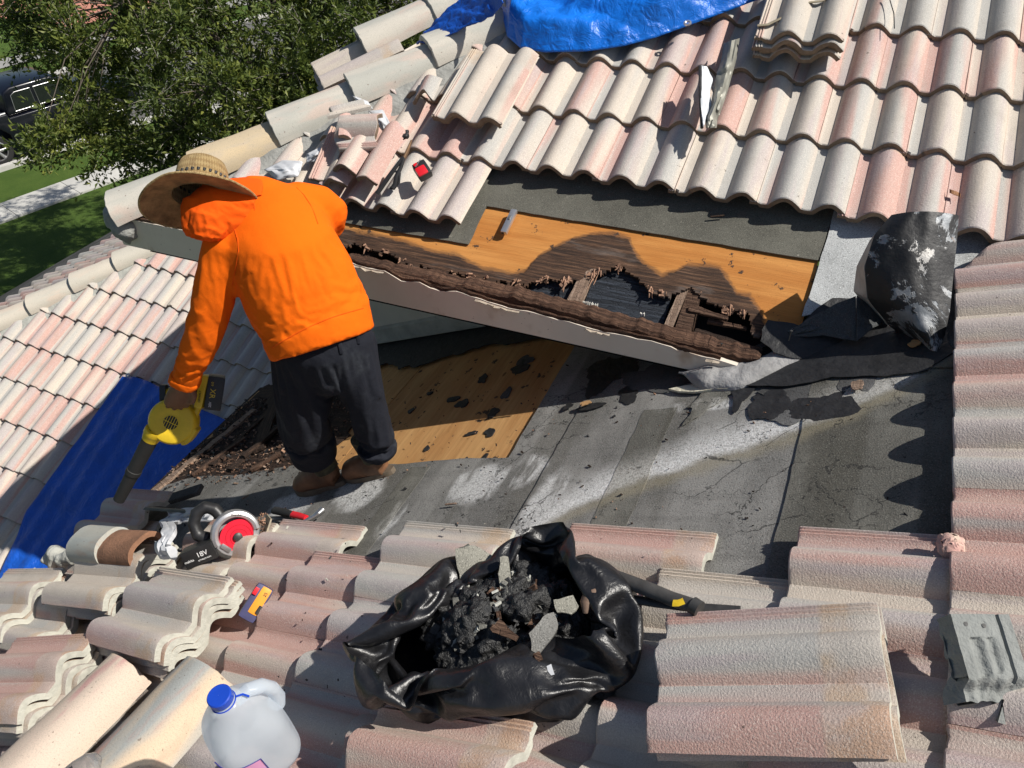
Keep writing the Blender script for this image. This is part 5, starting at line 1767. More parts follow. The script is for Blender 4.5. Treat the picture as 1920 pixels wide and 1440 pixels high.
frag('narrow ribbed tile fragment lying closest to the hip mortar', FB, 622, 290, 0.13, 0.12, (-.03, .075), 0.05, 0.33, 3, (0.05, .25))
frag('pink and cream curved tile fragment on the broken heap', FB, 672, 247, 0.19, 1.9, (-.03, .15), 0.10, 0.27, 5, (0.1, -.15))
frag('cream rounded tile fragment with a pointed lower end', FB, 665, 292, 0.155, 0.05, (.03, .152), 0.06, 0.26, 7, (-.06, .05))
frag('pink tile fragment under the pointed cream one', FB, 640, 322, 0.115, 0.0, (.0, .16), 0.0, 0.16, 9)
frag('grey long tile fragment beside the tin snips', FB, 715, 292, 0.135, 0.02, (.03, .152), 0.0, 0.30, 13)
frag('grey tile shard on the mortar of the hip', FB, 652, 205, 0.17, 2.3, (-.03, .05), 0.0, 0.16, 15, (0.2, .3), 'tile')
frag('small red tile piece beside the mortar', FB, 802, 170, 0.12, 0.1, (.02, .14), 0.0, 0.12, 17)
frag('grey tile shard standing in the heap', FB, 642, 245, 0.19, 0.4, (.05, .12), 0.0, 0.12, 19, (0.1, 0.9))
# torn white membrane along the hip
for i, (pts, lab) in enumerate([([(495, 318), (530, 300), (568, 302), (560, 330), (520, 338)], 'crumpled white membrane strip by the hip, nearest to the hat'),
                                ([(575, 288), (600, 276), (612, 284), (592, 302), (574, 304)], 'small crumpled white membrane scrap by the ribbed fragment'),
                                ([(690, 208), (718, 205), (736, 240), (725, 255), (705, 232)], 'grey white crumpled membrane on top of the broken heap'),
                                ([(660, 178), (690, 190), (700, 205), (672, 196)], 'pointed grey membrane scrap on the hip cap')]):
    c0 = Vector((sum(p_[0] for p_ in pts) / len(pts), sum(p_[1] for p_ in pts) / len(pts)))
    mb = MB(); n_ = len(pts)
    def edge(u):
        t_ = u * n_; k = int(t_) % n_; f_ = t_ - int(t_)
        return Vector(pts[k]) * (1 - f_) + Vector(pts[(k + 1) % n_]) * f_
    mb.grid(lambda u, v: at(*(c0 + (edge(u % 1.0) - c0) * max(v, .02)), FB, 0.125 + 0.010 * crumple(Vector((cos(u * 6.28) * v, sin(u * 6.28) * v, i * 3)), 1.6, 5, i) + 0.02 * (1 - v)), 36, 10)
    o = mb.build('membrane_scrap', M['white_tape']); m_ = o.modifiers.new('s', 'SOLIDIFY'); m_.thickness = .004; bake(o)
    tag(o, lab, 'membrane', 'torn membrane along the hip')
# ------------------------------------------------------------------ tarps
def path(tab, u):
    t_ = u * (len(tab) - 1); k = min(int(t_), len(tab) - 2); f_ = t_ - k
    return Vector(tab[k]) * (1 - f_) + Vector(tab[k + 1]) * f_


def crease(p_, s):
    """ridged folds"""
    v = 0; a = 1.0
    for o_ in range(3):
        v += a * (1 - abs(noise.noise(Vector(p_) * s * (1.9 ** o_) + Vector((o_ * 7.1, 0, 0)))) * 2); a *= 0.5
    return v / 1.75


# over the ridge of the upper slope
edgeT = [(938, -30), (940, 20), (950, 66), (975, 88), (1020, 96), (1100, 94), (1170, 84), (1230, 68), (1290, 46), (1360, 20), (1440, -10)]
mb = MB()
def tarp_top(u, v):
    e = path(edgeT, u)
    a, b = ab(e.x, e.y, FB, 0.12)
    bb = b + v * 1.15
    aa = a + v * (0.10 - 0.25 * u)
    f_ = .45 + .8 * crumple(Vector((aa, bb, 0)), 2.6, 7, 3)
    roll = 0.05 * sin(min(1, v * 9) * pi / 2)
    return FB.p(aa, bb, 0.115 + roll + 0.085 * sstep(0, .10, v) * max(0, f_) + 0.020 * sstep(0, .05, v) * crumple(Vector((aa, bb, 2)), 7.0, 8, 5) + 0.006 * sstep(0, .04, v) * crumple(Vector((aa, bb, 4)), 19.0, 8, 6))
mb.grid(tarp_top, 190, 130)
t1 = mb.build('tarp', M['tarp'], sharp=60); m_ = t1.modifiers.new('s', 'SOLIDIFY'); m_.thickness = .004; bake(t1)
T1 = tag(empty('blue_tarp', at(1100, 40, FB)), 'bright blue tarp bunched up on the upper roof slope', 'tarp')
put(t1, T1, Matrix.Identity(4)); t1.name = 'sheet'


def grommet(p_, n_, parent, r=0.012):
    q = n_.to_track_quat('Z', 'Y').to_matrix().to_4x4(); q.translation = p_
    mb = MB(); mb.lathe([(r * .42, 0.004), (r * .6, 0.006), (r, 0.005), (r * 1.05, 0.0), (r * .42, 0.0), (r * .42, .004)], 18, q, caps=False)
    return mb.build('grommet', M['alu'], parent)


grommet(at(1289, 44, FB, .150) , FB.n, T1, 0.016)
# tail of it that hangs over the hip
mb = MB()
tailA = [(782, 88), (800, 62), (832, 30), (870, 0), (910, -40)]
tailB = [(785, 86), (830, 80), (885, 52), (925, 34), (945, 10)]
def tail(u, v):
    p0, p1 = path(tailA, u), path(tailB, u)
    e = p0 * (1 - v) + p1 * v
    d0 = at(e.x, e.y, FB, 0.16); 
    return d0 * (1.06 - 0.10 * u - 0.02 * v) + Vector((0, 0, 0.02 * crease((u * 2, v * 1.4, 5), 2.6)))
mb.grid(tail, 60, 24)
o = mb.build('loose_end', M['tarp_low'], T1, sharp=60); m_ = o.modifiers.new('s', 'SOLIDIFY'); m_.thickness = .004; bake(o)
# lower tarp under the eave
T2 = tag(empty('blue_tarp', at(250, 860, FC)), 'dark blue tarp spread over the lower tiles under the blower', 'tarp')
mb = MB()
leftE = [(-4.715, 2.90), (-4.73, 2.4), (-4.75, 1.85), (-4.63, 1.40), (-4.5, 0.9), (-4.4, 0.3)]
def tarp_low(u, v):
    l_ = path(leftE, v)
    xr_ = -2.75
    yr = 2.80 - 2.5 * v
    x = l_.x + (xr_ - l_.x) * u; y = l_.y + (yr - l_.y) * u + 0.03 * sin(u * 9)
    y += 0.02 * noise.noise(Vector((u * 7, v * 3, 0)))
    h = 0.108 + 0.006 * sin(2 * pi * (x - C0x) / P) * (1 - sstep(0.1, .5, u)) + 0.022 * (.5 + crumple(Vector((x, y, 1)), 1.8, 6, 8)) * sstep(0, .12, u) + 0.009 * crumple(Vector((x, y, 9)), 5, 7, 2) 
    return FC.p(x, y / CT, h)
mb.grid(tarp_low, 110, 110)
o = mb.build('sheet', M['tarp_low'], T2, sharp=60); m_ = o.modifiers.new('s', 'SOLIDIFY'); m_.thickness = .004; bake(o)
grommet(at(240, 704, FC, .135), FC.n, T2, 0.018)

# ------------------------------------------------------------------ bent flashings
def dsurf(px, py, F, h=0.0):
    return at(px, py, F, h).dot(_f)


mb = MB()
def flash_main(u, v):
    # u across (left to right), v from top to foot
    L_ = path([(1672, 404), (1640, 440), (1622, 500), (1628, 560), (1668, 610), (1722, 648)], v)
    R_ = path([(1796, 404), (1792, 460), (1786, 520), (1780, 580), (1770, 630), (1757, 660)], v)
    e = L_ * (1 - u) + R_ * u
    d = 2.27 - 0.035 * v + (0.05 + 0.14 * v * v) * (1 - u) ** 1.5 - 0.03 * sin(pi * u)
    e.y += -7 * sin(pi * u) * (1 - v)
    return atd(e.x, e.y, d + 0.008 * noise.noise(Vector((u * 5, v * 6, 0))))
mb.grid(flash_main, 26, 34, 0.003)
FL = tag(empty('bent_flashing', at(1740, 650, FA)), 'tall bent metal flashing smeared with black tar where two slopes meet', 'flashing')
mb.build('panel', M['tar_metal'], FL)
mb = MB()
def flash_side(u, v):
    L_ = path([(1632, 452), (1608, 500), (1602, 545), (1622, 570), (1650, 600)], v)
    R_ = path([(1645, 436), (1622, 500), (1628, 560), (1640, 575), (1668, 610)], v)
    e = L_ * (1 - u) + R_ * u
    return atd(e.x, e.y, 2.345 + 0.07 * v + 0.10 * (1 - u))
mb.grid(flash_side, 8, 20, 0.003)
mb.build('side_flange', simple('pale_flange', (0.33, 0.33, 0.31), 0.6, .35, 12, .4, 60, metal=.2), FL)
mb = MB()
mb.grid(lambda u, v: at(*(path([(1478, 622), (1520, 596), (1560, 574), (1604, 556)], u) * (1 - v) + path([(1490, 632), (1545, 628), (1580, 636), (1606, 640)], u) * v), FB, 0.012 + 0.075 * u * (1 - .3 * v) + 0.010 * noise.noise(Vector((u * 6, v * 5, 3)))), 22, 10, 0.004)
tag(mb.build('felt_flap', M['felt_flap']), 'torn dark felt flap lifted beside the bent flashing', 'felt')
mb = MB()
mb.grid(lambda u, v: at(*(path([(1606, 556), (1640, 580), (1668, 596)], u) * (1 - v) + path([(1606, 640), (1635, 615), (1668, 600)], u) * v), FB, 0.085 - 0.05 * u + 0.012 * noise.noise(Vector((u * 6, v * 5, 3)))), 14, 10, 0.004)
tag(mb.build('felt_flap', M['felt_flap']), 'smaller torn felt triangle tucked against the bent flashing', 'felt')
# black valley sheet behind it
pts_ = [at(*q, FA, 0.022) for q in [(1700, 690), (1800, 690), (1830, 470), (1800, 400), (1640, 470), (1560, 600)]]
slab(FA, ccw([FA.inv(q)[:2] for q in pts_]), 0.0225, 0.0245).build('valley_sheet', M['felt_dark'], near_slope)

# crumpled flashing strip on the upper tiles
mb = MB()
def strip(u, v):
    L_ = path([(1358, 82), (1352, 120), (1345, 138), (1338, 165), (1335, 190), (1322, 220), (1325, 240)], v)
    R_ = path([(1386, 72), (1380, 110), (1372, 138), (1362, 175), (1350, 210), (1345, 225), (1342, 240)], v)
    e = L_ * (1 - u) + R_ * u
    return at(e.x, e.y, FB, 0.150 + 0.03 * sin(u * pi) + 0.02 * noise.noise(Vector((u * 4, v * 7, 1))))
mb.grid(strip, 10, 34, 0.003)
SF = tag(empty('crumpled_flashing', at(1345, 200, FB)), 'crumpled grey flashing strip lying on the upper tiles below the blue tarp', 'flashing')
mb.build('strip', simple('dull_flashing', (0.24, 0.235, 0.20), 0.55, .25, 12, .4, 50, metal=.3), SF)
mb = MB()
def strip2(u, v):
    L_ = path([(1314, 124), (1314, 170), (1315, 215), (1318, 238)], v)
    R_ = path([(1325, 126), (1336, 150), (1330, 180), (1334, 200), (1322, 222)], v)
    e = L_ * (1 - u) + R_ * u
    return at(e.x, e.y, FB, 0.178 - 0.02 * u + 0.007 * noise.noise(Vector((u * 4, v * 9, 4))))
mb.grid(strip2, 8, 30, 0.004)
mb.build('white_lip', simple('white_flashing', (0.62, 0.64, 0.66), 0.5, .1, 12, .5, 50), SF)
mb = MB()
mb.tube([at(1313, 124, FB, .185), at(1313, 180, FB, .18), at(1316, 240, FB, .15)], .006, 6)
mb.build('tar_edge', M['tar'], SF)
mb = MB()
mb.tube([at(*q, FB, .225) for q in [(1420, 48), (1440, 46), (1465, 34), (1485, 16), (1505, 6), (1540, 2), (1560, -6)]], [(.010, .004)] * 7, 8)
tag(mb.build('bent_strip', simple('tan_strip', (0.26, 0.22, 0.15), .7, .2, 20)), 'thin bent brown strip draped over the four high tile stack', 'strip')
mb = MB()
mb.tube([at(*q, FB, .112) for q in [(1666, -10), (1670, 5), (1676, 25), (1677, 53)]], .0022, 6)
tag(mb.build('wire', M['black_rubber']), 'thin dark wire hanging on the upper tiles at top right', 'wire')
mb = MB()
mb.grid(lambda u, v: at(1781 + 20 * u, 355 + 8 * u + 7 * v, FB, 0.070 + 0.006 * sin(u * 6)), 6, 4, 0.002)
tag(mb.build('dry_leaf', M['dry_leaf']), 'small brown dry leaf on the upper tiles at right', 'leaf')


# ------------------------------------------------------------------ local frames for tools
def tool_frame(px, py, F, h, ang=0.0, lift=None):
    """lies on slope F at a pixel; local x along image direction ang on the slope, z along its normal"""
    o_ = at(px, py, F, h)
    q = at(px + 20 * cos(ang), py + 20 * sin(ang), F, h)
    x = (q - o_).normalized(); z = F.n; y = z.cross(x).normalized()
    return Matrix(((x.x, y.x, z.x, o_.x), (x.y, y.y, z.y, o_.y), (x.z, y.z, z.z, o_.z), (0, 0, 0, 1)))


def face_frame(px, py, d, rx=(1, 0, 0), rz=(0, 0, -1)):
    o_ = atd(px, py, d)
    x = camdir(*rx); z = camdir(*rz); z = (z - x * z.dot(x)).normalized(); y = z.cross(x)
    return Matrix(((x.x, y.x, z.x, o_.x), (x.y, y.y, z.y, o_.y), (x.z, y.z, z.z, o_.z), (0, 0, 0, 1)))


# tin snips
d_ = dsurf(738, 318, FB, .13) - .035
SN = face_frame(738, 318, d_)
k_ = d_ / FPX
def sp(px, py, z=0): return Vector(((px - 738) * k_, -(py - 318) * k_, z))
snips = tag(empty('tin_snips', SN), 'black handled tin snips lying on the upper tiles', 'snips')
mb = MB(); mb.tube([sp(771, 262, -.01), sp(764, 282, -.005), sp(756, 300, 0)], [(.004, .008), (.007, .016), (.007, .012)], 8); mb.build('blade', simple('rusty_blade', (.22, .13, .07), .6, .3, 30, metal=.4), snips, SN)
for nm, pts in (('handle', [(757, 296), (745, 312), (732, 330), (720, 345), (711, 358), (707, 364)]), ('handle', [(758, 298), (752, 316), (744, 332), (741, 346), (736, 354)])):
    mb = MB(); mb.tube([sp(*q, .012 if i < 3 else 0.004) for i, q in enumerate(pts)], [.007, .008, .009, .010, .010, .008][:len(pts)], 10); mb.build(nm, M['black_plastic'], snips, SN)
mb = MB(); mb.tube([sp(733, 328, .01), sp(741, 322, .012), sp(750, 326, .01), sp(748, 342, .004), sp(738, 354, .0), sp(731, 352, .002)], .006, 8); mb.build('finger_loop', M['black_plastic'], snips, SN)

# red tape measure
d_ = dsurf(792, 322, FB, .12)
TM = face_frame(792, 320, d_ - .02, (0.86, -0.5, 0.1), (-0.2, -.25, -1)); k_ = d_ / FPX
tape = tag(empty('tape_measure', TM), 'red and black tape measure lying on the upper tiles', 'tape measure')
mb = MB(); mb.box((0, 0, 0), (.058, .072, .040), bev=.012); mb.build('case', M['black_plastic'], tape, TM)
mb = MB(); mb.box((-.006, -.012, .010), (.044, .044, .030), bev=.010); mb.build('red_shell', M['red'], tape, TM)
mb = MB(); mb.tube([(-.02, .012, .026), (.012, .03, .028)], .002, 6); mb.build('clip', M['metal'], tape, TM)
mb = MB(); mb.box((-.014, .024, .014), (.018, .014, .022), bev=.004); mb.build('lock_button', M['red'], tape, TM)

# utility knife on the plywood
KM = tool_frame(955, 417, FB, .018, atan2(-46, 22))
knife = tag(empty('utility_knife', KM), 'grey metal utility knife lying on the orange plywood', 'knife')
mb = MB(); mb.box((0, 0, .004), (.118, .026, .018), bev=.006); mb.build('body', M['alu'], knife, KM)
mb = MB(); mb.box((.012, 0, .0145), (.018, .008, .006), bev=.002); mb.build('slider', M['grey_plastic'], knife, KM)
mb = MB(); mb.box((-.058, .004, .004), (.006, .010, .008)); mb.build('tip', M['black_plastic'], knife, KM)

# crumpled black scrap by the snips
mb = MB()
for i in range(9): ball(mb, at(755 + rr(-9, 9), 252 + rr(-5, 5), FB, .125 + rr(0, .012)), rr(.008, .014))
o = fused(mb, 'tar_scrap', M['tar'], .005, None, 1, lambda c, n_: .005 * nz(c, 90))
tag(o, 'small crumpled black scrap on the tiles above the tin snips', 'scrap')

# hammer lying on the felt beside the saw
HF = tool_frame(556, 972, FA, .03, 0.35)
hammer = tag(empty('hammer', HF), 'hammer with black and red grip lying on the felt by the saw', 'hammer')
def hp_(px, py, h=.03): return HF.inverted() @ at(px, py, FA, h)
mb = MB(); mb.tube([hp_(514, 957, .05), hp_(530, 960, .05), hp_(548, 965, .048)], [(.016, .012), (.017, .012), (.014, .011)], 12); mb.build('grip', M['black_rubber'], hammer, HF)
mb = MB(); mb.tube([hp_(546, 964, .047), hp_(560, 967, .045), hp_(574, 971, .042)], [(.015, .011), (.014, .010), (.012, .009)], 12); mb.build('shaft', M['red'], hammer, HF)
mb = MB(); mb.tube([hp_(606, 955, .05), hp_(598, 962, .05), hp_(590, 968, .046), hp_(572, 980, .035), hp_(552, 993, .028)], [(.013, .013), (.013, .013), (.010, .010), (.009, .014), (.004, .016)], 12); mb.build('head', M['metal'], hammer, HF)
mb = MB(); mb.tube([hp_(504, 972, .03), hp_(530, 972, .03), hp_(556, 978, .03)], [(.010, .006), (.012, .007), (.008, .006)], 10)
tag(mb.build('pliers_handle', M['grey_plastic']), 'dark grey tool handle half hidden behind the hammer', 'tool')
bpy.data.objects['pliers_handle'].matrix_basis = HF

# yellow tape measure between the tiles
d_ = dsurf(478, 1130, FA, .09)
YM = face_frame(480, 1130, d_ - .03, (0.93, 0.25, 0.25), (-.35, -.35, -1))
tape2 = tag(empty('tape_measure', YM), 'yellow and navy tape measure propped between tiles', 'tape measure')
mb = MB(); mb.box((0, 0, 0), (.058, .118, .046), bev=.016, rot=(0, 0, -.32)); mb.build('case', M['navy_plastic'], tape2, YM)
mb = MB(); mb.box((.010, .008, .012), (.034, .092, .030), bev=.011, rot=(0, 0, -.32)); mb.build('yellow_shell', M['orange_plastic'], tape2, YM)
mb = MB(); mb.box((-.010, .036, .024), (.014, .024, .010), bev=.002, rot=(0, 0, -.32)); mb.build('button', M['red'], tape2, YM)
mb = MB(); mb.tube([(.010, -.030, .024), (.018, -.006, .026)], [.008, .006], 8); mb.build('belt_clip', M['dark_steel'], tape2, YM)
text('25', .014, M['black_print'], YM @ Matrix.Translation((.022, .030, .0285)) @ Matrix.Rotation(radians(70), 4, 'Z'), tape2)

# ------------------------------------------------------------------ circular saw
d_ = dsurf(435, 1015, FA, .10)
SM = face_frame(442, 1000, d_ - .03, (0.88, 0.14, 0.45), (-.50, -.10, -1)); k_ = d_ / FPX
saw = tag(empty('circular_saw', SM), 'black cordless circular saw with red blade and silver guard', 'saw')
mb = MB()
mb.lathe([(.0005, -.028), (.080, -.028), (.086, -.022), (.086, .004), (.080, .010), (.062, .010), (.062, .004)], 44, caps=False)
mb.build('blade_guard', M['alu'], saw, SM)
mb = MB(); mb.lathe([(.0005, .004), (.066, .004), (.066, .0015), (.0005, .0015)], 48, Matrix.Translation((.012, -.012, .003)), caps=False); bl_ = mb.build('blade', M['red_blade'], saw, SM)
mb = MB(); mb.lathe([(.016, .0075), (.016, .014), (.010, .018), (.0005, .018)], 20, Matrix.Translation((.008, -.010, .003)), caps=False); mb.build('arbor', M['dark_steel'], bl_, SM)
mb = MB()
for r_ in (.030, .046):
    mb.tube([(.012 + r_ * cos(2 * pi * k / 40), -.012 + r_ * sin(2 * pi * k / 40), .0075) for k in range(41)], .0008, 4)
mb.build('printed_rings', simple('dark_red', (.30, .004, .012), .5, .1, 20), bl_, SM)
mb = MB()
mb.tube([(.074 * cos(a), .074 * sin(a), .008) for a in [radians(q) for q in range(20, 225, 8)]], [(.014, .012)] * 26, 8)
mb.build('guard_rim', M['alu'], saw, SM)
mb = MB()
mb.tube([(.078 * cos(a), .078 * sin(a) - .006, .000) for a in [radians(q) for q in range(225, 385, 8)]], [(.014, .008)] * 20, 8)
mb.build('lower_guard', M['dark_steel'], saw, SM)
mb = MB(); mb.box((.098, -.028, -.02), (.006, .19, .10), rot=(0, 0, -.16)); mb.build('base_plate', simple('dusty_plate', (.36, .31, .23), .6, .25, 20, metal=.3), saw, SM)
mb = MB()
mb.tube([(-.050, .045, -.06), (-.075, .070, -.07), (-.110, .075, -.08), (-.135, .050, -.085), (-.140, .010, -.085), (-.120, -.030, -.08), (-.080, -.040, -.065)], [.022, .024, .024, .024, .022, .024, .026], 14)
o = fused(mb, 'handle', M['black_plastic'], .006, None, 1)
put(o, saw, SM)
mb = MB(); mb.lathe([(.0005, -.11), (.036, -.11), (.042, -.10), (.042, -.03), (.0005, -.03)], 26, Matrix.Translation((-.015, .0, 0))); mb.build('motor', M['black_plastic'], saw, SM)
SB = SM @ Matrix.Translation((-.105, -.082, -.03)) @ Matrix.Rotation(radians(32), 4, 'Z') @ Matrix.Rotation(radians(-20), 4, 'Y')
mb = MB(); mb.box((0, 0, 0), (.120, .066, .070), bev=.010); bt = mb.build('battery', M['black_plastic'], saw, SB)
text('18V', .026, M['white_print'], SB @ Matrix.Translation((.014, .004, .0358)), bt)
text('makita', .013, M['white_print'], SB @ Matrix.Translation((-.038, -.006, .0358)), bt)
text('LITHIUM-ION', .008, M['white_print'], SB @ Matrix.Translation((.016, -.016, .0358)), bt)
text('makita', .014, M['black_print'], SM @ Matrix.Translation((-.012, .0735, .0215)) @ Matrix.Rotation(radians(8), 4, 'Z'), saw)
mb = MB(); mb.box((-.028, -.052, .012), (.040, .016, .014), bev=.003, rot=(0, 0, -.5)); mb.build('depth_lever', M['metal'], saw, SM)
mb = MB()
for i in range(40):
    c = Vector((.085 + rr(-.02, .015), .045 + rr(-.04, .035), rr(-.01, .02)))
    mb.box(c, (rr(.004, .014), rr(.003, .008), .002), rot=(rr(0, 3), rr(0, 3), rr(0, 3)))
o = tag(mb.build('sawdust', M['sliver'], saw, SM), kind='stuff')

# ------------------------------------------------------------------ bars beside the bag
def bar(name, label, cat, pts, rad, mat, extra=None, F=FA):
    P_ = [at(px, py, F, h) for px, py, h in pts]
    mb = MB(); mb.tube(P_, rad, 12, up=F.n)
    o = empty(name, P_[len(P_) // 2]); tag(o, label, cat)
    mb.build('shaft', mat, o)
    if extra: extra(o)
    return o


def ex1(o):
    mb = MB(); mb.tube([at(1298, 1134, FA, .165), at(1312, 1143, FA, .16)], [.019, .019], 16); mb.build('end_cap', M['dark_steel'], o)
    mb = MB(); mb.tube([at(1262, 1130, FA, .178), at(1272, 1130, FA, .178), at(1282, 1126, FA, .178)], [(.010, .003)] * 3, 6); mb.build('paint_mark', M['yellow'], o)
bar('mallet', 'dark long handled tool with a yellow paint mark behind the black bag', 'tool', [(1105, 1062, .19), (1150, 1080, .185), (1210, 1103, .175), (1260, 1123, .17), (1300, 1136, .165)], [(.016, .014), (.017, .014), (.018, .014), (.017, .013), (.017, .013)], simple('worn_steel', (.075, .072, .068), .6, .4, 14, .5, 60, metal=.3), ex1)
def ex2(o):
    mb = MB(); mb.tube([at(1098, 1150, FA, .20), at(1098, 1130, FA, .215), at(1108, 1110, FA, .22), at(1122, 1098, FA, .215), at(1136, 1106, FA, .20), at(1160, 1120, FA, .175)], [(.006, .008), (.014, .009), (.018, .010), (.017, .010), (.014, .009), (.009, .007)], 12, up=FA.n); mb.build('claw', simple('rusty_bar', (.16, .105, .075), .75, .45, 16, .6, 70, metal=.2), o)
bar('pry_bar', 'flat pry bar with a rusty claw under the long handled tool', 'pry bar', [(1160, 1120, .165), (1230, 1130, .15), (1310, 1140, .14), (1388, 1144, .13)], [(.010, .006), (.013, .006), (.013, .006), (.011, .005)], M['dark_steel'], ex2)
mb = MB(); mb.smooth = False
A_, B_ = at(150, 1205, FA, .105), at(395, 1010, FA, .105)
x = (B_ - A_); L_ = x.length; x.normalize(); y = FA.n.cross(x)
LM = Matrix(((x.x, y.x, FA.n.x, A_.x), (x.y, y.y, FA.n.y, A_.y), (x.z, y.z, FA.n.z, A_.z), (0, 0, 0, 1)))
mb.box((L_ / 2, 0, 0), (L_, .04, .018))
tag(mb.build('wooden_lath', M['wood_lath'], None, LM), 'grey wooden lath lying diagonally between the tile stacks', 'lath')

# broken grey block on the right course
d_ = dsurf(1850, 1230, FA, .125)
GB = face_frame(1852, 1232, d_ - .02, (1.0, 0.05, 0.15), (-.05, -.5, -1)); k_ = d_ / FPX
block = tag(empty('broken_tile_block', GB), 'dark grey broken tile block resting on the right hand course', 'tile fragment')
mb = MB()
w_, hh_ = 122 * k_, 150 * k_
def blk(u, v):
    x = -w_ / 2 + w_ * u; y = -hh_ / 2 + hh_ * v
    z = .012
    if abs(u - .30) < .13 and .25 < v < .72: z -= .008 * sstep(.13, .03, abs(u - .30))
    if abs(u - .55) < .09 and .3 < v < .72: z -= .006 * sstep(.09, .02, abs(u - .55))
    if abs(u - .79) < .02 and v > .2: z -= .005
    z -= .022 * sstep(.26, .10, v + .05 * noise.noise(Vector((u * 6, 0, 0)))) + .004 * noise.noise(Vector((u * 9, v * 9, 0))) * (1 if v < .25 else .25)
    y += (.006 * noise.noise(Vector((u * 9, 4, 0))) if v < .02 else 0)
    return (x + .02 * (v - .5) * (-1) * w_, y, z)
mb.grid(blk, 44, 44, .040)
mb.build('slab', M['broken_grey'], block, GB)
for (u, v) in [(.20, .88), (.50, .86)]:
    mb = MB(); mb.lathe([(.0005, .0125), (.004, .0128)], 10, Matrix.Translation((-w_ / 2 + w_ * u, -hh_ / 2 + hh_ * v, 0)), caps=False); mb.build('nail_hole', M['black_print'], block, GB)
mb = MB()
mb.grid(lambda u, v: at(1772 + 20 * u, 1014 + 26 * v, FA, .058 + .014 * sin(pi * min(1, .15 + u * .8)) * sin(pi * min(1, .2 + v * .8)) + .006 * noise.noise(Vector((u * 6, v * 6, 3)))), 14, 14, .018)
tag(mb.build('tile_fragment', M['cap_pink']), 'small tan broken tile chunk beside the right hand course', 'tile fragment')

# black rubber scrap and white membrane by the nozzle
mb = MB(); mb.box((0, 0, .012), (.16, .055, .022), bev=.004, rot=(.1, 0, .1))
tag(mb.build('rubber_scrap', M['felt_dark'], None, tool_frame(352, 930, FA, .09, -.25)), 'black felt scrap lying on the tile end by the blower nozzle', 'scrap')
mb = MB()
mb.grid(lambda u, v: at(308 + 96 * u + 8 * sin(v * 5), 956 + 26 * v - 4 * u, FA, .115 + .02 * noise.noise(Vector((u * 6, v * 4, 8)))), 26, 10, .006)
tag(mb.build('membrane_scrap', M['white_tape']), 'pale crumpled membrane lying on tiles beside the circular saw', 'membrane')
mb = MB()
mb.tube([at(272, 953, FA, .125), at(330, 957, FA, .125), at(400, 962, FA, .12)], [(.010, .004)] * 3, 6)
tag(mb.build('metal_strip', M['dark_steel']), 'thin dark metal strip behind the pale membrane by the saw', 'strip')
# mortar rubble at the edge of the near eave
mb = MB()
for i in range(10): ball(mb, at(115 + rr(-22, 22), 1050 + rr(-12, 14), FA, .05 + rr(0, .06)), rr(.025, .045))
o = fused(mb, 'mortar_rubble', M['mortar_pale'], .012, None, 2, lambda c, n_: .012 * nz(c, 22))
tag(o, 'grey mortar rubble at the eave edge next to the blue tarp', 'mortar')

# ------------------------------------------------------------------ rotten boards and rubbish by the near eave
for i, (pa, pb, w, h, m) in enumerate([((285, 922), (478, 768), .060, .012, 'rafter'), ((480, 845), (530, 715), .09, .020, 'rot_dark'), ((395, 872), (505, 770), .05, .010, 'rot_dark'), ((430, 880), (520, 800), .06, .016, 'rot_dark'), ((360, 890), (460, 820), .035, .014, 'rot'),
                                       ((455, 855), (560, 770), .04, .03, 'rot_dark'), ((470, 880), (525, 850), .03, .02, 'rot'), ((500, 760), (545, 690), .06, .018, 'rot_dark')]):
    A_, B_ = at(*pa, FA, h), at(*pb, FA, h)
    x = B_ - A_; L_ = x.length; x.normalize(); y = FA.n.cross(x)
    Mx = Matrix(((x.x, y.x, FA.n.x, A_.x), (x.y, y.y, FA.n.y, A_.y), (x.z, y.z, FA.n.z, A_.z), (0, 0, 0, 1)))
    mb = MB(); mb.smooth = False
    mb.prism(rough_poly([(0, -w / 2), (L_, -w / 2 * .7), (L_, w / 2), (0, w / 2 * .6)], .012, .018, i * 9.0), -.010, .004)
    mb.build('rotten_plank', M[m], near_slope, Mx)
slab(FA, ccw(rough_poly([xyA(-2.84, 1.60), xyA(-2.2, 1.68), xyA(-1.92, 1.76), xyA(-1.80, 1.95), xyA(-1.98, 2.25), xyA(-2.3, 2.48), xyA(-2.84, 2.48)], .05, .03, 3)), -.0035, .003).build('rotten_sheathing', M['rot_dark'], near_slope)
def litter(name, n, box_, mats, h=(.003, .014), size=(.006, .035), F=FA, parent=None, dens=None):
    mb = MB(); mb.smooth = False
    k = 0
    while k < n:
        x, y = rr(box_[0], box_[1]), rr(box_[2], box_[3])
        if dens and RND.random() > dens(x, y): 
            k += .25; continue
        a, b = xyA(x, y)
        l_ = size[0] + (size[1] - size[0]) * RND.random() ** 3
        mb.cur = RND.randrange(len(mats))
        c = F.p(a, b, rr(*h))
        mb.box(c, (l_, l_ * rr(.15, .6), rr(.0015, .005)), rot=(rr(-.5, .5), rr(-.5, .5) + .2, rr(0, 6.3)))
        k += 1
    return tag(mb.build(name, [M[q] for q in mats], parent), kind='stuff')
litter('wood_litter', 2600, (-2.85, -1.85, 1.60, 2.35), ['sliver', 'rot', 'rafter', 'rot_dark', 'rot_dark', 'rot', 'tar'], size=(.003, .026), parent=near_slope, dens=lambda x, y: sstep(1.58, 1.75, y - .08 * (x + 2.4)) * (0.35 + .65 * sstep(-1.9, -2.2, x)))
litter('roof_grit', 320, (-2.5, .3, 1.35, 2.3), ['tar', 'rot_dark', 'rot_dark', 'tar', 'sliver'], h=(.016, .020), size=(.003, .012), parent=near_slope)
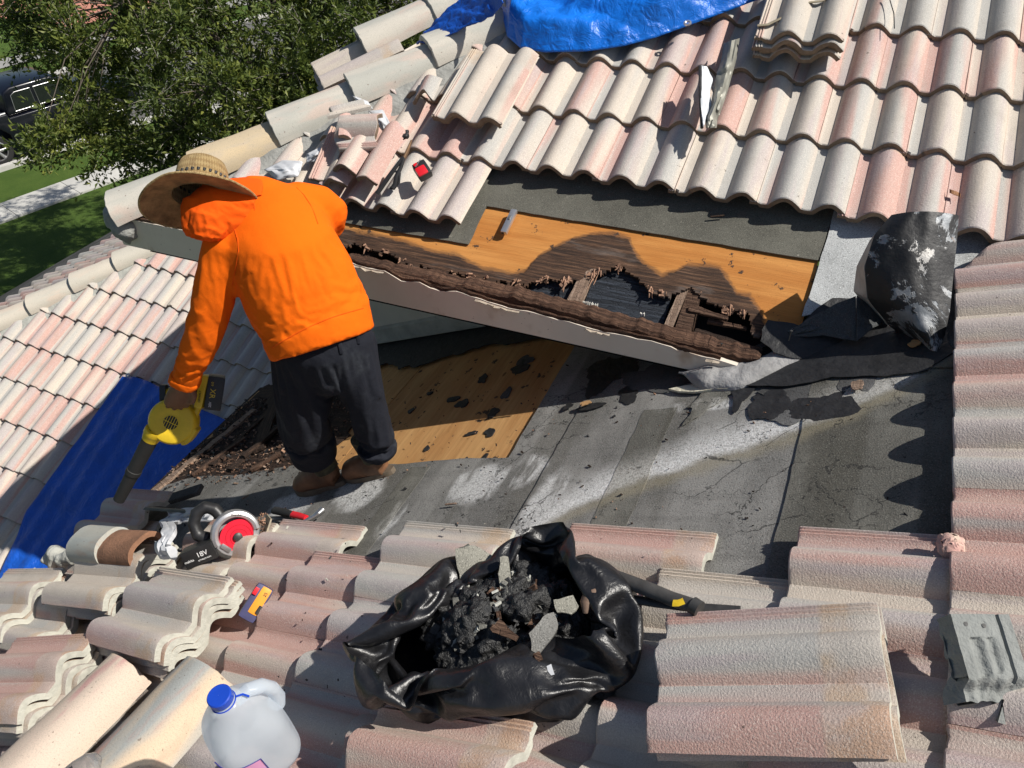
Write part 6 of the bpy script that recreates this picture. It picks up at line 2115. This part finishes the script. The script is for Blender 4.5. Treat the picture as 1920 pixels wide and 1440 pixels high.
litter('tile_crumbs', 160, (-2.9, -.2, .6, 1.4), ['tar', 'rot_dark', 'raw', 'black_print'], h=(.085, .10), size=(.003, .016), parent=near_slope)
for i, (px, py, L_, an) in enumerate([(845, 945, .045, -.1), (1345, 405, .05, -.1), (460, 932, .03, -.5)]):
    F = FB if py < 500 else FA
    mb = MB(); mb.smooth = False
    mb.box((0, 0, 0), (L_, .006, .004)); 
    tag(mb.build('wood_splinter', M['rafter'] if i != 1 else M['rot_dark'], None, tool_frame(px, py, F, .022, an)), ['thin wood splinter lying on the grey felt above the black bag', 'dark wood splinter lying on the felt of the upper slope', 'pale sliver lying in the shade by the worker'][i], 'splinter')
# ------------------------------------------------------------------ rubbish bag
def film():
    n = NT('black_plastic_film')
    o = n.obj()
    w = n.noise(9.0, 5, 0.6, dist=1.2)
    h = w
    c = n.ramp(n.noise(12.0, 4, .6), [(.35, (.006, .006, .007)), (.7, (.016, .016, .018))])
    return n.out(c, n.math('ADD', .24, n.math('MULTIPLY', n.noise(25, 3), .26)), n.bump(n.math('ADD', h, n.math('MULTIPLY', n.noise(38.0, 4, .6, dist=1.5), .45)), .30, .016), 0, .55)


M['film'] = film()
bagc = at(945, 1215, FA, .085)
up_ = (Vector((0, 0, 1)) * .55 + FA.n * .45).normalized()
bx_ = camdir(1, 0, 0); bx_ = (bx_ - up_ * bx_.dot(up_)).normalized(); by_ = up_.cross(bx_)
GM = Matrix(((bx_.x, by_.x, up_.x, bagc.x), (bx_.y, by_.y, up_.y, bagc.y), (bx_.z, by_.z, up_.z, bagc.z), (0, 0, 0, 1)))
bag = tag(empty('rubbish_bag', GM), 'open black plastic rubbish bag filled with roofing debris', 'bag')


# the film: an open sack set over a heap of rubble and left to slump (a short cloth run in a scene of its own)
def slumped_sack():
    seg, r0, ry, height, rows = 108, 0.28, 0.76, 0.40, 30
    vs = [(0, 0, .006)]; fs = []
    prof = [(r0 * k / 8, .006) for k in range(1, 9)] + [(r0 * (1 + .12 * sin(k / rows * pi) + .27 * k / rows), .006 + height * k / rows) for k in range(1, rows + 1)]
    for r, z in prof:
        for i in range(seg):
            b_ = 2 * pi * i / seg
            w = 1 + .10 * noise.noise(Vector((cos(b_) * 3, sin(b_) * 3, z * 6))) * min(1, z * 6)
            vs.append((r * w * cos(b_), r * w * ry * sin(b_), z + (.03 * noise.noise(Vector((cos(b_) * 2, sin(b_) * 2, 7))) if z > .3 else 0)))
    fs += [(0, 1 + i, 1 + (i + 1) % seg) for i in range(seg)]
    fs += [(1 + j * seg + i, 1 + j * seg + (i + 1) % seg, 1 + (j + 1) * seg + (i + 1) % seg, 1 + (j + 1) * seg + i) for j in range(len(prof) - 1) for i in range(seg)]
    me = bpy.data.meshes.new('film'); me.from_pydata(vs, [], fs)
    try:
        sc2 = bpy.data.scenes.new('slump')
        def collider(v_, f_, th, fr):
            m_ = bpy.data.meshes.new('collider'); m_.from_pydata(v_, [], f_)
            o_ = bpy.data.objects.new('collider', m_); sc2.collection.objects.link(o_)
            o_.modifiers.new('c', 'COLLISION'); o_.collision.thickness_outer = th; o_.collision.cloth_friction = fr
            return o_
        g1 = collider([(-2, -2, 0), (2, -2, 0), (2, 2, 0), (-2, 2, 0)], [(0, 1, 2, 3)], .004, 25)
        hv = []; hf = []; hs, hr = 32, 12
        for j in range(hr + 1):
            a = pi / 2 * j / hr
            for i in range(hs):
                b_ = 2 * pi * i / hs; k = 1 + .12 * noise.noise(Vector((cos(b_) * 2, sin(b_) * 2, a * 2)))
                hv.append((.225 * cos(a) * cos(b_) * k, .170 * cos(a) * sin(b_) * k, .115 * sin(a) * k + .012))
        for j in range(hr):
            for i in range(hs): hf.append((j * hs + i, j * hs + (i + 1) % hs, (j + 1) * hs + (i + 1) % hs, (j + 1) * hs + i))
        g2 = collider(hv, hf, .003, 30)
        g = bpy.data.objects.new('sack', me.copy()); sc2.collection.objects.link(g)
        vg = g.vertex_groups.new(name='pin'); vg.add(list(range(1 + seg * 6)), 1.0, 'REPLACE')
        m = g.modifiers.new('cloth', 'CLOTH'); cs = m.settings
        cs.quality = 7; cs.mass = .06; cs.air_damping = 3
        cs.tension_stiffness = 25; cs.compression_stiffness = 25; cs.shear_stiffness = 12; cs.bending_stiffness = .06
        cs.tension_damping = 8; cs.compression_damping = 8; cs.shear_damping = 8; cs.vertex_group_mass = 'pin'
        m.collision_settings.distance_min = .004; m.collision_settings.use_self_collision = True; m.collision_settings.self_distance_min = .004; m.collision_settings.collision_quality = 3
        m.point_cache.frame_start = 1; m.point_cache.frame_end = 44
        for fr in range(1, 44): sc2.frame_set(fr)
        ev = g.evaluated_get(sc2.view_layers[0].depsgraph).to_mesh()
        for v, q in zip(me.vertices, ev.vertices): v.co = q.co
        for q in (g, g1, g2): bpy.data.objects.remove(q)
        bpy.data.scenes.remove(sc2)
    except Exception as ex:
        print('slump skipped', ex)
    for v in me.vertices: v.co = Vector((v.co.x * .99 - .008, v.co.y * 1.12 - .005, v.co.z * 1.0 - .012))
    me.materials.append(M['film']); me.update()
    return me


o = obj('film', slumped_sack(), bag, GM)
m_ = o.modifiers.new('s', 'SUBSURF'); m_.levels = 1; m_.render_levels = 1; bake(o)
o.data.polygons.foreach_set('use_smooth', [True] * len(o.data.polygons))
# debris in the mouth
def inb(x, y, z): return GM @ Vector((x, y, z))
mb = MB()
for i in range(110):
    a = rr(0, 6.28); r = sqrt(RND.random())
    ball(mb, Vector((.02 + .19 * r * cos(a), .020 + .150 * r * sin(a), .070 + .065 * (1 - r * r) + rr(-.012, .016))), rr(.016, .038))
TARW = simple('wet_tar_rubble', (.018, .018, .018), .50, .6, 30, .9, 140, bdist=.008, spec=.5)
o = fused(mb, 'tar_rubble', TARW, .006, None, 1, lambda c, n_: .012 * nz(c, 30) + .010 * nz(c, 75))
put(o, None, GM); tag(o, 'wet black tar rubble filling the mouth of the rubbish bag', 'tar rubble')


bits = MB(); bits.smooth = False
for i in range(170):
    a = rr(0, 6.28); r = sqrt(RND.random())
    bits.cur = RND.randrange(4); l_ = rr(.006, .030)
    bits.box((.02 + .17 * r * cos(a), .02 + .13 * r * sin(a), .098 + .065 * (1 - r * r) + rr(-.006, .010)), (l_, l_ * rr(.3, .8), rr(.003, .009)), rot=(rr(-.8, .8), rr(-.8, .8), rr(0, 6)))
tag(bits.build('rubble_bits', [felt_b('rubble_felt', (.13, .128, .115)), M['rot'], M['mortar_pale'], M['felt_dark']], o, GM), kind='stuff')


def shard(label, cat, pts, h, mat, th=.012, tilt=.0, seed=1.0):
    P_ = [at(px, py, FA, h + tilt * i / len(pts)) for i, (px, py) in enumerate(pts)]
    c = sum(P_, Vector()) / len(P_)
    n_ = (up_ * .55 - _f * .6).normalized()
    x = (P_[0] - c).normalized(); x = (x - n_ * x.dot(n_)).normalized(); y = n_.cross(x)
    Mx = Matrix(((x.x, y.x, n_.x, c.x), (x.y, y.y, n_.y, c.y), (x.z, y.z, n_.z, c.z), (0, 0, 0, 1)))
    Mi = Mx.inverted()
    poly = ccw([tuple((Mi @ q)[:2]) for q in P_])
    mb = MB(); mb.smooth = False
    mb.prism(rough_poly(poly, .006, .010, seed), -th / 2, th / 2)
    return tag(mb.build(cat.replace(' ', '_'), mat, None, Mx), label, cat, 'debris in the rubbish bag')


GR = felt_b('old_felt_piece', (.26, .25, .21))
shard('pale grey torn felt piece at the back of the bag mouth', 'felt piece', [(862, 1040), (890, 1032), (925, 1045), (930, 1060), (905, 1080), (895, 1098), (878, 1092), (864, 1100), (860, 1070)], .235, GR, .014, .01, 2)
shard('narrow pale felt strip standing in the tar rubble', 'felt piece', [(940, 1052), (955, 1050), (956, 1080), (948, 1110), (938, 1110), (936, 1078)], .25, GR, .012, 0, 3)
shard('large grey felt slab at the front of the bag mouth', 'felt piece', [(992, 1190), (1020, 1160), (1040, 1152), (1046, 1170), (1030, 1200), (1008, 1226), (996, 1218)], .215, felt_b('old_felt_piece_mid', (.20, .195, .18)), .014, 0, 4)
shard('grey felt scrap at the right of the bag mouth', 'felt piece', [(1040, 1128), (1075, 1118), (1085, 1135), (1070, 1150), (1045, 1150)], .225, GR, .012, 0, 5)
shard('dark grey felt scrap at the upper left of the bag mouth', 'felt piece', [(862, 1030), (880, 1022), (895, 1030), (880, 1040)], .22, felt_b('old_felt_dark', (.10, .10, .09)), .012, 0, 6)
shard('brown rotten wood chip in the bag mouth', 'wood piece', [(922, 1180), (938, 1165), (972, 1190), (965, 1200), (925, 1188)], .235, M['rot'], .014, 0, 7)
shard('small brown wood chip at the front of the bag', 'wood piece', [(1000, 1228), (1012, 1222), (1018, 1236), (1008, 1242)], .21, M['rot'], .012, 0, 8)
shard('tiny pale foam scrap at the lower right of the bag', 'scrap', [(1026, 1250), (1034, 1246), (1040, 1264), (1033, 1266)], .19, M['white_tape'], .008, 0, 9)

# ------------------------------------------------------------------ water jug
JW = 0.180
jb = atd(464, 1368, 1.52)
upj = (Vector((0, 0, 1)) * .8 + FA.n * .2 + camdir(0, .12, -.1) * .1).normalized()
xj = camdir(0.72, -0.60, 0.30); xj = (xj - upj * xj.dot(upj)).normalized(); yj = upj.cross(xj)
JM = Matrix(((xj.x, yj.x, upj.x, jb.x), (xj.y, yj.y, upj.y, jb.y), (xj.z, yj.z, upj.z, jb.z), (0, 0, 0, 1))) @ Matrix.Diagonal((.87, .87, .90, 1)) @ Matrix.Translation((0, 0, -0.120))
jug = tag(empty('water_jug', JM), 'translucent plastic water jug with a blue cap', 'jug')
def milky():
    n = NT('milky_plastic')
    c = n.ramp(n.noise(6, 3), [(.3, (.80, .85, .90)), (.7, (.88, .92, .95))])
    b = n.n('ShaderNodeBsdfPrincipled'); n.set(b.inputs['Base Color'], c); n.set(b.inputs['Roughness'], .26); n.set(b.inputs['Normal'], n.bump(n.noise(16, 4), .25, .01))
    tl = n.n('ShaderNodeBsdfTranslucent'); n.set(tl.inputs['Color'], c)
    tr = n.n('ShaderNodeBsdfTransparent'); n.set(tr.inputs['Color'], (.90, .94, .98))
    m1 = n.n('ShaderNodeMixShader'); m1.inputs[0].default_value = .55
    m2 = n.n('ShaderNodeMixShader'); m2.inputs[0].default_value = .38
    n.t.links.new(b.outputs[0], m1.inputs[1]); n.t.links.new(tl.outputs[0], m1.inputs[2])
    n.t.links.new(m1.outputs[0], m2.inputs[1]); n.t.links.new(tr.outputs[0], m2.inputs[2])
    o = n.n('ShaderNodeOutputMaterial'); n.t.links.new(m2.outputs[0], o.inputs[0])
    return n.m
HDPE = milky()
mb = MB()
def sq(an, p_=3.2): return 1 / ((abs(cos(an)) ** p_ + abs(sin(an)) ** p_) ** (1 / p_))
lev = [(0.0, .40), (.004, .455), (.02, .485), (.05, .495), (.10, .50), (.135, .50), (.155, .485), (.175, .445), (.195, .385), (.215, .315), (.232, .25), (.245, .205), (.252, .185), (.258, .130)]
seg = 48; vs = []; fs = []
for z, r in lev:
    k = sstep(.14, .24, z)
    for i in range(seg):
        an = 2 * pi * i / seg
        rad = JW * r * ((1 - k) * sq(an) * .93 + k)
        vs.append((rad * cos(an), rad * sin(an), z * 1.02))
for j in range(len(lev) - 1):
    for i in range(seg):
        fs.append((j * seg + i, j * seg + (i + 1) % seg, (j + 1) * seg + (i + 1) % seg, (j + 1) * seg + i))
fs.append(tuple(range(seg - 1, -1, -1))); fs.append(tuple((len(lev) - 1) * seg + i for i in range(seg)))
mb.add(vs, fs)
shell = mb.build('shell', HDPE, jug, JM, sharp=60)
mb = MB()
mb.tube([(.020, 0, .236), (.050, 0, .240), (.078, 0, .222), (.091, 0, .190), (.090, 0, .155), (.080, 0, .135)], [(.017, .013), (.017, .013), (.018, .014), (.018, .015), (.020, .018), (.022, .020)], 14)
mb.build('handle', HDPE, jug, JM)
WAT = NT('water_in_jug'); WAT = WAT.out((.62, .70, .76), .1, None, 0, .5, Transmission_Weight=.5)
CAPB = simple('blue_cap', (.010, .055, .42), .35, .08, 20)
mb = MB(); mb.lathe([(.0225, .256), (.0225, .268), (.020, .268)], 30, caps=False); mb.build('neck', HDPE, jug, JM)
mb = MB(); mb.lathe([(.0255, .268), (.0262, .270), (.0262, .286), (.024, .2885), (.0005, .2885)], 36, caps=False); cp = mb.build('cap', CAPB, jug, JM)
mb = MB(); mb.tube([(.0258 * cos(2 * pi * k / 36), .0258 * sin(2 * pi * k / 36), .2605) for k in range(37)], .0018, 6); mb.build('tamper_ring', CAPB, cp, JM)
mb = MB(); mb.tube([(.024, -.010, .262), (.038, -.012, .256), (.046, -.020, .246)], .0026, 6); mb.build('pull_tab', CAPB, cp, JM)
# label wrapped on the near face
def lab_mat():
    n = NT('jug_label')
    x, y, z = n.sep()
    c = n.mix(n.step(z, .055, .10), (.22, .26, .62), (.62, .22, .42))
    c = n.mix(n.math('MULTIPLY', n.noise(20, 3), .3), c, (.75, .72, .80))
    return n.out(c, .4, None, 0, .5)
mb = MB()
lan0, lan1 = radians(204), radians(266)
def lab(u, v, off=.0012):
    an = lan0 + (lan1 - lan0) * u
    z = .062 + (.088 - .026 * u) * v
    r = .497
    rad = JW * r * sq(an) * .93 + off
    return (rad * cos(an), rad * sin(an), z * 1.02)
mb.grid(lab, 24, 8); LBL = mb.build('paper_label', lab_mat(), jug, JM)
mb = MB()
mb.tube([lab(k / 24, 0, .002) for k in range(25)] + [lab(1, k / 8, .002) for k in range(1, 9)] + [lab(1 - k / 24, 1, .002) for k in range(1, 25)] + [lab(0, 1 - k / 8, .002) for k in range(1, 9)], .0012, 5)
mb.build('label_border', simple('label_navy', (.03, .03, .20), .5, .1, 20), LBL, JM)
def lab_text(s_, size, u, v, mat):
    p0, p1, p2 = Vector(lab(u, v, .0024)), Vector(lab(u + .02, v, .0024)), Vector(lab(u, v + .05, .0024))
    x = (p1 - p0).normalized(); z = x.cross(p2 - p0).normalized(); y = z.cross(x)
    Mx = JM @ Matrix(((x.x, y.x, z.x, p0.x), (x.y, y.y, z.y, p0.y), (x.z, y.z, z.z, p0.z), (0, 0, 0, 1)))
    text(s_, size, mat, Mx, LBL, ext=.0002, shear=.35)
RP = simple('label_crimson', (.30, .02, .10), .5, .1, 20)
lab_text('Crystal', .019, .44, .80, RP); lab_text('Hills', .018, .50, .62, RP)
for k, v in enumerate((.46, .38, .30)):
    mb = MB(); mb.grid(lambda a, b: lab(.2 + .6 * a, v + .02 * b, .0018), 10, 1); mb.build('small_print', simple('small_print_ink', (.12, .10, .25), .6, .1, 20), LBL, JM)
for k in range(9):
    mb = MB(); mb.grid(lambda a, b: lab(.62 + .025 * k + .010 * a, .08 + .14 * b, .0018), 1, 1); mb.build('barcode_bar', M['black_print'] if k % 2 == 0 else M['navy_plastic'], LBL, JM)

# clear crumpled package at the bottom left
PM = NT('clear_film'); PM = PM.out((.80, .80, .80), .12, PM.bump(PM.noise(40, 4, .6, dist=.8), .5, .01), 0, .5, Transmission_Weight=.85, IOR=1.2)
pk0 = at(150, 1452, FA, .235)
px_ = camdir(.55, -.80, .2); px_ = (px_ - FA.n * px_.dot(FA.n)).normalized(); py_ = FA.n.cross(px_)
KM2 = Matrix(((px_.x, py_.x, FA.n.x, pk0.x), (px_.y, py_.y, FA.n.y, pk0.y), (px_.z, py_.z, FA.n.z, pk0.z), (0, 0, 0, 1)))
pkg = tag(empty('clear_package', KM2), 'clear plastic package with a white cross on a black label, bottom left', 'package')
mb = MB()
mb.tube([(-.10, 0, .0), (-.05, 0, .004), (0, 0, .004), (.03, 0, .003), (.048, 0, .0), (.055, 0, -.004)], [(.038, .026), (.042, .030), (.042, .030), (.038, .026), (.026, .016), (.006, .004)], 24, up=(0, 0, 1))
o = mb.build('wrapper', PM, pkg, KM2)
mb = MB(); mb.tube([(-.10, 0, -.003), (0, 0, -.002), (.025, 0, -.003)], [(.033, .020), (.036, .023), (.030, .018)], 18, up=(0, 0, 1)); mb.build('contents', simple('tan_contents', (.36, .28, .22), .8, .3, 40), pkg, KM2)
mb = MB(); mb.smooth = False
mb.box((0, 0, 0), (.052, .030, .0012)); lb = mb.build('black_patch', M['black_print'], pkg, KM2 @ Matrix.Translation((-.022, -.020, .0325)) @ Matrix.Rotation(.35, 4, 'X'))
mb = MB(); mb.smooth = False
mb.box((0, 0, 0), (.020, .0065, .0008)); mb.box((0, 0, .0001), (.0065, .020, .0008)); mb.build('white_cross', M['white_print'], lb, KM2 @ Matrix.Translation((-.022, -.020, .0336)) @ Matrix.Rotation(.35, 4, 'X'))
# ------------------------------------------------------------------ tree beside the house
def leaf_mat():
    n = NT('leaf')
    at_ = n.attr('tone').outputs['Fac']
    c = n.ramp(at_, [(0.0, (0.040, 0.064, 0.018)), (0.45, (0.098, 0.138, 0.026)), (0.8, (0.165, 0.200, 0.038)), (1.0, (0.24, 0.26, 0.052))])
    b = n.n('ShaderNodeBsdfPrincipled'); n.set(b.inputs['Base Color'], c); n.set(b.inputs['Roughness'], 0.5)
    t_ = n.n('ShaderNodeBsdfTranslucent'); n.set(t_.inputs['Color'], c)
    m_ = n.n('ShaderNodeMixShader'); m_.inputs[0].default_value = 0.40
    n.t.links.new(b.outputs[0], m_.inputs[1]); n.t.links.new(t_.outputs[0], m_.inputs[2])
    o_ = n.n('ShaderNodeOutputMaterial'); n.t.links.new(m_.outputs[0], o_.inputs[0])
    return n.m


M['leaf'] = leaf_mat()
M['bark'] = simple('bark', (0.11, 0.09, 0.07), 0.9, 0.3, 12, 0.7, 40)
M['twig'] = simple('twig_bark', (0.26, 0.235, 0.20), 0.9, 0.25, 12)
fork = atd(585, 225, 12.6)
tree_base = Vector((fork.x - .1, fork.y + .1, GZ))
tree = tag(empty('tree', tree_base), 'bushy narrow leaved tree hiding the black pickup', 'tree')
TR = random.Random(5)
mb = MB()
mb.tube([tree_base, tree_base + Vector((.05, -.1, 1.2)), fork], [.17, .14, .12], 12)
clumps = []
def inside(px, py):
    """outline of the crown as the photograph shows it"""
    if py < 90: lo = 25 + 30 * (py / 90)
    elif py < 130: lo = 55 + (py - 90) * 3.0
    else: lo = 178 + 12 * sin(py)
    hi = 860
    bot = 318 - 0.22 * max(0, px - 330) if px > 190 else 290
    return lo < px < hi and py < bot
tries = 0
while len(clumps) < 225 and tries < 5000:
    tries += 1
    px, py = TR.uniform(20, 860), TR.uniform(-330, 318)
    if not inside(px, py): continue
    d = 12.0 + TR.uniform(-1.7, 1.7)
    q = atd(px, py, d)
    if q.z > -0.6: continue
    clumps.append(q)
for (px, py, d) in [(75, 268, 10.6), (110, 258, 10.8), (135, 250, 11.2), (50, 40, 11.6), (85, 90, 11.5), (150, 150, 11.5), (62, 70, 11.5), (150, 250, 11.3), (200, 275, 11.3), (250, 285, 11.4), (300, 290, 11.4), (360, 290, 11.6), (420, 270, 11.6), (480, 235, 11.8), (520, 210, 12.0), (560, 180, 12.3), (160, 190, 11.3), (180, 235, 11.2)]:
    clumps.append(atd(px, py, d))
# limbs, boughs and twigs
limbs = []
for k in range(11):
    a = 2 * pi * k / 11 + TR.uniform(-.2, .2)
    e = fork + Vector((-1.2 + cos(a) * TR.uniform(.8, 1.7), -.3 + sin(a) * TR.uniform(.9, 1.6), TR.uniform(.8, 2.4)))
    mid = fork.lerp(e, .5) + Vector((0, 0, .25))
    mb.tube([fork, mid, e], [.055, .032, .016], 8); limbs.append(mid); limbs.append(e)
mb.build('trunk', M['bark'], tree)
mb = MB()
for c in clumps:
    b = min(limbs, key=lambda q: (q - c).length)
    m1 = b.lerp(c, .5) + Vector((TR.uniform(-.15, .15), TR.uniform(-.15, .15), TR.uniform(0, .2)))
    mb.tube([b, m1, c], [.013, .008, .004], 5, caps=False)
mb.build('boughs', M['bark'], tree)
lv = []; lf = []; tone = []
mb = MB()
for c in clumps:
    R_ = TR.uniform(.34, .62)
    base_t = TR.uniform(.25, .75)
    for tw in range(26):
        dirn = Vector((TR.gauss(0, 1), TR.gauss(0, 1), TR.gauss(.15, .8))).normalized()
        st = c + dirn * R_ * TR.uniform(0, .35)
        L_ = R_ * TR.uniform(.6, 1.25)
        en = st + dirn * L_ + Vector((0, 0, -.12 * L_))
        if TR.random() < .30: mb.tube([st, (st + en) / 2 + Vector((0, 0, .02)), en], [.0045, .0035, .0015], 4, caps=False)
        for k in range(22):
            t_ = TR.uniform(.10, 1.03)
            p0 = st.lerp(en, t_) + Vector((TR.gauss(0, .025), TR.gauss(0, .025), TR.gauss(0, .025)))
            ld = (dirn * .7 + Vector((TR.gauss(0, .7), TR.gauss(0, .7), TR.gauss(.1, .6)))).normalized()
            sd = ld.cross(Vector((TR.gauss(0, 1), TR.gauss(0, 1), TR.gauss(0, 1)))).normalized()
            l_ = TR.uniform(.06, .115); w_ = l_ * TR.uniform(.15, .24)
            b_ = len(lv)
            nn_ = ld.cross(sd) * (l_ * .08)
            lv += [p0, p0 + ld * l_ * .45 + sd * w_ + nn_, p0 + ld * l_, p0 + ld * l_ * .45 - sd * w_ + nn_]
            lf.append((b_, b_ + 1, b_ + 2, b_ + 3))
            tn = min(1, max(0, base_t + TR.gauss(0, .2) + .25 * (t_ - .5)))
            tone += [tn] * 4
me = bpy.data.meshes.new('crown')
me.from_pydata([tuple(q) for q in lv], [], lf)
a_ = me.attributes.new('tone', 'FLOAT', 'POINT'); a_.data.foreach_set('value', tone)
me.materials.append(M['leaf'])
obj('crown', me, tree)
mb.build('twigs', M['twig'], tree)

# ------------------------------------------------------------------ pickup at the kerb
PAINT = simple('black_car_paint', (0.004, 0.005, 0.010), 0.28, 0.2, 3, spec=0.35, Coat_Weight=0.25, Coat_Roughness=0.08)
GLASS = simple('dark_car_glass', (0.010, 0.012, 0.014), 0.05, 0.1, 5, spec=0.8)
CHROME = simple('chrome', (0.42, 0.42, 0.42), 0.40, 0.05, 10, metal=0.8)
fr, re_ = Vector((-19.97, 15.42, GZ)), Vector((-20.82, 12.15, GZ))
fx = (fr - re_).normalized(); fy = Vector((-fx.y, fx.x, 0))
org = re_ + fy * 0.0
TM_ = Matrix(((fx.x, fy.x, 0, org.x), (fx.y, fy.y, 0, org.y), (0, 0, 1, GZ), (0, 0, 0, 1)))
WB = (fr - re_).length
truck = tag(empty('pickup_truck', TM_), 'black pickup truck parked at the kerb behind the tree', 'truck')
Wd = 1.86
def side_prism(poly, y0, y1, name, mat, bev=0.03):
    mb = MB()
    n_ = len(poly)
    vs = [(x, y0, z) for x, z in poly] + [(x, y1, z) for x, z in poly]
    fs = [tuple(range(n_)), tuple(range(2 * n_ - 1, n_ - 1, -1))] + [((i + 1) % n_, i, i + n_, (i + 1) % n_ + n_) for i in range(n_)]
    mb.add(vs, fs)
    o_ = mb.build(name, mat, truck, TM_)
    if bev:
        m_ = o_.modifiers.new('b', 'BEVEL'); m_.width = bev; m_.segments = 3; m_.limit_method = 'ANGLE'; m_.angle_limit = radians(40); bake(o_)
        o_.data.polygons.foreach_set('use_smooth', [True] * len(o_.data.polygons)); o_.data.set_sharp_from_angle(angle=radians(40))
    return o_
side_prism([(-1.15, .50), (-.48, .50), (-.46, .72), (-.30, .90), (0, .96), (.30, .90), (.46, .72), (.48, .45), (WB - .48, .45), (WB - .46, .72), (WB - .30, .90), (WB, .96), (WB + .30, .90), (WB + .46, .72), (WB + .48, .45), (WB + .85, .48), (WB + .88, 1.00), (WB + .55, 1.14), (WB - .55, 1.20), (WB - .62, 1.10), (.62, 1.10), (.60, 1.22), (-1.15, 1.22)], 0.0, Wd, 'body', PAINT)
side_prism([(.62, 1.10), (WB - .60, 1.16), (WB - 1.15, 1.74), (WB - 1.35, 1.80), (.95, 1.80), (.72, 1.70)], .10, Wd - .10, 'cab', PAINT, .07)
side_prism([(-1.06, 1.10), (.52, 1.10), (.52, 1.235), (-1.06, 1.235)], .10, Wd - .10, 'bed_cover', M['black_print'], 0)
cab = [o_ for o_ in bpy.data.objects if o_.name == 'cab'][0]
for poly in ([(.86, 1.20), (1.42, 1.20), (1.42, 1.66), (1.02, 1.66), (.90, 1.60)], [(1.52, 1.20), (WB - .86, 1.22), (WB - 1.24, 1.66), (1.52, 1.66)]):
    for y_ in (.085, Wd - .085):
        mb = MB(); mb.smooth = False
        mb.add([(x, y_, z) for x, z in poly], [tuple(range(len(poly)))])
        mb.build('side_window', GLASS, cab, TM_)
        mb = MB(); mb.tube([(x, y_, z) for x, z in poly + poly[:1]], .008, 6); mb.build('window_trim', CHROME, cab, TM_)
mb = MB(); mb.smooth = False
mb.add([(WB - .66, .2, 1.19), (WB - .66, Wd - .2, 1.19), (WB - 1.17, Wd - .25, 1.71), (WB - 1.17, .25, 1.71)], [(0, 1, 2, 3)]); mb.build('windscreen', GLASS, cab, TM_)
mb = MB(); mb.smooth = False
mb.add([(.66, .2, 1.22), (.66, Wd - .2, 1.22), (.755, Wd - .25, 1.66), (.755, .25, 1.66)], [(3, 2, 1, 0)]); mb.build('rear_window', GLASS, cab, TM_)
mb = MB(); mb.tube([(WB - .75, -.02, 1.25), (WB - .78, -.16, 1.28)], [(.05, .08), (.10, .10)], 8); mb.build('wing_mirror', PAINT, truck, TM_)
for y_ in (0.06, Wd - 0.06):
    mb = MB(); mb.tube([(-1.15, y_, 1.235), (.58, y_, 1.235)], .03, 8); mb.build('bed_rail', CHROME, truck, TM_)
mb = MB(); mb.smooth = False; mb.box((WB / 2, -.03, .42), (WB - 1.1, .10, .05)); mb.build('running_board', CHROME, truck, TM_)
text('5.7L', .09, M['white_print'], TM_ @ Matrix.Translation((WB - .62, -.004, .98)) @ Matrix.Rotation(radians(90), 4, 'X'), truck)
for wx in (0, WB):
    for wy in (0.13, Wd - .13):
        Wm = TM_ @ Matrix.Translation((wx, wy, .40)) @ Matrix.Rotation(radians(90), 4, 'X')
        w = empty('wheel', Wm, truck)
        mb = MB(); mb.lathe([(.24, -.12), (.37, -.12), (.40, -.09), (.40, .09), (.37, .12), (.26, .12), (.245, .10)], 40, caps=False); mb.build('tyre', M['black_rubber'], w, Wm)
        mb = MB(); mb.lathe([(.25, .11), (.235, .10), (.225, .03), (.0005, .02)], 36, caps=False); mb.build('rim', M['dark_steel'], w, Wm)
        mb = MB()
        mb.lathe([(.255, .115), (.235, .125), (.228, .10)], 36, caps=False)
        mb.lathe([(.055, .06), (.055, .11), (.03, .12), (.0005, .12)], 18, caps=False)
        for k in range(6):
            a = 2 * pi * k / 6
            mb.tube([(.04 * cos(a), .04 * sin(a), .095), (.235 * cos(a), .235 * sin(a), .105)], [(.030, .014), (.038, .012)], 8, up=(0, 0, 1))
        mb.build('spokes', CHROME, w, Wm)
